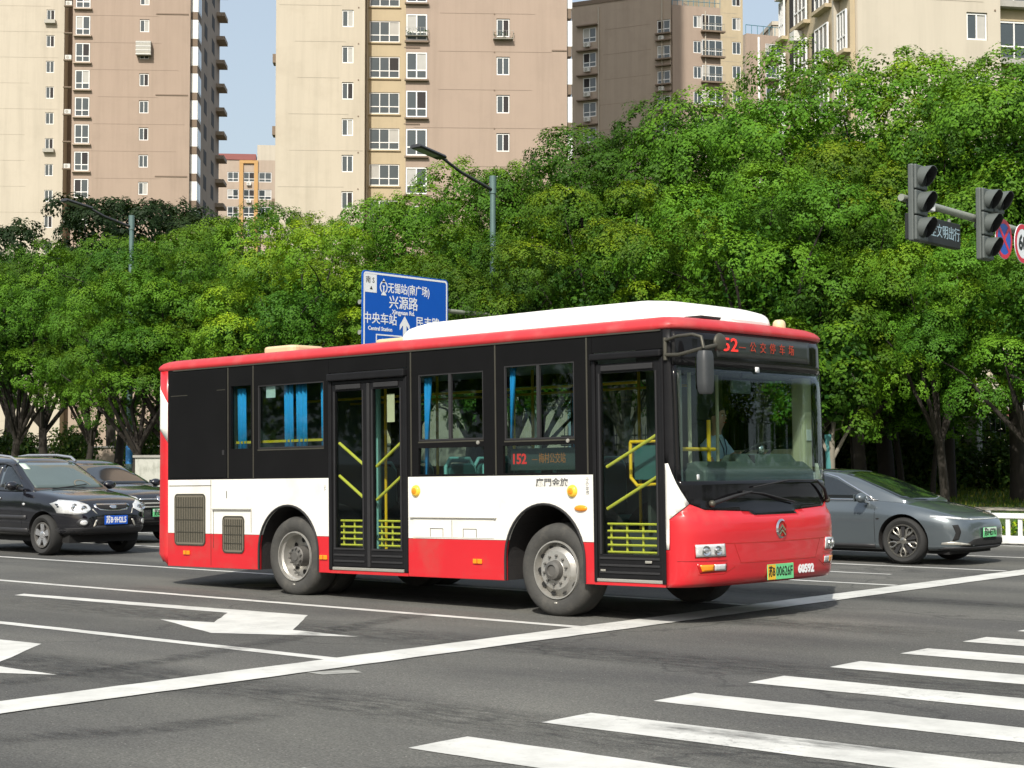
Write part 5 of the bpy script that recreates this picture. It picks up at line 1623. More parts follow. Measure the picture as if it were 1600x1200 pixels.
seam_y(-6.02, -6.01, 1.24, 1.33)
o = box('battery_hatch', -2.72, -1.50, -.006, -.0005, .81, 1.015, M['bus_white'], bus, bevel=.003)
box('drip_ridge', -2.76, -1.46, -.030, -.0005, 1.022, 1.045, M['bus_white'], bus, bevel=.01)
for x in (-2.35, -1.85):
    b = MB(); b.box(x - .10, x + .10, -.010, -.0065, .905, .91); b.box(x - .10, x - .095, -.010, -.0065, .82, .905); b.box(x + .095, x + .10, -.010, -.0065, .82, .905)
    b.build('latch_recess', M['bracket'], o)
box('panel_seam', -2.12, -2.115, -.0085, -.0065, .82, 1.0, M['bracket'], o)
for x, z in ((-2.67, 1.32), (-.41, 1.31)):
    o = MB().lathe([(0, -.035), (.045, -.032), (.06, -.02), (.066, -.0005)], 'y', (x, 0, z), 24).build('side_indicator', M['yellow_lens'], bus, smooth=50)
    MB().lathe([(0, -.042), (.025, -.040), (.034, -.034)], 'y', (x, 0, z), 20).build('lens', M['amber'], o, smooth=50)
o = MB().ball((-.30, -.004, 1.135), (.085, .028, .034), 20, 10).build('turn_lamp', M['amber'], bus, smooth=60)
for x, z in ((-6.82, .55), (-4.21, .55), (-1.74, .565)):
    o = box('marker_lamp', x - .065, x + .065, -.016, -.0005, z - .026, z + .026, M['amber'], bus, bevel=.006)
    box('lens_divider', x - .004, x + .004, -.019, -.0165, z - .024, z + .024, M['red_lens'], o)
text('廈門金旅', .088, M['print_grey'], bus, (-.685, -.001, 1.395), ROT_NEAR, bold=.002, width=.44)
text('小心台阶', .045, M['print_grey'], bus, (-.215, -.001, 1.36), ROT_NEAR).rotation_euler = (R(90), R(90), 0)
text('12人', .035, M['print_grey'], bus, (-4.185, -.001, 1.36), ROT_NEAR).rotation_euler = (R(90), R(90), 0)

# ---- doors
def rails_grid(x0, x1, z0_, z1_, y, par, nh=5, nv=4, m='lime_rail'):
    b = MB()
    for i in range(nh): z = z0_ + (z1_ - z0_) * i / (nh - 1); b.tube([(x0, y, z), (x1, y, z)], .013, 6)
    for i in range(nv): x = x0 + (x1 - x0) * (i + .12) / (nv - .76); b.tube([(x, y + .024, z0_), (x, y + .024, z1_)], .013, 6)
    return b.build('guard_rail', M[m], par)
def leaf(x0, x1, g0, g1, z0_, z1_, gz0, gz1, hinge):
    d = MB()
    d.box(x0, g0, .0, .045, z0_, z1_); d.box(g1, x1, .0, .045, z0_, z1_)
    d.box(g0, g1, .0, .045, z0_, gz0); d.box(g0, g1, .0, .045, gz1, z1_)
    o = d.build('door', M['black_paint'], bus, bevel=.006)
    pn_ = box('door_glass', g0 - .01, g1 + .01, .02, .026, gz0 - .01, gz1 + .01, M['door_pane'], o)
    for i, z in enumerate((z0_ + .05, z0_ + .12, z0_ + .19)):
        box('kick_rib', g0 - .03, g1 + .03, -.010, -.0005, z, z + .022, M['rubber'], o, bevel=.003)
    box('hinge_cover', g0 + .02, g1 - .02, -.018, -.0005, gz1 + .02, gz1 + .075, M['rubber'], o, bevel=.006)
    MB().box(g0 - .022, g0 - .004, -.007, -.0005, gz0, gz1).build('seal', M['rubber'], o)
    MB().box(g1 + .004, g1 + .022, -.007, -.0005, gz0, gz1).build('seal', M['rubber'], o)
    return o
# front door, one wide leaf
fd = leaf(-.085, .715, -.03, .66, .44, 2.585, .68, 2.49, 1)
box('latch', .52, .60, -.022, -.0105, .60, .625, M['silver_trim'], fd, bevel=.004); box('latch', -.04, .02, -.02, -.0105, .51, .53, M['silver_trim'], fd)
b = MB(); b.box(-.131, -.09, -.014, .05, .40, 2.62); b.box(.72, .765, -.014, .05, .40, 2.62)
b.build('door_post', M['black_paint'], bus, bevel=.008)
box('door_hood', -.135, .765, -.055, .03, 2.622, 2.69, M['black_paint'], bus, bevel=.015)
box('door_sill', -.10, .74, -.012, .06, .405, .437, M['silver_trim'], bus, bevel=.006)
box('sill_strip', -.131, .755, -.002, .04, .372, .403, M['bus_red'], bus)
rails_grid(.0, .65, .70, .98, .06, fd)
b = MB(); b.tube([(.0, .055, 1.55), (.66, .055, 1.87)], .018, 8); b.tube([(.0, .055, 1.13), (.66, .055, 1.46)], .018, 8); b.build('grab_bar', M['lime_rail'], fd)
b = MB(); b.tube([(.62, .24, .60), (.62, .24, 2.65)], .018, 8)
fr_ = [(.16, .24, 1.80), (.60, .24, 1.80), (.60, .24, 1.38), (.24, .24, 1.36), (.16, .24, 1.44), (.16, .24, 1.80)]
b.tube(fr_, .018, 8); b.build('barrier_rail', M['yellow_rail'], bus)
box('barrier_panel', .21, .57, .235, .245, 1.42, 1.76, M['seat'], bus)
# rear door, two leaves
for (x0, x1, g0, g1, s) in ((-4.055, -3.462, -4.0, -3.54, 1), (-3.412, -2.86, -3.36, -2.92, -1)):
    l_ = leaf(x0, x1, g0, g1, .455, 2.555, .66, 2.48, s)
    rails_grid(g0 + .03, g1 - .02, .70, .98, .06, l_, nv=3)
    b = MB()
    for za, zb_ in ((1.88, 1.60), (1.50, 1.22)):
        if s > 0: b.tube([(g0 + .01, .055, za), (g1, .055, zb_)], .018, 8)
        else: b.tube([(g0, .055, zb_), (g1 - .01, .055, za)], .018, 8)
    b.build('grab_bar', M['lime_rail'], l_)
b = MB(); b.box(-3.458, -3.437, -.010, .04, .455, 2.555); b.box(-3.434, -3.416, -.010, .04, .455, 2.555); b.build('door_seal', M['rubber'], bus, bevel=.005)
b = MB(); b.box(-4.111, -4.06, -.014, .05, .41, 2.60); b.box(-2.855, -2.804, -.014, .05, .41, 2.60); b.box(-4.06, -2.855, .0, .045, 2.558, 2.60); b.build('door_post', M['black_paint'], bus, bevel=.008)
box('door_hood', -4.10, -2.81, -.055, .03, 2.602, 2.69, M['black_paint'], bus, bevel=.015)
box('door_sill', -4.05, -2.87, -.012, .06, .41, .445, M['silver_trim'], bus, bevel=.006)
box('sill_strip', -4.111, -2.804, -.002, .04, .372, .406, M['bus_red'], bus)
b = MB(); b.tube([(-3.33, .62, .6), (-3.33, .62, 2.65)], .018, 8); b.build('pole', M['yellow_rail'], bus)
b = MB(); b.tube([(-3.85, .55, .6), (-3.85, .55, 2.65)], .030, 8); b.build('pole', M['seat_rim'], bus)
box('route_card', -3.2, -3.08, .07, .075, 2.1, 2.42, M['cream_trim'], bus)

# ---- rear end, roof
def rear_plan(n=10):
    r_ = .09
    P = [(-7.22, 0.0), (-7.32, 0.0)]
    for k in range(1, n + 1):
        t = R(90) * k / n
        P.append((-7.375 - r_ * math.sin(t), r_ - r_ * math.cos(t)))
    P = P + [(-7.485, .5), (-7.50, .9), (-7.51, BW / 2), (-7.50, BW - .9)] + [(x, BW - y) for x, y in P[::-1]]
    return P
RP = rear_plan()
zl = [.46, .52, .8, 1.4, 2.0, 2.5, 2.885]
vs, fs = [], []
for z in zl:
    sh = .025 * max(0, (z - .5) / 2.4); lo = .06 if z == .46 else 0
    for x, y in RP:
        zz = z if z > .5 else z - .085 * max(0, (x + 7.46) / .24)
        vs.append((x + (sh + lo) * (1 if x < -7.22 else 0), y, zz))
m_ = len(RP)
for i in range(len(zl) - 1):
    for j in range(m_ - 1): fs.append((i*m_ + j, i*m_ + j + 1, (i+1)*m_ + j + 1, (i+1)*m_ + j))
o = MB().add(vs, fs).build('rear_shell', M['bus_red'], bus, smooth=40); solid(o, .03, -1 if True else 1)
bm_ = bmesh.new(); bm_.from_mesh(o.data)
if sum(f.normal.x for f in bm_.faces) > 0: bmesh.ops.reverse_faces(bm_, faces=bm_.faces)
bm_.to_mesh(o.data); bm_.free(); shade(o.data, 40)
bv = BVHTree.FromPolygons([Vector(v) for v in vs], [tuple(f) for f in fs])
patch('chevron_panel', bv, [(-7.43, 2.72), (-7.222, 2.47), (-7.222, 1.96), (-7.44, 2.18)], 'y', .004, M['bus_white'], bus, nu=10, nv=4, thick=.003)
rw = MB().prism(rrect(.35, BW - .35, 1.75, 2.6, .12), -7.53, -7.51, 'x').build('rear_window', M['black_gloss'], bus)
for y in (.25, BW - .25): box('tail_lamp', -7.53, -7.47, y - .07, y + .07, .85, 1.35, M['red_lens'], bus, bevel=.01)
box('tail_lamp', -7.475, -7.45, .10, .24, .74, 1.25, M['red_lens'], bus, bevel=.005)

out = [(p[0] + .02 * (1 if p[0] < -7.22 else 0), p[1]) for p in RP][::-1]           # far rear -> near rear
fr = [tuple(front(q, 2.89)[0])[:2] for q in np.linspace(-1, 1, 41)]
near = [(x, 0.0) for x in np.linspace(-6.8, .6, 16)]; far = [(x, BW) for x in np.linspace(.6, -6.8, 16)]
PL = out + near + fr + far
cx_, cy_ = -3.3, BW / 2
rings = []
for d, z in ((.0, 2.89), (-.012, 2.905), (-.016, 2.93), (.0, 2.957), (.03, 2.986), (.08, 3.010), (.15, 3.026), (.4, 3.046), (.9, 3.06)):
    ring = []
    for x, y in PL:
        fx = 1 - d / 4.2; fy = 1 - d / (BW / 2)
        ring.append((cx_ + (x - cx_) * fx, cy_ + (y - cy_) * fy, z))
    rings.append(ring)
vs = [p for r_ in rings for p in r_]; n_ = len(PL)
fs = [(i*n_ + j, i*n_ + (j+1) % n_, (i+1)*n_ + (j+1) % n_, (i+1)*n_ + j) for i in range(len(rings) - 1) for j in range(n_)]
fs.append(tuple((len(rings) - 1) * n_ + j for j in range(n_)))
fs.append(tuple(range(n_))[::-1])
roof = MB().add(vs, fs).build('roof', M['bus_roof'], bus, smooth=50)
box('rain_gutter', -7.1, .74, -.012, .01, 2.872, 2.888, M['bracket'], bus)
# white fairing on the roof
vs, fs = [], []
prof = [(-3.36, .0, .80), (-3.28, .11, .92), (-3.14, .19, .98), (-2.88, .23, 1.0), (-1.0, .24, 1.0), (.15, .235, 1.0), (.34, .22, .93), (.56, .165, .76), (.72, .095, .54), (.84, .02, .34)]
na = 17
for x, h, f in prof:
    for k in range(na):
        t = math.pi * k / (na - 1)
        cy, sy = math.cos(t), math.sin(t)
        y = BW / 2 - 1.10 * f * np.sign(cy) * abs(cy) ** .35
        z = 3.000 + (h + .032) * abs(sy) ** .45
        vs.append((x, float(y), float(z)))
for i in range(len(prof) - 1):
    for k in range(na - 1): fs.append((i*na + k, i*na + k + 1, (i+1)*na + k + 1, (i+1)*na + k))
fs += [tuple(range(na)), tuple((len(prof) - 1) * na + k for k in range(na))]
pod = MB().add(vs, fs).build('roof_fairing', M['bus_pod'], bus, smooth=40)
box('fairing_gap', .30, .80, .60, 1.45, 3.035, 3.06, M['rubber'], pod)
for x, y in ((-5.45, .62), (-3.42, .62)):
    o = MB().prism(rrect(x - .30, x + .30, y - .28, y + .28, .10), 3.02, 3.125 if x < -4 else 3.09, 'z').build('roof_vent', M['bus_pod_beige'], bus, bevel=.03)
MB().prism(rrect(-5.0, -4.7, .5, .9, .08), 3.02, 3.07, 'z').build('roof_vent', M['bus_roof'], bus, bevel=.015)
o = MB().lathe([(.07, 3.0), (.07, 3.04), (.062, 3.075), (.042, 3.095), (0, 3.10)], 'z', (.83, 1.98, 0), 20).build('roof_lamp', M['bus_pod_beige'], bus, smooth=50)

# ---- front end
red = [(-1, .372), (1, .372), (1, .732), (.976, .732), (.972, 1.028), (.812, 1.174), (.706, 1.116), (.277, 1.089), (.258, 1.052), (-.258, 1.052), (-.277, 1.089), (-.706, 1.116), (-.812, 1.174), (-.972, 1.028), (-.976, .732), (-1, .732)]
fpatch('front_bumper', red, M['bus_red'], 0, 60, 20)
wh = [(-1, 1.574), (-.966, 1.574), (-.936, 1.474), (-.908, 1.387), (-.873, 1.30), (-.816, 1.181), (-.975, 1.033), (-.980, .738), (-1, .738)]
fpatch('corner_panel', wh, M['bus_white'], 0, 8, 12)
fpatch('corner_panel', [(-q, z) for q, z in wh], M['bus_white'], 0, 8, 12)
lo = [(-.811, 1.182), (-.706, 1.120), (-.277, 1.093), (-.256, 1.056), (.256, 1.056), (.277, 1.093), (.706, 1.120), (.811, 1.182), (.869, 1.303), (.904, 1.388), (.907, 1.40), (-.907, 1.40), (-.904, 1.388), (-.869, 1.303)]
fpatch('windscreen_surround', lo, M['black_gloss'], 0, 40, 8)
fpatch('windscreen_surround', [(-.912, 2.535), (.912, 2.535), (.905, 2.885), (-.905, 2.885)], M['black_gloss'], 0, 40, 4)
for s in (-1, 1):
    fpatch('windscreen_surround', [(s * .908, 1.403), (s * .868, 1.403), (s * .876, 2.532), (s * .912, 2.532)], M['black_gloss'], 0, 2, 10)
    fpatch('corner_post', [(s * 1, 1.578), (s * .968, 1.578), (s * .938, 1.480), (s * .911, 1.403), (s * .915, 2.535), (s * .908, 2.885), (s * 1, 2.885)], M['black_paint'], 0, 6, 10)
fpatch('windscreen', [(-.872, 1.403), (.872, 1.403), (.878, 2.532), (-.878, 2.532)], M['shield'], -.004, 40, 8, thick=.004)
# destination board
fpatch('destination_board', [(-.50, 2.632), (.635, 2.632), (.645, 2.862), (-.49, 2.862)], M['led_board'], .003, 24, 3, thick=.004)
text('152', .19, M['led_red'], bus, fpt(-.40, 2.755, .014), frot(-.38, 2.75), width=.34, bold=.002)
text('—', .12, M['led_dim'], bus, fpt(-.225, 2.75, .014), (R(90), 0, R(90)))
for i, ch in enumerate('公交停车场'):
    text(ch, .115, M['led_dim'], bus, fpt(-.10 + .118 * i, 2.75, .014), frot(-.10 + .118 * i, 2.75))
# seams and lamps on the bumper
fline('panel_seam', [(-.80, .795), (-.51, .786), (0, .782), (.51, .786), (.80, .795)], .008, M['red_lens'])
fline('panel_seam', [(-.51, .780), (-.445, .592), (.445, .592), (.51, .780)], .010, M['red_lens'])
for s in (-1, 1):
    rec = fpatch('lamp_recess', [(s * q, z) for q, z in ((-.832, .795), (-.597, .795), (-.585, .658), (-.826, .655))], M['red_lens'], .003, 10, 4, thick=.004)
    hl = fpatch('headlight', [(s * q, z) for q, z in ((-.826, .785), (-.603, .787), (-.592, .668), (-.820, .665))], M['clear_lens'], .010, 10, 4, thick=.006)
    for q, r_ in ((-.755, .050), (-.665, .046)):
        p, nn = front(s * q, .725, .016)
        l_ = MB().lathe([(r_, .0), (r_ * .95, .010), (r_ * .55, .004), (r_ * .5, .012), (0, .016)], 'x', (0, 0, 0), 20).build('reflector', M['chrome'], hl, smooth=40)
        l_.location = p; l_.rotation_euler = (0, 0, math.atan2(nn.y, nn.x))
    fg = fpatch('fog_lamp', [(s * q, z) for q, z in ((-.818, .602), (-.578, .602), (-.574, .515), (-.79, .505))], M['red_lens'], .003, 10, 3, thick=.004)
    fpatch('lens', [(s * q, z) for q, z in ((-.795, .588), (-.690, .588), (-.688, .527), (-.775, .522))], M['amber'], .008, 6, 3, thick=.005, parent=fg)
    fpatch('lens', [(s * q, z) for q, z in ((-.684, .588), (-.590, .588), (-.588, .527), (-.682, .527))], M['clear_lens'], .008, 6, 3, thick=.005, parent=fg)
    fline('bumper_crease', [(s * .93, .635), (s * .58, .632)], .012, M['bus_red'], off=.008)
    fline('bumper_crease', [(s * .80, .495), (s * .60, .492), (s * .50, .56)], .010, M['red_lens'], off=.002)
# round emblem: ring with two stacked chevrons
p0 = fpt(0, .907, .004)
b = MB()
for k in range(32):
    a0, a1 = 2 * math.pi * k / 32, 2 * math.pi * (k + 1) / 32
    q = []
    for a, r_, dx in ((a0, 1, .0), (a0, .8, .014), (a1, .8, .014), (a1, 1, .0)): q.append((p0.x + dx, p0.y + .098 * r_ * math.cos(a), p0.z + .100 * r_ * math.sin(a)))
    b.add(q, [(0, 1, 2, 3)])
em = b.build('emblem', M['chrome'], bus, smooth=60)
MB().add([(p0.x + .002, p0.y + .078 * math.cos(2*math.pi*k/32), p0.z + .080 * math.sin(2*math.pi*k/32)) for k in range(32)], [tuple(range(32))]).build('emblem_field', M['red_lens'], em, fix=False)
for dz in (-.040, .006):
    pts = [(-.062, -.012), (-.03, .012), (0, .042), (.03, .012), (.062, -.012), (.062, -.036), (.03, -.012), (0, .014), (-.03, -.012), (-.062, -.036)]
    MB().prism([(p0.y + y, p0.z + z + dz) for y, z in pts], p0.x + .003, p0.x + .012, 'x').build('chevron', M['chrome'], em)
# plate and fleet number
px_ = fpt(0, .472, .010)
pl = box('number_plate', px_.x - .004, px_.x + .004, BW/2 - .24, BW/2 + .24, .395, .552, M['plate_green'], bus, bevel=.003)
box('plate_field', px_.x + .0045, px_.x + .006, BW/2 - .236, BW/2 - .095, .399, .548, M['plate_yellow'], pl)
text('苏B', .115, M['print_black'], pl, (px_.x + .0065, BW/2 - .165, .472), ROT_FRONT, width=.115, bold=.003)
text('00626F', .135, M['print_black'], pl, (px_.x + .0045, BW/2 + .068, .472), ROT_FRONT, width=.30, bold=.002)
q_ = .325
text('60592', .115, M['print_white'], bus, fpt(q_, .478, .006), frot(q_, .478), bold=.006, width=.33)
# wipers
def wiper(pts, blade):
    P = [fpt(q, z, o_) for q, z, o_ in pts]
    o = MB().tube(P, [.022, .016, .010], 8).build('wiper', M['rubber'], bus, smooth=50)
    B = [fpt(q, z, o_) for q, z, o_ in blade]
    MB().tube(B, .009, 6).build('wiper_blade', M['rubber'], o)
    MB().ball(P[0], .035, 12, 8).build('wiper_pivot', M['bracket'], o, smooth=60)
wiper([(-.643, 1.176, .03), (-.43, 1.25, .06), (-.249, 1.287, .05)], [(-.33, 1.29, .035), (-.1, 1.265, .03), (.27, 1.17, .03)])
wiper([(.80, 1.18, .03), (.70, 1.30, .05), (.572, 1.393, .05)], [(.60, 1.385, .035), (.222, 1.397, .025), (-.203, 1.331, .025)])

# ---- mirrors
b = MB()
b.tube([(.80, -.01, 2.77), (.98, -.06, 2.80), (1.20, -.11, 2.80), (1.31, -.12, 2.77), (1.335, -.12, 2.66)], .017, 8)
b.tube([(.80, -.01, 2.63), (1.0, -.06, 2.62), (1.30, -.10, 2.66), (1.32, .1, 2.70)], .019, 8)
b.tube([(.80, -.01, 2.58), (.80, -.01, 2.80)], .022, 8)
arm = b.build('mirror_arm', M['bracket'], bus, smooth=50)
sec = rrect(-.085, .085, -.07, .07, .05, 4)
vs, fs = [], []
lev = [(-.205, .72), (-.18, .92), (-.1, 1), (.1, 1), (.17, .95), (.205, .78)]
for z, f in lev: vs += [(1.335 + p[1] * f * .9, -.10 + p[0] * f, 2.43 + z) for p in sec]
k_ = len(sec)
for i in range(len(lev) - 1): fs += [(i*k_ + j, i*k_ + (j+1) % k_, (i+1)*k_ + (j+1) % k_, (i+1)*k_ + j) for j in range(k_)]
fs += [tuple(range(k_))[::-1], tuple((len(lev) - 1) * k_ + j for j in range(k_))]
mr = MB().add(vs, fs).build('door_mirror', M['mirror_case'], bus, smooth=50)
box('mirror_glass', 1.268, 1.271, -.165, -.035, 2.27, 2.58, M['mirror_face'], mr)
cv = MB().ball((1.30, .20, 2.735), (.035, .10, .088), 20, 12).build('convex_mirror', M['bracket'], bus, smooth=60)
MB().tube([(1.32, .1, 2.70), (1.30, .16, 2.73)], .012, 6).build('mirror_stem', M['bracket'], cv)
# the mirror on the far side folds in behind the pillar and is not in view

# ---- wheels
def wheel(x, y, s, kind, r_=.487, zc=.50):
    """s = +1: outer face towards -y"""
    P = [(.298, .045), (.33, .018), (.385, .004), (.435, .012), (.466, .035), (.483, .075), (.487, .10), (.487, .27), (.483, .295), (.466, .33), (.385, .35), (.30, .33)]
    t = MB().lathe([(a * r_ / .487, h * s) for a, h in P], 'y', (0, 0, 0), 56).build('wheel', M['tyre'], bus, smooth=40)
    t.location = (x, y, zc)
    k = r_ / .487
    if kind == 'front':
        pr = [(.305, .040), (.300, .022), (.288, .022), (.282, .055), (.276, .10), (.255, .085), (.215, .045), (.200, .028), (.110, .024), (.105, .02)]
    else:
        pr = [(.305, .040), (.300, .020), (.288, .020), (.282, .06), (.262, .08), (.258, .17), (.245, .19), (.12, .185), (.115, .18)]
    rm = MB().lathe([(a * k, h * s) for a, h in pr], 'y', (0, 0, 0), 48).build('rim', M['steel'], t, smooth=35)
    if kind == 'front':
        hb = [(.108, .026), (.100, -.01), (.094, -.035), (.06, -.048), (.055, -.03), (.0, -.034)]
        MB().lathe([(a, h * s) for a, h in hb], 'y', (0, 0, 0), 28).build('hub', M['steel_dark'], t, smooth=35)
        nr, ny, hr, hy, hs = .150, .022, .243, .072, .030
    else:
        hb = [(.125, .18), (.118, .06), (.10, .045), (.055, .04), (.05, .03), (.0, .03)]
        MB().lathe([(a, h * s) for a, h in hb], 'y', (0, 0, 0), 28).build('hub', M['steel_dark'], t, smooth=35)
        nr, ny, hr, hy, hs = .098, .045, .195, .182, .030
    nut = MB().lathe([(.0, -.026 * s), (.010, -.026 * s), (.014, -.018 * s), (.014, 0)], 'y', (0, 0, 0), 6).mesh('wheel_nut', M['steel_dark'])
    hole = MB().lathe([(.0, -.0015 * s), (hs, -.0015 * s)], 'y', (0, 0, 0), 14).mesh('rim_hole', M['dark'], fix=False)
    for i in range(10):
        a = 2 * math.pi * (i + .3) / 10
        link('wheel_nut', nut, t, (nr * math.cos(a), ny * s, nr * math.sin(a)))
    nh = 10 if kind == 'front' else 8
    for i in range(nh):
        a = 2 * math.pi * (i + .05) / nh
        h = link('rim_hole', hole, t, (hr * k * math.cos(a), (hy - .004) * s, hr * k * math.sin(a)))
        if kind == 'front': h.rotation_euler = Euler((0, -a, 0)).to_matrix().to_4x4().to_euler() if False else (Matrix.Rotation(-a, 4, 'Y') @ Matrix.Rotation(R(-48) * s, 4, 'Z')).to_euler()
    MB().ball((.0, .016 * s, -.338 * k), (.022, .006, .010), 8, 6).build('valve', M['silver_trim'], t)
    return t
wheel(-.70, .035, 1, 'front', .485, .497); wheel(-.70, BW - .035, -1, 'front', .485, .497)
wheel(-4.80, .03, 1, 'rear', .478, .545); wheel(-4.80, BW - .03, -1, 'rear', .478, .545)
for y, s in ((.42, 1), (BW - .42, -1)):
    o = MB().lathe([(.30, .0), (.46, .02 * s), (.478, .07 * s), (.478, .23 * s), (.46, .28 * s), (.30, .3 * s)], 'y', (-4.80, y, .545), 40).build('inner_tyre', M['tyre'], bus, smooth=40)
for ar in (AR_F, AR_R):
    for y0, y1 in ((.045, .78), (BW - .78, BW - .045)):
        pts = arch_pts(ar[0], ar[1] + .012, ar[2] + .012, ZS)
        vs = [(p[0], y0, p[1]) for p in pts] + [(p[0], y1, p[1]) for p in pts]; k = len(pts)
        fs = [(i, i + 1, i + 1 + k, i + k) for i in range(k - 1)]
        yb = y1 if y0 < 1 else y0
        MB().add(vs, fs).add([(p[0], yb, p[1]) for p in pts], [tuple(range(k))]).build('arch_liner', M['arch'], bus, fix=False)
    for y, d in ((0.0, -1), (BW, 1)):
        pts = arch_pts(ar[0], ar[1] - .002, ar[2] - .002, ZS + .01)
        MB().tube([(p[0], y + d * .004, p[1]) for p in pts], .014, 6).build('arch_rim', M['rubber'], bus)
ax = MB()
ax.tube([(-.70, .4, .47), (-.70, BW - .4, .47)], .07, 10); ax.tube([(-4.8, .6, .52), (-4.8, BW - .6, .52)], .12, 10); ax.ball((-4.8, BW/2, .52), .22, 14, 10)
ax.build('axle', M['dark'], bus)

# ---- floor, ceiling, inside
b = MB()
for x0, x1, y0, y1 in ((-7.4, -5.41, .05, BW - .05), (-5.41, -4.29, .80, BW - .80), (-4.29, -1.36, .05, BW - .05), (-1.36, -.24, .80, BW - .80), (-.24, .72, .05, BW - .05)):
    b.box(x0, x1, y0, y1, .42, .50)
b.build('floor', M['dark'], bus)
box('ceiling', -7.3, .72, .05, BW - .05, 2.74, 2.79, M['inside'], bus)
box('rear_bulkhead', -6.0, -5.95, .06, BW - .06, .5, 2.73, M['inside_dark'], bus)
b = MB(); b.box(-7.2, .7, BW - .09, BW - .05, .52, 1.60); b.build('side_lining', M['inside_dark'], bus)
b = MB(); b.box(-5.9, -4.13, .05, .08, 1.16, 1.83); b.box(-2.78, -.15, .05, .08, 1.2, 1.49); b.build('side_lining', M['inside_dark'], bus)
def seat(x, y):
    o = MB().prism(rrect(y - .21, y + .21, 1.02, 1.62, .10), x - .03, x + .03, 'x').build('seat', M['seat'], bus, bevel=.015)
    MB().box(x + .02, x + .44, y - .21, y + .21, .94, 1.01).build('cushion', M['seat'], o, bevel=.02)
    pts = [(x - .01, y - .23, 1.15), (x - .02, y - .225, 1.58), (x - .02, y - .15, 1.675), (x - .02, y + .15, 1.675), (x - .02, y + .225, 1.58), (x - .01, y + .23, 1.15)]
    MB().tube(pts, .022, 8).build('grip', M['seat_rim'], o, smooth=60)
    MB().box(x + .1, x + .3, y - .05, y + .05, .5, .94).build('leg', M['inside_dark'], o)
for x, y in ((-2.36, .40), (-1.78, .40), (-2.36, .86), (-1.78, .86), (-2.4, 2.30), (-1.7, 2.30), (-5.6, 2.3), (-4.9, 2.3), (-4.2, 2.3), (-3.5, 2.3)): seat(x, y)
b = MB()
for x, y in ((-2.05, .95), (-.98, .95), (-1.0, 1.9), (-2.6, 1.9), (-4.2, 1.0), (-4.2, 1.9)): b.tube([(x, y, .5), (x, y, 2.74)], .018, 8)
for y in (.95, 1.9): b.tube([(-5.8, y, 2.45), (-.3, y, 2.45)], .016, 6)
b.build('hand_pole', M['yellow_rail'], bus)
# route board behind the lower pane
o = box('route_board', -1.33, -.40, .09, .13, 1.53, 1.76, M['inside_dark'], bus)
text('152', .15, M['led_red'], o, (-1.215, .0885, 1.645), ROT_NEAR, width=.19, bold=.004)
text('— 梅村公交站', .115, M['led_amber'], o, (-.80, .0885, 1.645), ROT_NEAR, width=.46)
# driver's place
box('driver_platform', -.9, .60, 1.35, BW - .1, .50, .86, M['inside_dark'], bus)
b = MB(); b.prism([(.66, 1.0), (.66, 1.50), (.72, 1.58), (.80, 1.60), (.93, 1.50), (.95, 1.0)], .45, BW - .30, 'y'); ds = b.build('dashboard', M['dash'], bus, bevel=.03)
b = MB(); b.prism([(.50, 1.05), (.50, 1.52), (.60, 1.66), (.74, 1.68), (.82, 1.58), (.82, 1.05)], 1.22, BW - .45, 'y'); b.build('instrument_cowl', M['dash'], bus, bevel=.03)
box('dash_slot', .74, .83, 1.45, 1.47, 1.57, 1.66, M['dark'], ds)
MB().ball((.74, 1.72, 1.72), (.03, .045, .05), 12, 8).build('dash_fan', M['chrome'], ds, smooth=60)
sw = MB(); cpt = Vector((.50, 1.95, 1.67)); ax_ = Vector((-.55, 0, .83)).normalized(); u_ = ax_.cross(Vector((0, 1, 0))).normalized(); v_ = ax_.cross(u_)
ringp = [cpt + (u_ * math.cos(2*math.pi*k/28) + v_ * math.sin(2*math.pi*k/28)) * .235 for k in range(29)]
sw.tube(ringp, .016, 8)
for a in (30, 150, 270): sw.tube([cpt - ax_ * .05, cpt + (u_ * math.cos(R(a)) + v_ * math.sin(R(a))) * .23], .012, 6)
sw.tube([cpt - ax_ * .05, cpt - ax_ * .40], .03, 8); sw.ball(cpt - ax_ * .045, .05, 10, 8)
sw.build('steering_wheel', M['rubber'], bus, smooth=50)
o = MB().prism(rrect(1.70, 2.18, 1.34, 2.02, .10), -.20, -.10, 'x').build('driver_seat', M['inside_dark'], bus, bevel=.03)
MB().box(-.14, .36, 1.70, 2.18, 1.20, 1.32).build('cushion', M['inside_dark'], o, bevel=.04)
MB().box(-.05, .25, 1.8, 2.08, .86, 1.2).build('seat_base', M['inside_dark'], o)
MB().prism(rrect(1.80, 2.08, 2.05, 2.24, .06), -.19, -.12, 'x').build('headrest', M['inside_dark'], o, bevel=.02)
box('cab_partition', -.44, -.40, 1.30, BW - .08, .86, 2.6, M['inside_dark'], bus)
b = MB(); b.tube([(.60, .30, 1.72), (.62, 1.05, 1.72)], .020, 8); b.tube([(.62, .95, 1.0), (.62, .95, 2.02)], .022, 8); b.build('cab_rail', M['yellow_rail'], bus)
b = MB(); b.tube([(.55, .72, .5), (.55, .72, 2.62)], .020, 8); b.tube([(.50, 1.28, .86), (.50, 1.28, 2.62)], .018, 8); b.build('cab_pole', M['cream_trim'], bus)
for i, y in enumerate((.14, .22, .31)): box('door_gear', .70, .73, y, y + .035, .6, 2.55, M['inside'], bus)
o = box('fare_box', .60, .84, .50, .78, .55, 1.50, M['dash'], bus, bevel=.02)
box('card_reader', .62, .80, .55, .70, 1.502, 1.58, M['inside_dark'], o, bevel=.01)
box('pillar_trim', .60, .76, BW - .22, BW - .05, 1.0, 2.72, M['cream_trim'], bus, bevel=.02)
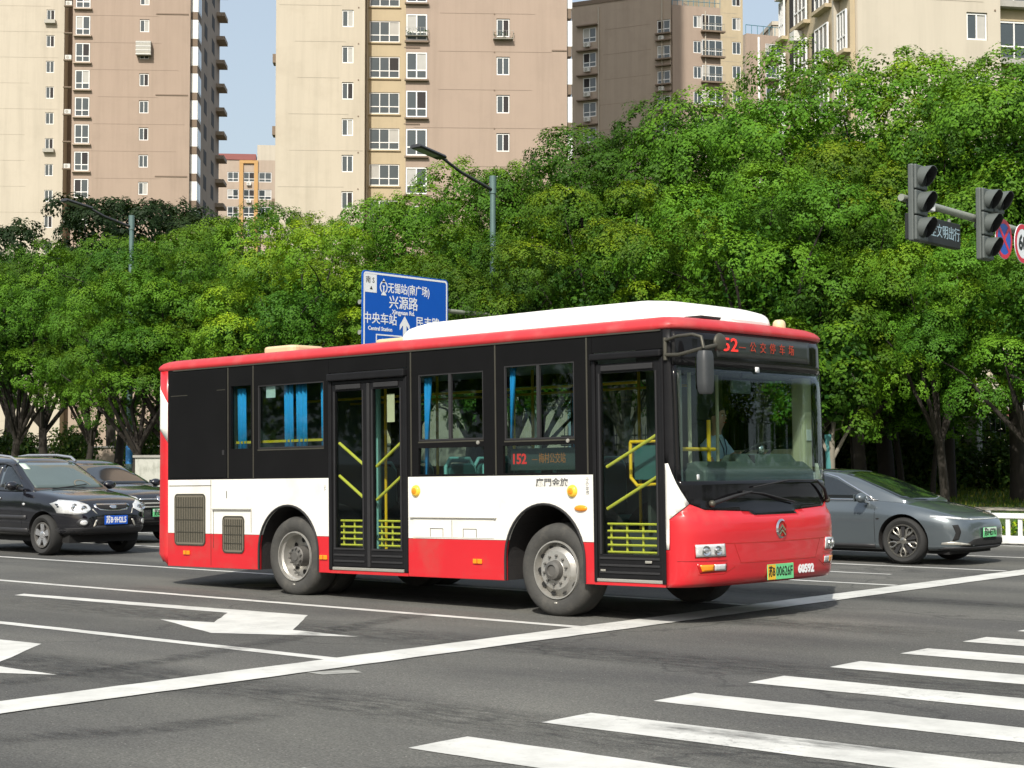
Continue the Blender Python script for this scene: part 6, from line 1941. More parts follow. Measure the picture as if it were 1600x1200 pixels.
box('pillar_trim', -1.1, .60, BW - .16, BW - .05, 1.60, 1.735, M['cream_trim'], bus, bevel=.015)
box('pillar_notice', .765, .772, BW - .18, BW - .09, 1.82, 1.94, M['white_plastic'], bus)
o = MB().prism(rrect(1.08, 1.42, 2.29, 2.43, .03), .80, .83, 'x').build('inside_mirror', M['dash'], bus, bevel=.008)
MB().tube([(.82, 1.25, 2.43), (.84, 1.25, 2.55)], .010, 6).build('mirror_stem', M['dark'], o)
o = fpatch('sticker', rrect(-.085, -.035, 2.50, 2.555, .008), M['white_plastic'], .004, 2, 2, thick=.001)
fpatch('sticker', rrect(-.75, -.725, 1.41, 1.465, .008), M['clear_lens'], .004, 2, 2, thick=.001)
box('roof_console', .35, .86, .10, BW - .10, 2.50, 2.72, M['inside_dark'], bus)
# ---------------------------------------------------------------- the driver, seated at the wheel (bus-local coordinates)
def skin_body(name, joints, edges, mats, parent, levels=2, root=0):
    me = bpy.data.meshes.new(name)
    me.from_pydata([j[0] for j in joints], edges, [])
    o = link(name, me, parent)
    md = o.modifiers.new('skin', 'SKIN'); md.use_smooth_shade = True
    for i, j in enumerate(joints):
        sv = me.skin_vertices[0].data[i]; r_ = j[1]
        sv.radius = r_ if isinstance(r_, tuple) else (r_, r_); sv.use_root = (i == root)
    o.modifiers.new('sub', 'SUBSURF').levels = levels
    bpy.context.view_layer.update()
    m2 = bpy.data.meshes.new_from_object(o.evaluated_get(bpy.context.evaluated_depsgraph_get()))
    o.modifiers.clear(); o.data = m2; m2.name = name
    for p in m2.polygons: p.use_smooth = True
    m2.materials.clear()
    for m in mats: m2.materials.append(m)
    return o
drv = empty('person', (-10.0, 13.42, -.012), (0, -.0155, -.036), 'bus driver in light blue short-sleeved shirt sitting at the steering wheel', 'person')
Y0 = 1.94
J, E2 = [], []
def j(p, r_): J.append((p, r_)); return len(J) - 1
def e(*ids):
    for a, b_ in zip(ids, ids[1:]): E2.append((a, b_))
pel = j((-.02, Y0, 1.36), (.16, .12)); ab = j((-.01, Y0, 1.50), (.155, .11)); ch = j((.0, Y0, 1.68), (.175, .12)); sh = j((.0, Y0, 1.80), (.15, .085))
nk = j((.015, Y0, 1.90), .056); nk2 = j((.03, Y0, 1.96), .054)
h0 = j((.05, Y0, 2.02), (.072, .080)); h1 = j((.055, Y0, 2.09), (.080, .092)); h2 = j((.05, Y0, 2.155), (.074, .085)); h3 = j((.04, Y0, 2.19), (.045, .05))
e(pel, ab, ch, sh, nk, nk2, h0, h1, h2, h3)
hands = []
for s in (-1, 1):
    a0 = j((.0, Y0 + s * .17, 1.785), .062); a1 = j((.07, Y0 + s * .235, 1.65), .052); a2 = j((.16, Y0 + s * .26, 1.54), .043)
    hx = cpt + v_ * (.235 * s * (1 if v_.y > 0 else -1)) + u_ * .03
    a3 = j((.28, Y0 + s * .255, 1.60), .038); a4 = j(tuple(Vector((hx.x, hx.y, hx.z)) + Vector((-.10, s * .012, .0))), .029)
    a5 = j(tuple(hx + Vector((-.035, s * .01, .025))), (.040, .022))
    e(sh, a0, a1, a2, a3, a4, a5)
    hands.append((s, hx, a5))
    l0 = j((.03, Y0 + s * .10, 1.36), .095); l1 = j((.24, Y0 + s * .13, 1.38), .085); l2 = j((.44, Y0 + s * .14, 1.36), .062); l3 = j((.47, Y0 + s * .14, 1.14), .052); l4 = j((.46, Y0 + s * .13, .95), .040); l5 = j((.54, Y0 + s * .13, .905), .038); l6 = j((.64, Y0 + s * .13, .895), .03)
    e(pel, l0, l1, l2, l3, l4, l5, l6)
body = skin_body('body', J, E2, [M['skin'], M['shirt'], M['trousers'], M['shoe']], drv)
for p in body.data.polygons:
    c = p.center
    if c.z < 1.0 and c.x > .40: mi = 3
    elif c.z < 1.43 and abs(c.y - Y0) < .26 and not (c.x > .2 and c.z > 1.5): mi = 2
    elif c.z < 1.885 and c.x < .125 and not c.z < 1.43: mi = 1
    else: mi = 0
    p.material_index = mi
# fingers closed round the rim, thumb over it
for s, hx, a5 in hands:
    rad = (hx - cpt).normalized(); tan = ax_.cross(rad).normalized()
    b = MB()
    for i in range(4):
        c = hx + tan * (.021 * (i - 1.5))
        pts = []
        for k in range(5):
            a = R(150 - 62 * k)
            pts.append(c + rad * (math.cos(a) * -.026) + ax_ * (math.sin(a) * .027))
        b.tube(pts, [.0095, .0095, .009, .0085, .007], 7)
    b.tube([hx + rad * -.02 + tan * .03 * s + ax_ * .018, hx + rad * -.028 + tan * .052 * s + ax_ * .012, hx + rad * -.018 + tan * .062 * s - ax_ * .012], [.011, .010, .008], 7)
    b.build('hand', M['skin'], drv, smooth=60)
# hair, ears, nose, eyes, collar, lanyard
hd = Vector((.05, Y0, 2.10))
vs, fs = [], []
n1, n2 = 20, 9
for i in range(n2 + 1):
    t = R(100) * i / n2
    for k in range(n1):
        a = 2 * math.pi * k / n1
        frontness = max(0, math.cos(a))
        tt = t * (1 - .42 * frontness)
        vs.append((hd.x - .012 + .098 * math.sin(tt) * math.cos(a), hd.y + .086 * math.sin(tt) * math.sin(a), hd.z + .004 + .115 * math.cos(tt)))
for i in range(n2):
    for k in range(n1): fs.append((i*n1 + k, (i+1)*n1 + k, (i+1)*n1 + (k+1) % n1, i*n1 + (k+1) % n1))
solid(MB().add(vs, fs).build('hair', M['hair'], drv, smooth=60), .012, 0)
for s in (-1, 1): MB().ball((hd.x - .01, hd.y + s * .083, hd.z - .02), (.022, .010, .032), 10, 8).build('ear', M['skin'], drv, smooth=60)
MB().add([(hd.x + .086, hd.y, hd.z + .01), (hd.x + .115, hd.y, hd.z - .035), (hd.x + .088, hd.y - .018, hd.z - .042), (hd.x + .088, hd.y + .018, hd.z - .042), (hd.x + .088, hd.y, hd.z - .048)], [(0, 1, 2), (0, 3, 1), (1, 4, 2), (1, 3, 4)]).build('nose', M['skin'], drv, smooth=80)
for s in (-1, 1):
    ey = MB().ball((hd.x + .080, hd.y + s * .032, hd.z + .002), (.010, .014, .008), 10, 6).build('eye', M['white_plastic'], drv, smooth=60)
    MB().ball((hd.x + .087, hd.y + s * .032, hd.z + .002), .006, 8, 6).build('iris', M['hair'], ey)
    box('eyebrow', hd.x + .078, hd.x + .092, hd.y + s * .032 - .018, hd.y + s * .032 + .018, hd.z + .018, hd.z + .024, M['hair'], drv)
box('mouth', hd.x + .080, hd.x + .089, hd.y - .024, hd.y + .024, hd.z - .076, hd.z - .070, M['red_lens'], drv)
MB().tube([(.06 * math.cos(R(a)) + .02, Y0 + .062 * math.sin(R(a)), 1.885 - .012 * math.cos(R(a))) for a in range(0, 361, 30)], .014, 8).build('collar', M['shirt'], drv, smooth=60)
MB().tube([(.085, Y0 - .05, 1.87), (.135, Y0 - .03, 1.74), (.135, Y0, 1.60), (.135, Y0 + .03, 1.74), (.085, Y0 + .05, 1.87)], .007, 6).build('lanyard', M['lanyard'], drv)
# ---------------------------------------------------------------- cars: local axes x forward (front bumper at 0), y left, z up; they face +X
def interp(T, x):
    if x <= T[0][0]: return T[0][1]
    for a, b in zip(T, T[1:]):
        if x <= b[0]:
            f = (x - a[0]) / (b[0] - a[0]); return a[1] + (b[1] - a[1]) * f
    return T[-1][1]
def smoothT(T, xs):
    """Catmull-like smoothing by sampling and averaging"""
    return [sum(interp(T, x + d) for d in (-.06, -.03, 0, .03, .06)) / 5 for x in xs]

def bake(o, sharp=35):
    bpy.context.view_layer.update()
    m2 = bpy.data.meshes.new_from_object(o.evaluated_get(bpy.context.evaluated_depsgraph_get()))
    o.modifiers.clear(); o.data = m2
    shade(m2, sharp)
    return o

def loft_body(name, xs, W, ZB_, ZT_, sec, mats, parent, cap=True):
    """closed body: at each x a section given by sec(w, zb, zt) -> list of (y, z) for the +y half, bottom centre to top centre"""
    vs, fs = [], []
    for x in xs:
        h = sec(interp(W, x), interp(ZB_, x), interp(ZT_, x), x)
        full = [(-y, z) for y, z in h[::-1]][:-1] + h if abs(h[0][0]) < 1e-6 else [(-y, z) for y, z in h[::-1]] + h
        ring = full[:-1] if abs(h[-1][0]) < 1e-6 else full
        k = len(ring)
        vs += [(x, y, z) for y, z in ring]
    n = len(xs)
    for i in range(n - 1):
        for q in range(k): fs.append((i*k + q, i*k + (q+1) % k, (i+1)*k + (q+1) % k, (i+1)*k + q))
    fs += [tuple(range(k)), tuple((n-1)*k + q for q in range(k))[::-1]]
    return MB().add(vs, fs).build(name, mats, parent)

def bvh_of(*obs):
    V, F = [], []
    for o in obs:
        b = len(V); V += [v.co.copy() for v in o.data.vertices]; F += [tuple(i + b for i in p.vertices) for p in o.data.polygons]
    return BVHTree.FromPolygons(V, F)

def cut_arches(o, axles, r_, half):
    for ax_x in axles:
        c = MB().lathe([(0, -half - .3), (r_, -half - .3), (r_, -half + .30), (0, -half + .30)], 'y', (ax_x, 0, r_ * .88), 40)
        c.lathe([(0, half - .30), (r_, half - .30), (r_, half + .3), (0, half + .3)], 'y', (ax_x, 0, r_ * .88), 40)
        co = c.build('cutter', [o.data.materials[0], M['arch']], o.parent)
        for p in co.data.polygons: p.material_index = 1
        md = o.modifiers.new('cut', 'BOOLEAN'); md.object = co; md.operation = 'DIFFERENCE'; md.solver = 'EXACT'
        bpy.context.view_layer.update()
        m2 = bpy.data.meshes.new_from_object(o.evaluated_get(bpy.context.evaluated_depsgraph_get()))
        o.modifiers.clear(); o.data = m2
        bpy.data.objects.remove(co)
    shade(o.data, 38)

def car_wheel(par, x, y, s, r_, wd, rimk, style):
    P = [(.66, .04), (.74, .012), (.86, .0), (.94, .018), (.985, .05), (1, .09), (1, wd - .03), (.97, wd), (.7, wd), (.66, wd - .03)]
    t = MB().lathe([(a * r_, h * s) for a, h in P], 'y', (0, 0, 0), 44).build('wheel', M['tyre_car'], par, smooth=40, loc=(x, y, r_))
    R1 = r_ * rimk
    MB().lathe([(R1 + .012, .035 * s), (R1 + .008, .014 * s), (R1 - .012, .014 * s), (R1 - .022, .05 * s), (R1 - .03, .13 * s), (0, .13 * s)], 'y', (0, 0, 0), 40).build('rim', M['alloy_dark'] if style == 'grey' else M['steel_dark'], t, smooth=40)
    MB().lathe([(0, .065 * s), (R1 - .06, .065 * s), (R1 - .06, .08 * s), (0, .08 * s)], 'y', (0, 0, 0), 28).build('brake_disc', M['steel_dark'], t)
    b = MB()
    def spoke(a, w0, w1, r0, r1, y0=.018, y1=.026, tk=.022):
        c, q = math.cos(a), math.sin(a); vs = []
        for rr, ww, yy in ((r0, w0, y1), (r1, w1, y0)):
            for sg in (-1, 1):
                for dy in (0, tk):
                    vs.append((rr * c - sg * ww * q, (yy + dy) * s, rr * q + sg * ww * c))
        b.add(vs, [(0, 2, 6, 4), (1, 5, 7, 3), (0, 4, 5, 1), (2, 3, 7, 6), (0, 1, 3, 2), (4, 6, 7, 5)])
    if style == 'suv':
        for k in range(5):
            a = 2 * math.pi * k / 5 + .3
            spoke(a - .13, .030, .030, .05, R1 - .006); spoke(a + .13, .030, .030, .05, R1 - .006)
        b.lathe([(0, .012 * s), (.045, .014 * s), (.065, .022 * s), (.065, .045 * s)], 'y', (0, 0, 0), 20)
        b.build('spokes', M['alloy'], t, smooth=35)
    elif style == 'grey':
        for k in range(5):          # petal spokes: two outlines that open into a ring near the rim
            a = 2 * math.pi * k / 5 + .95
            spoke(a, .016, .020, .03, R1 * .42)
            pts = [(R1 * .40, 0), (R1 * .60, .24), (R1 * .84, .26), (R1 * .98, .12)]
            for sg in (-1, 1):
                q = [Vector((rr * math.cos(a + sg * da * .82), .030 * s, rr * math.sin(a + sg * da * .82))) for rr, da in pts]
                b.tube(q, .013, 6)
        b.lathe([(0, .018 * s), (.04, .02 * s), (.055, .03 * s), (.055, .05 * s)], 'y', (0, 0, 0), 20)
        b.build('spokes', M['alloy_mid'], t, smooth=35)
        bb = MB()
        b = bb
        for k in range(5): spoke(2 * math.pi * k / 5 + .95 + math.pi / 5, .012, .035, .05, R1 - .01, .03, .034)
        bb.build('blade', M['rubber'], t)
    else:
        for k in range(10): spoke(2 * math.pi * k / 10, .014, .02, .05, R1 - .006)
        b.lathe([(0, .014 * s), (.06, .02 * s), (.06, .045 * s)], 'y', (0, 0, 0), 18)
        b.build('spokes', M['alloy'], t, smooth=35)
    return t

def plate(par, x, z, body, m_bg, m_tx, tint=None):
    p = box('number_plate', x - .004, x + .006, -.235, .235, z - .075, z + .075, M[m_bg], par, bevel=.003)
    if tint: box('plate_band', x + .0062, x + .007, -.23, .23, z + .02, z + .071, M[tint], p)
    text(body, .135, M[m_tx], p, (x + .0075, 0, z - .003), ROT_FRONT, bold=.003, width=.41)
    return p
def fmir(par, x, y, z, s, m_, arm_m):
    o = MB().ball((x, y + s * .17, z), (.085, .125, .08), 16, 10).build('door_mirror', m_, par, smooth=60)
    box('mirror_glass', x - .092, x - .070, y + s * .17 - .09, y + s * .17 + .09, z - .055, z + .055, M['mirror_face'], o)
    MB().tube([(x + .03, y - s * .02, z - .07), (x, y + s * .10, z - .05)], .025, 8).build('mirror_foot', arm_m, o)
    return o

# ---------- black compact off-road car
suv = empty('off_road_car', (-23.36, 17.42, 0), (0, 0, 0), 'black compact off-road car with silver roof rails at the left edge', 'car')
W_ = [(-4.35, .60), (-4.28, .80), (-4.0, .875), (-3.2, .90), (-1.6, .90), (-.9, .885), (-.45, .84), (-.2, .76), (-.06, .64), (0, .52)]
zb_ = [(-4.35, .50), (-4.2, .40), (-3.4, .30), (-1.2, .29), (-.5, .31), (-.1, .36), (0, .44)]
zt_ = [(-4.35, .95), (-4.28, 1.08), (-3.9, 1.12), (-1.45, 1.10), (-1.2, 1.08), (-.8, 1.03), (-.40, .965), (-.20, .90), (-.08, .80), (0, .66)]
def sec_suv(w_, zb, zt, x):
    h = zt - zb
    crown = .045 if x > -1.5 else .0
    return [(0, zb), (w_ * .80, zb), (w_ * .95, zb + .05), (w_ * .99, zb + h * .22), (w_ * .992, zb + h * .42), (w_ * 1.0, zb + h * .55), (w_ * .985, zb + h * .78), (w_ * .955, zb + h * .90), (w_ * .90, zt - h * .015), (w_ * .78, zt + crown * .3), (w_ * .45, zt + crown * .8), (0, zt + crown)]
xs = [-4.35, -4.32, -4.28, -4.15, -4.0, -3.7, -3.4, -3.0, -2.6, -2.2, -1.8, -1.5, -1.35, -1.2, -1.0, -.8, -.6, -.45, -.32, -.2, -.12, -.06, -.02, 0]
body = loft_body('body', xs, W_, zb_, zt_, sec_suv, [M['car_black'], M['arch']], suv)
body.modifiers.new('sub', 'SUBSURF').levels = 2; bake(body)
bv_full = bvh_of(body)
cut_arches(body, (-.83, -3.46), .40, .90)
Wg = [(-4.2, .74), (-3.9, .80), (-3.0, .83), (-1.9, .83), (-1.5, .82), (-1.2, .78)]
Zg = [(-4.22, 1.12), (-4.12, 1.38), (-3.95, 1.58), (-3.7, 1.64), (-3.0, 1.67), (-2.4, 1.66), (-2.12, 1.62), (-2.0, 1.575), (-1.25, 1.105), (-1.18, 1.06)]
def sec_gh(w_, zb, zt, x):
    h = max(zt - zb, .02); k = .20 * h / .6
    return [(0, zb), (w_, zb), (w_ + .005, zb + .03 * h), (w_ - k * .35, zb + h * .45), (w_ - k * .8, zb + h * .80), (w_ - k * 1.15, zb + h * .93), (w_ - k * 1.7, zb + h * .985), (w_ * .45, zt + .012), (0, zt + .018)]
xg = [-4.22, -4.18, -4.12, -4.0, -3.9, -3.7, -3.4, -3.0, -2.6, -2.3, -2.12, -2.0, -1.85, -1.7, -1.55, -1.4, -1.25, -1.18]
gh = loft_body('cabin', xg, Wg, [(-5, 1.06), (0, 1.06)], Zg, sec_gh, [M['car_black']], suv)
gh.modifiers.new('sub', 'SUBSURF').levels = 2; bake(gh, 40)
bg = bvh_of(gh); ba = bvh_of(body, gh)
patch('windscreen', bg, [(-.70, 1.135), (.70, 1.135), (.645, 1.34), (.56, 1.565), (-.56, 1.565), (-.645, 1.34)], 'x', .006, M['wind_glass'], suv, 20, 8, .004)
for ax_s in ('y', 'Y'):
    patch('side_window', bg, [(-2.18, 1.14), (-1.50, 1.14), (-1.62, 1.24), (-2.02, 1.50), (-2.22, 1.545)], ax_s, .006, M['car_glass'], suv, 8, 6, .004)
    patch('side_window', bg, [(-3.15, 1.14), (-2.28, 1.14), (-2.30, 1.55), (-3.12, 1.55)], ax_s, .006, M['car_glass'], suv, 8, 6, .004)
    patch('side_window', bg, [(-4.0, 1.20), (-3.25, 1.16), (-3.22, 1.55), (-3.85, 1.53)], ax_s, .006, M['car_glass'], suv, 8, 6, .004)
    patch('rain_guard', bg, [(-1.66, 1.30), (-1.60, 1.28), (-2.02, 1.545), (-2.25, 1.585), (-3.1, 1.585), (-3.1, 1.545), (-2.25, 1.545), (-2.04, 1.505)], ax_s, .022, M['sun_visor_film'], suv, 10, 4, .012)
    patch('side_moulding', bv_full, [(-3.0, .60), (-1.28, .60), (-1.28, .67), (-3.0, .67)], ax_s, .012, M['car_plastic'], suv, 12, 2, .012)
    patch('sill_guard', bv_full, [(-3.02, .33), (-1.26, .33), (-1.26, .45), (-3.02, .45)], ax_s, .010, M['car_plastic'], suv, 12, 2, .01)
    for xa in (-1.42, -2.28, -3.2): patch('door_seam', bv_full, [(xa, .46), (xa + .008, .46), (xa + .008, 1.06), (xa, 1.06)], ax_s, .002, M['dark'], suv, 2, 8, 0)
    patch('door_handle', bv_full, [(-2.22, .93), (-2.05, .93), (-2.05, .965), (-2.22, .965)], ax_s, .022, M['chrome'], suv, 4, 2, .015)
    patch('door_handle', bv_full, [(-3.12, .94), (-2.95, .94), (-2.95, .975), (-3.12, .975)], ax_s, .022, M['chrome'], suv, 4, 2, .015)
    patch('side_lamp', bv_full, oval(-1.36, .86, .035, .022, 12), ax_s, .010, M['clear_lens'], suv, 2, 2, .008)
for s in (-1, 1):
    hl = patch('headlight', bv_full, [(s * .835, .72), (s * .84, .88), (s * .78, .945), (s * .60, .925), (s * .46, .86), (s * .43, .79), (s * .55, .725), (s * .70, .70)], 'x', .008, M['clear_lens'], suv, 10, 6, .01)
    for y, z, r_ in ((.70, .82, .065), (.565, .80, .055)):
        h = bv_full.ray_cast(Vector((3, s * y, z)), Vector((-1, 0, 0)))[0]
        MB().lathe([(r_, .006), (r_ * .9, .02), (r_ * .5, .008), (0, .02)], 'x', (h.x, s * y, z), 18).build('reflector', M['chrome'], hl, smooth=40)
    fb = patch('fog_lamp', bv_full, oval(s * .60, .565, .090, .070, 20), 'x', .006, M['car_plastic'], suv, 4, 4, .012)
    patch('lens', bv_full, oval(s * .60, .565, .052, .044, 16), 'x', .020, M['clear_lens'], fb, 3, 3, .008)
    patch('bumper_slash', bv_full, [(s * .44, .49), (s * .40, .49), (s * .34, .61), (s * .38, .61)], 'x', .008, M['silver_trim'], suv, 2, 4, .006)
    fmir(suv, -1.52, s * .84, 1.17, s, M['car_black'], M['car_plastic'])
    MB().tube([(-1.98, s * .60, 1.59), (-2.15, s * .625, 1.665), (-2.6, s * .635, 1.70), (-3.5, s * .635, 1.70), (-3.8, s * .625, 1.67), (-3.92, s * .62, 1.61)], .024, 8).build('roof_rail', M['alloy'], suv, smooth=60)
    patch('indicator', bv_full, [(s * .42, .775), (s * .36, .70), (s * .345, .71), (s * .405, .80)], 'x', .006, M['silver_trim'], suv, 2, 3, .004)
g = patch('grille_rim', bv_full, [(-.36, .82), (-.36, .86), (-.30, .875), (.30, .875), (.36, .86), (.36, .82), (.27, .765), (.12, .75), (-.12, .75), (-.27, .765)], 'x', .010, M['chrome'], suv, 10, 3, .012)
patch('grille', bv_full, [(-.33, .825), (-.32, .848), (.32, .848), (.33, .825), (.25, .785), (.11, .772), (-.11, .772), (-.25, .785)], 'x', .020, M['dark'], g, 10, 3, .006)
patch('emblem', bv_full, oval(0, .815, .075, .034, 20), 'x', .032, M['chrome'], g, 4, 3, .008)
patch('air_intake', bv_full, [(-.33, .50), (.33, .50), (.37, .66), (-.37, .66)], 'x', .004, M['dark'], suv, 8, 4, .003)
patch('lower_bumper', bv_full, [(-.82, .36), (.82, .36), (.83, .475), (.42, .475), (.36, .51), (-.36, .51), (-.42, .475), (-.83, .475)], 'x', .012, M['car_plastic'], suv, 20, 4, .02)
plate(suv, .035, .60, '苏B·9H2L5', 'plate_blue', 'print_white')
for y, s in ((-.895, 1), (.895, -1)):
    for x in (-.83, -3.46): car_wheel(suv, x, y, s, .345, .225, .60, 'suv')
sb = MB().lathe([(0, 0), (.08, 0), (.08, .01), (0, .01)], 'x', (0, 0, 0), 16)
patch('windscreen_sticker', bg, rrect(-.58, -.46, 1.45, 1.55, .02), 'x', .012, M['plate_pale'], suv, 2, 2, .002)
patch('steering_wheel', bg, [(math.cos(R(a)) * rr + .30, 1.17 + math.sin(R(a)) * rr * .55) for a, rr in [(a, .17) for a in range(0, 181, 20)] + [(a, .145) for a in range(180, -1, -20)]], 'x', .0115, M['mesh_grille'], suv, 6, 3, 0)
MB().tube([(-1.95, -.02, 1.55), (-1.95, -.02, 1.40)], .006, 5).build('hanging_charm', M['yellow_lens'], suv)
w_ = MB().tube([(-1.16, -.45, 1.12), (-1.22, .0, 1.155), (-1.30, .35, 1.19)], .010, 5).build('wiper', M['rubber'], suv)
box('underbody', -4.1, -.3, -.7, .7, .22, .42, M['dark'], suv)

# ---------- dark crossover behind it, mostly hidden by the bus
cx = empty('dark_crossover', (-25.95, 20.45, 0), (0, 0, 0), 'dark crossover with green plate between the off-road car and the bus', 'car')
zt2 = [(a, b * .99 + .03) for a, b in zt_]
body2 = loft_body('body', xs, W_, zb_, zt2, sec_suv, [M['car_black2'], M['arch']], cx)
body2.modifiers.new('sub', 'SUBSURF').levels = 2; bake(body2)
bf = bvh_of(body2)
cut_arches(body2, (-.85, -3.5), .395, .90)
Zg2 = [(-4.25, 1.12), (-4.0, 1.36), (-3.6, 1.53), (-3.0, 1.62), (-2.5, 1.62), (-2.2, 1.575), (-1.25, 1.12), (-1.12, 1.06)]
gh2 = loft_body('cabin', [-4.25, -4.15, -4.0, -3.8, -3.6, -3.3, -3.0, -2.7, -2.5, -2.3, -2.1, -1.9, -1.7, -1.5, -1.3, -1.12], Wg, [(-5, 1.06), (0, 1.06)], Zg2, sec_gh, [M['car_black2']], cx)
gh2.modifiers.new('sub', 'SUBSURF').levels = 2; bake(gh2, 40); bg2 = bvh_of(gh2)
patch('windscreen', bg2, [(-.71, 1.15), (.71, 1.15), (.66, 1.34), (.57, 1.545), (-.57, 1.545), (-.66, 1.34)], 'x', .006, M['car_glass'], cx, 20, 8, .004)
for a in ('y', 'Y'):
    patch('side_window', bg2, [(-2.3, 1.15), (-1.45, 1.15), (-2.05, 1.47), (-2.32, 1.53)], a, .006, M['car_glass'], cx, 8, 6, .004)
    patch('side_window', bg2, [(-3.6, 1.18), (-2.4, 1.15), (-2.42, 1.53), (-3.3, 1.51)], a, .006, M['car_glass'], cx, 8, 6, .004)
for s in (-1, 1):
    patch('headlight', bf, [(s * .83, .90), (s * .76, .965), (s * .50, .905), (s * .46, .86), (s * .60, .865)], 'x', .010, M['clear_lens'], cx, 8, 4, .012)
    patch('fog_lamp', bf, [(s * .80, .55), (s * .66, .55), (s * .62, .66), (s * .78, .70)], 'x', .010, M['clear_lens'], cx, 4, 4, .01)
    fmir(cx, -1.5, s * .85, 1.16, s, M['car_black2'], M['car_plastic'])
for i, z in enumerate((.86, .78, .71)):
    patch('grille_bar', bf, [(-.46, z - .012), (.46, z - .012), (.46, z + .014), (-.46, z + .014)], 'x', .012, M['chrome'] if i == 0 else M['silver_trim'], cx, 10, 2, .012)
patch('grille', bf, [(-.46, .66), (.46, .66), (.48, .88), (-.48, .88)], 'x', .004, M['dark'], cx, 10, 4, .003)
patch('emblem', bf, oval(0, .86, .055, .055, 20), 'x', .020, M['chrome'], cx, 3, 3, .01)
patch('air_intake', bf, [(-.62, .36), (.62, .36), (.66, .50), (-.66, .50)], 'x', .006, M['dark'], cx, 10, 3, .004)
plate(cx, .03, .60, '苏B·D2617', 'plate_green', 'print_black', 'plate_pale')
for y, s in ((-.895, 1), (.895, -1)):
    for x in (-.85, -3.5): car_wheel(cx, x, y, s, .345, .225, .64, 'plain')
box('underbody', -4.1, -.3, -.7, .7, .22, .42, M['dark'], cx)

# ---------- grey electric saloon right of the bus
sd = empty('grey_saloon', (-10.92, 24.56, 0), (0, 0, 0), 'sleek grey saloon with green plate passing behind the front of the bus', 'car')
W3_ = [(-4.95, .55), (-4.85, .76), (-4.5, .88), (-3.9, .945), (-3.0, .95), (-1.9, .935), (-1.1, .955), (-.8, .955), (-.5, .92), (-.28, .85), (-.12, .74), (-.04, .62), (0, .5)]
zb3 = [(-4.95, .45), (-4.7, .32), (-4.0, .20), (-1.3, .19), (-.5, .20), (-.15, .22), (0, .28)]
zt3 = [(-4.95, .86), (-4.8, .99), (-4.3, 1.04), (-3.3, 1.0), (-2.0, .99), (-1.5, .985), (-1.15, .955), (-.8, .90), (-.5, .835), (-.25, .765), (-.1, .70), (-.03, .63), (0, .55)]
def sec_sd(w_, zb, zt, x):
    h = zt - zb
    bul = 1.0 + .018 * math.exp(-((x + .97) / .35) ** 2)
    cr = .05 if x > -1.8 else .0
    return [(0, zb), (w_ * .82, zb), (w_ * .955, zb + .04), (w_ * .975, zb + h * .18), (w_ * .985, zb + h * .38), (w_ * bul, zb + h * .60), (w_ * .985 * bul, zb + h * .80), (w_ * .94, zb + h * .93), (w_ * .87, zt), (w_ * .74, zt + cr * .25), (w_ * .42, zt + cr * .85), (0, zt + cr)]
xs3 = [-4.95, -4.9, -4.8, -4.6, -4.3, -4.0, -3.6, -3.2, -2.8, -2.4, -2.0, -1.7, -1.5, -1.3, -1.1, -.95, -.8, -.65, -.5, -.38, -.28, -.18, -.1, -.05, -.02, 0]
body3 = loft_body('body', xs3, W3_, zb3, zt3, sec_sd, [M['car_grey'], M['arch']], sd)
body3.modifiers.new('sub', 'SUBSURF').levels = 2; bake(body3)
b3 = bvh_of(body3)
cut_arches(body3, (-.98, -3.98), .415, .95)
Wg3 = [(-4.7, .70), (-4.0, .80), (-3.0, .855), (-2.0, .86), (-1.3, .80), (-.95, .72)]
Zg3 = [(-4.75, 1.03), (-4.3, 1.15), (-3.7, 1.34), (-3.1, 1.44), (-2.6, 1.455), (-2.25, 1.425), (-1.9, 1.335), (-1.4, 1.145), (-1.05, 1.0), (-.95, .93)]
gh3 = loft_body('cabin', [-4.75, -4.6, -4.3, -4.0, -3.7, -3.4, -3.1, -2.8, -2.6, -2.4, -2.25, -2.1, -1.9, -1.75, -1.6, -1.4, -1.2, -1.05, -.95], Wg3, [(-5, .93), (0, .93)], Zg3, sec_gh, [M['car_grey']], sd)
gh3.modifiers.new('sub', 'SUBSURF').levels = 2; bake(gh3, 40); bg3 = bvh_of(gh3); ball3 = bvh_of(gh3, body3)
patch('windscreen', bg3, [(.72, -1.12), (.66, -1.55), (.585, -2.12), (0, -2.18), (-.585, -2.12), (-.66, -1.55), (-.72, -1.12), (0, -.98)] and [(-1.12, -.70), (-1.55, -.655), (-2.12, -.575), (-2.18, 0), (-2.12, .575), (-1.55, .655), (-1.12, .70), (-1.02, .35), (-.99, 0), (-1.02, -.35)], 'z', .006, M['car_glass'], sd, 14, 12, .004)
patch('glass_roof', bg3, [(-2.26, -.54), (-3.6, -.54), (-3.6, .54), (-2.26, .54)], 'z', .006, M['car_glass'], sd, 10, 8, .004)
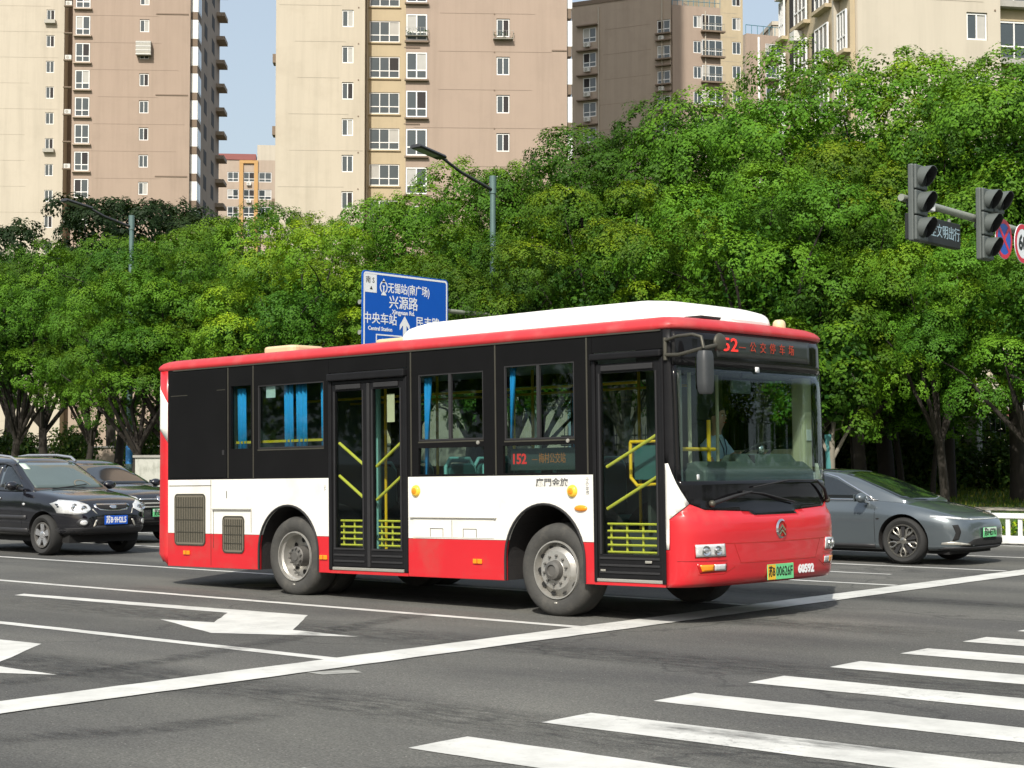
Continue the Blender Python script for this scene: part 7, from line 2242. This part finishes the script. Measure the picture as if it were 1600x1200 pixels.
for a in ('y', 'Y'):
    patch('side_window', bg3, [(-2.70, 1.01), (-1.62, 1.01), (-1.75, 1.09), (-2.22, 1.315), (-2.45, 1.37), (-2.70, 1.385)], a, .006, M['car_glass'], sd, 10, 6, .004)
    patch('side_window', bg3, [(-3.7, 1.04), (-2.78, 1.01), (-2.78, 1.385), (-3.1, 1.37), (-3.5, 1.26)], a, .006, M['car_glass'], sd, 10, 6, .004)
    patch('window_trim', bg3, [(-1.50, 1.00), (-1.56, 1.00), (-1.76, 1.108), (-2.22, 1.335), (-2.45, 1.392), (-2.8, 1.41), (-2.8, 1.425), (-2.44, 1.408), (-2.2, 1.352), (-1.72, 1.118)], a, .012, M['chrome'], sd, 12, 6, .008)
    patch('belt_trim', ball3, [(-3.75, .985), (-1.45, .975), (-1.45, .992), (-3.75, 1.003)], a, .016, M['chrome'], sd, 16, 2, .012)
    patch('door_seam', b3, [(-1.46, .28), (-1.452, .28), (-1.452, .93), (-1.46, .93)], a, .002, M['dark'], sd, 2, 8, 0)
    patch('door_seam', b3, [(-2.74, .28), (-2.732, .28), (-2.732, .95), (-2.74, .95)], a, .002, M['dark'], sd, 2, 8, 0)
    patch('sill_guard', b3, [(-3.5, .235), (-1.46, .235), (-1.46, .30), (-3.5, .30)], a, .010, M['car_plastic'], sd, 12, 2, .01)
    patch('door_handle', b3, [(-2.65, .845), (-2.45, .845), (-2.45, .872), (-2.65, .872)], a, .006, M['car_grey'], sd, 4, 2, .005)
    patch('fender_badge', b3, oval(-1.40, .70, .03, .012, 12), a, .006, M['dark'], sd, 2, 2, .003)
for s in (-1, 1):
    patch('headlight', b3, [(s * .90, .735), (s * .885, .765), (s * .72, .745), (s * .48, .715), (s * .46, .70), (s * .70, .712)], 'x', .008, M['clear_lens'], sd, 10, 4, .008)
    patch('air_curtain', b3, [(s * .80, .62), (s * .74, .63), (s * .72, .52), (s * .74, .40), (s * .80, .37), (s * .775, .50)], 'x', .006, M['dark'], sd, 3, 6, .004)
    patch('bumper_edge', b3, [(s * .86, .355), (s * .80, .37), (s * .58, .335), (s * .58, .315), (s * .86, .325)], 'x', .012, M['silver_trim'], sd, 6, 3, .01)
    fmir(sd, -1.62, s * .875, 1.02, s, M['car_grey'], M['chrome'])
patch('light_bar', b3, [(-.46, .698), (.46, .698), (.46, .714), (-.46, .714)], 'x', .008, M['clear_lens'], sd, 16, 2, .008)
patch('air_intake', b3, [(-.72, .295), (.72, .295), (.52, .40), (.20, .425), (-.20, .425), (-.52, .40)], 'x', .006, M['dark'], sd, 16, 4, .004)
patch('front_lip', b3, [(-.84, .245), (.84, .245), (.84, .285), (-.84, .285)], 'x', .014, M['car_plastic'], sd, 20, 2, .015)
patch('bonnet_seam', b3, [(-.35, -.60), (-.25, -.3), (-.22, 0), (-.25, .3), (-.35, .60), (-.36, .60), (-.262, .3), (-.232, 0), (-.262, -.3), (-.36, -.60)], 'z', .002, M['dark'], sd, 4, 10, 0)
plate(sd, .024, .50, '苏B·4E770', 'plate_green', 'print_black', 'plate_pale')
for y, s in ((-.95, 1), (.95, -1)):
    for x in (-.98, -3.98): car_wheel(sd, x, y, s, .365, .24, .68, 'grey')
box('underbody', -4.6, -.3, -.75, .75, .17, .35, M['dark'], sd)
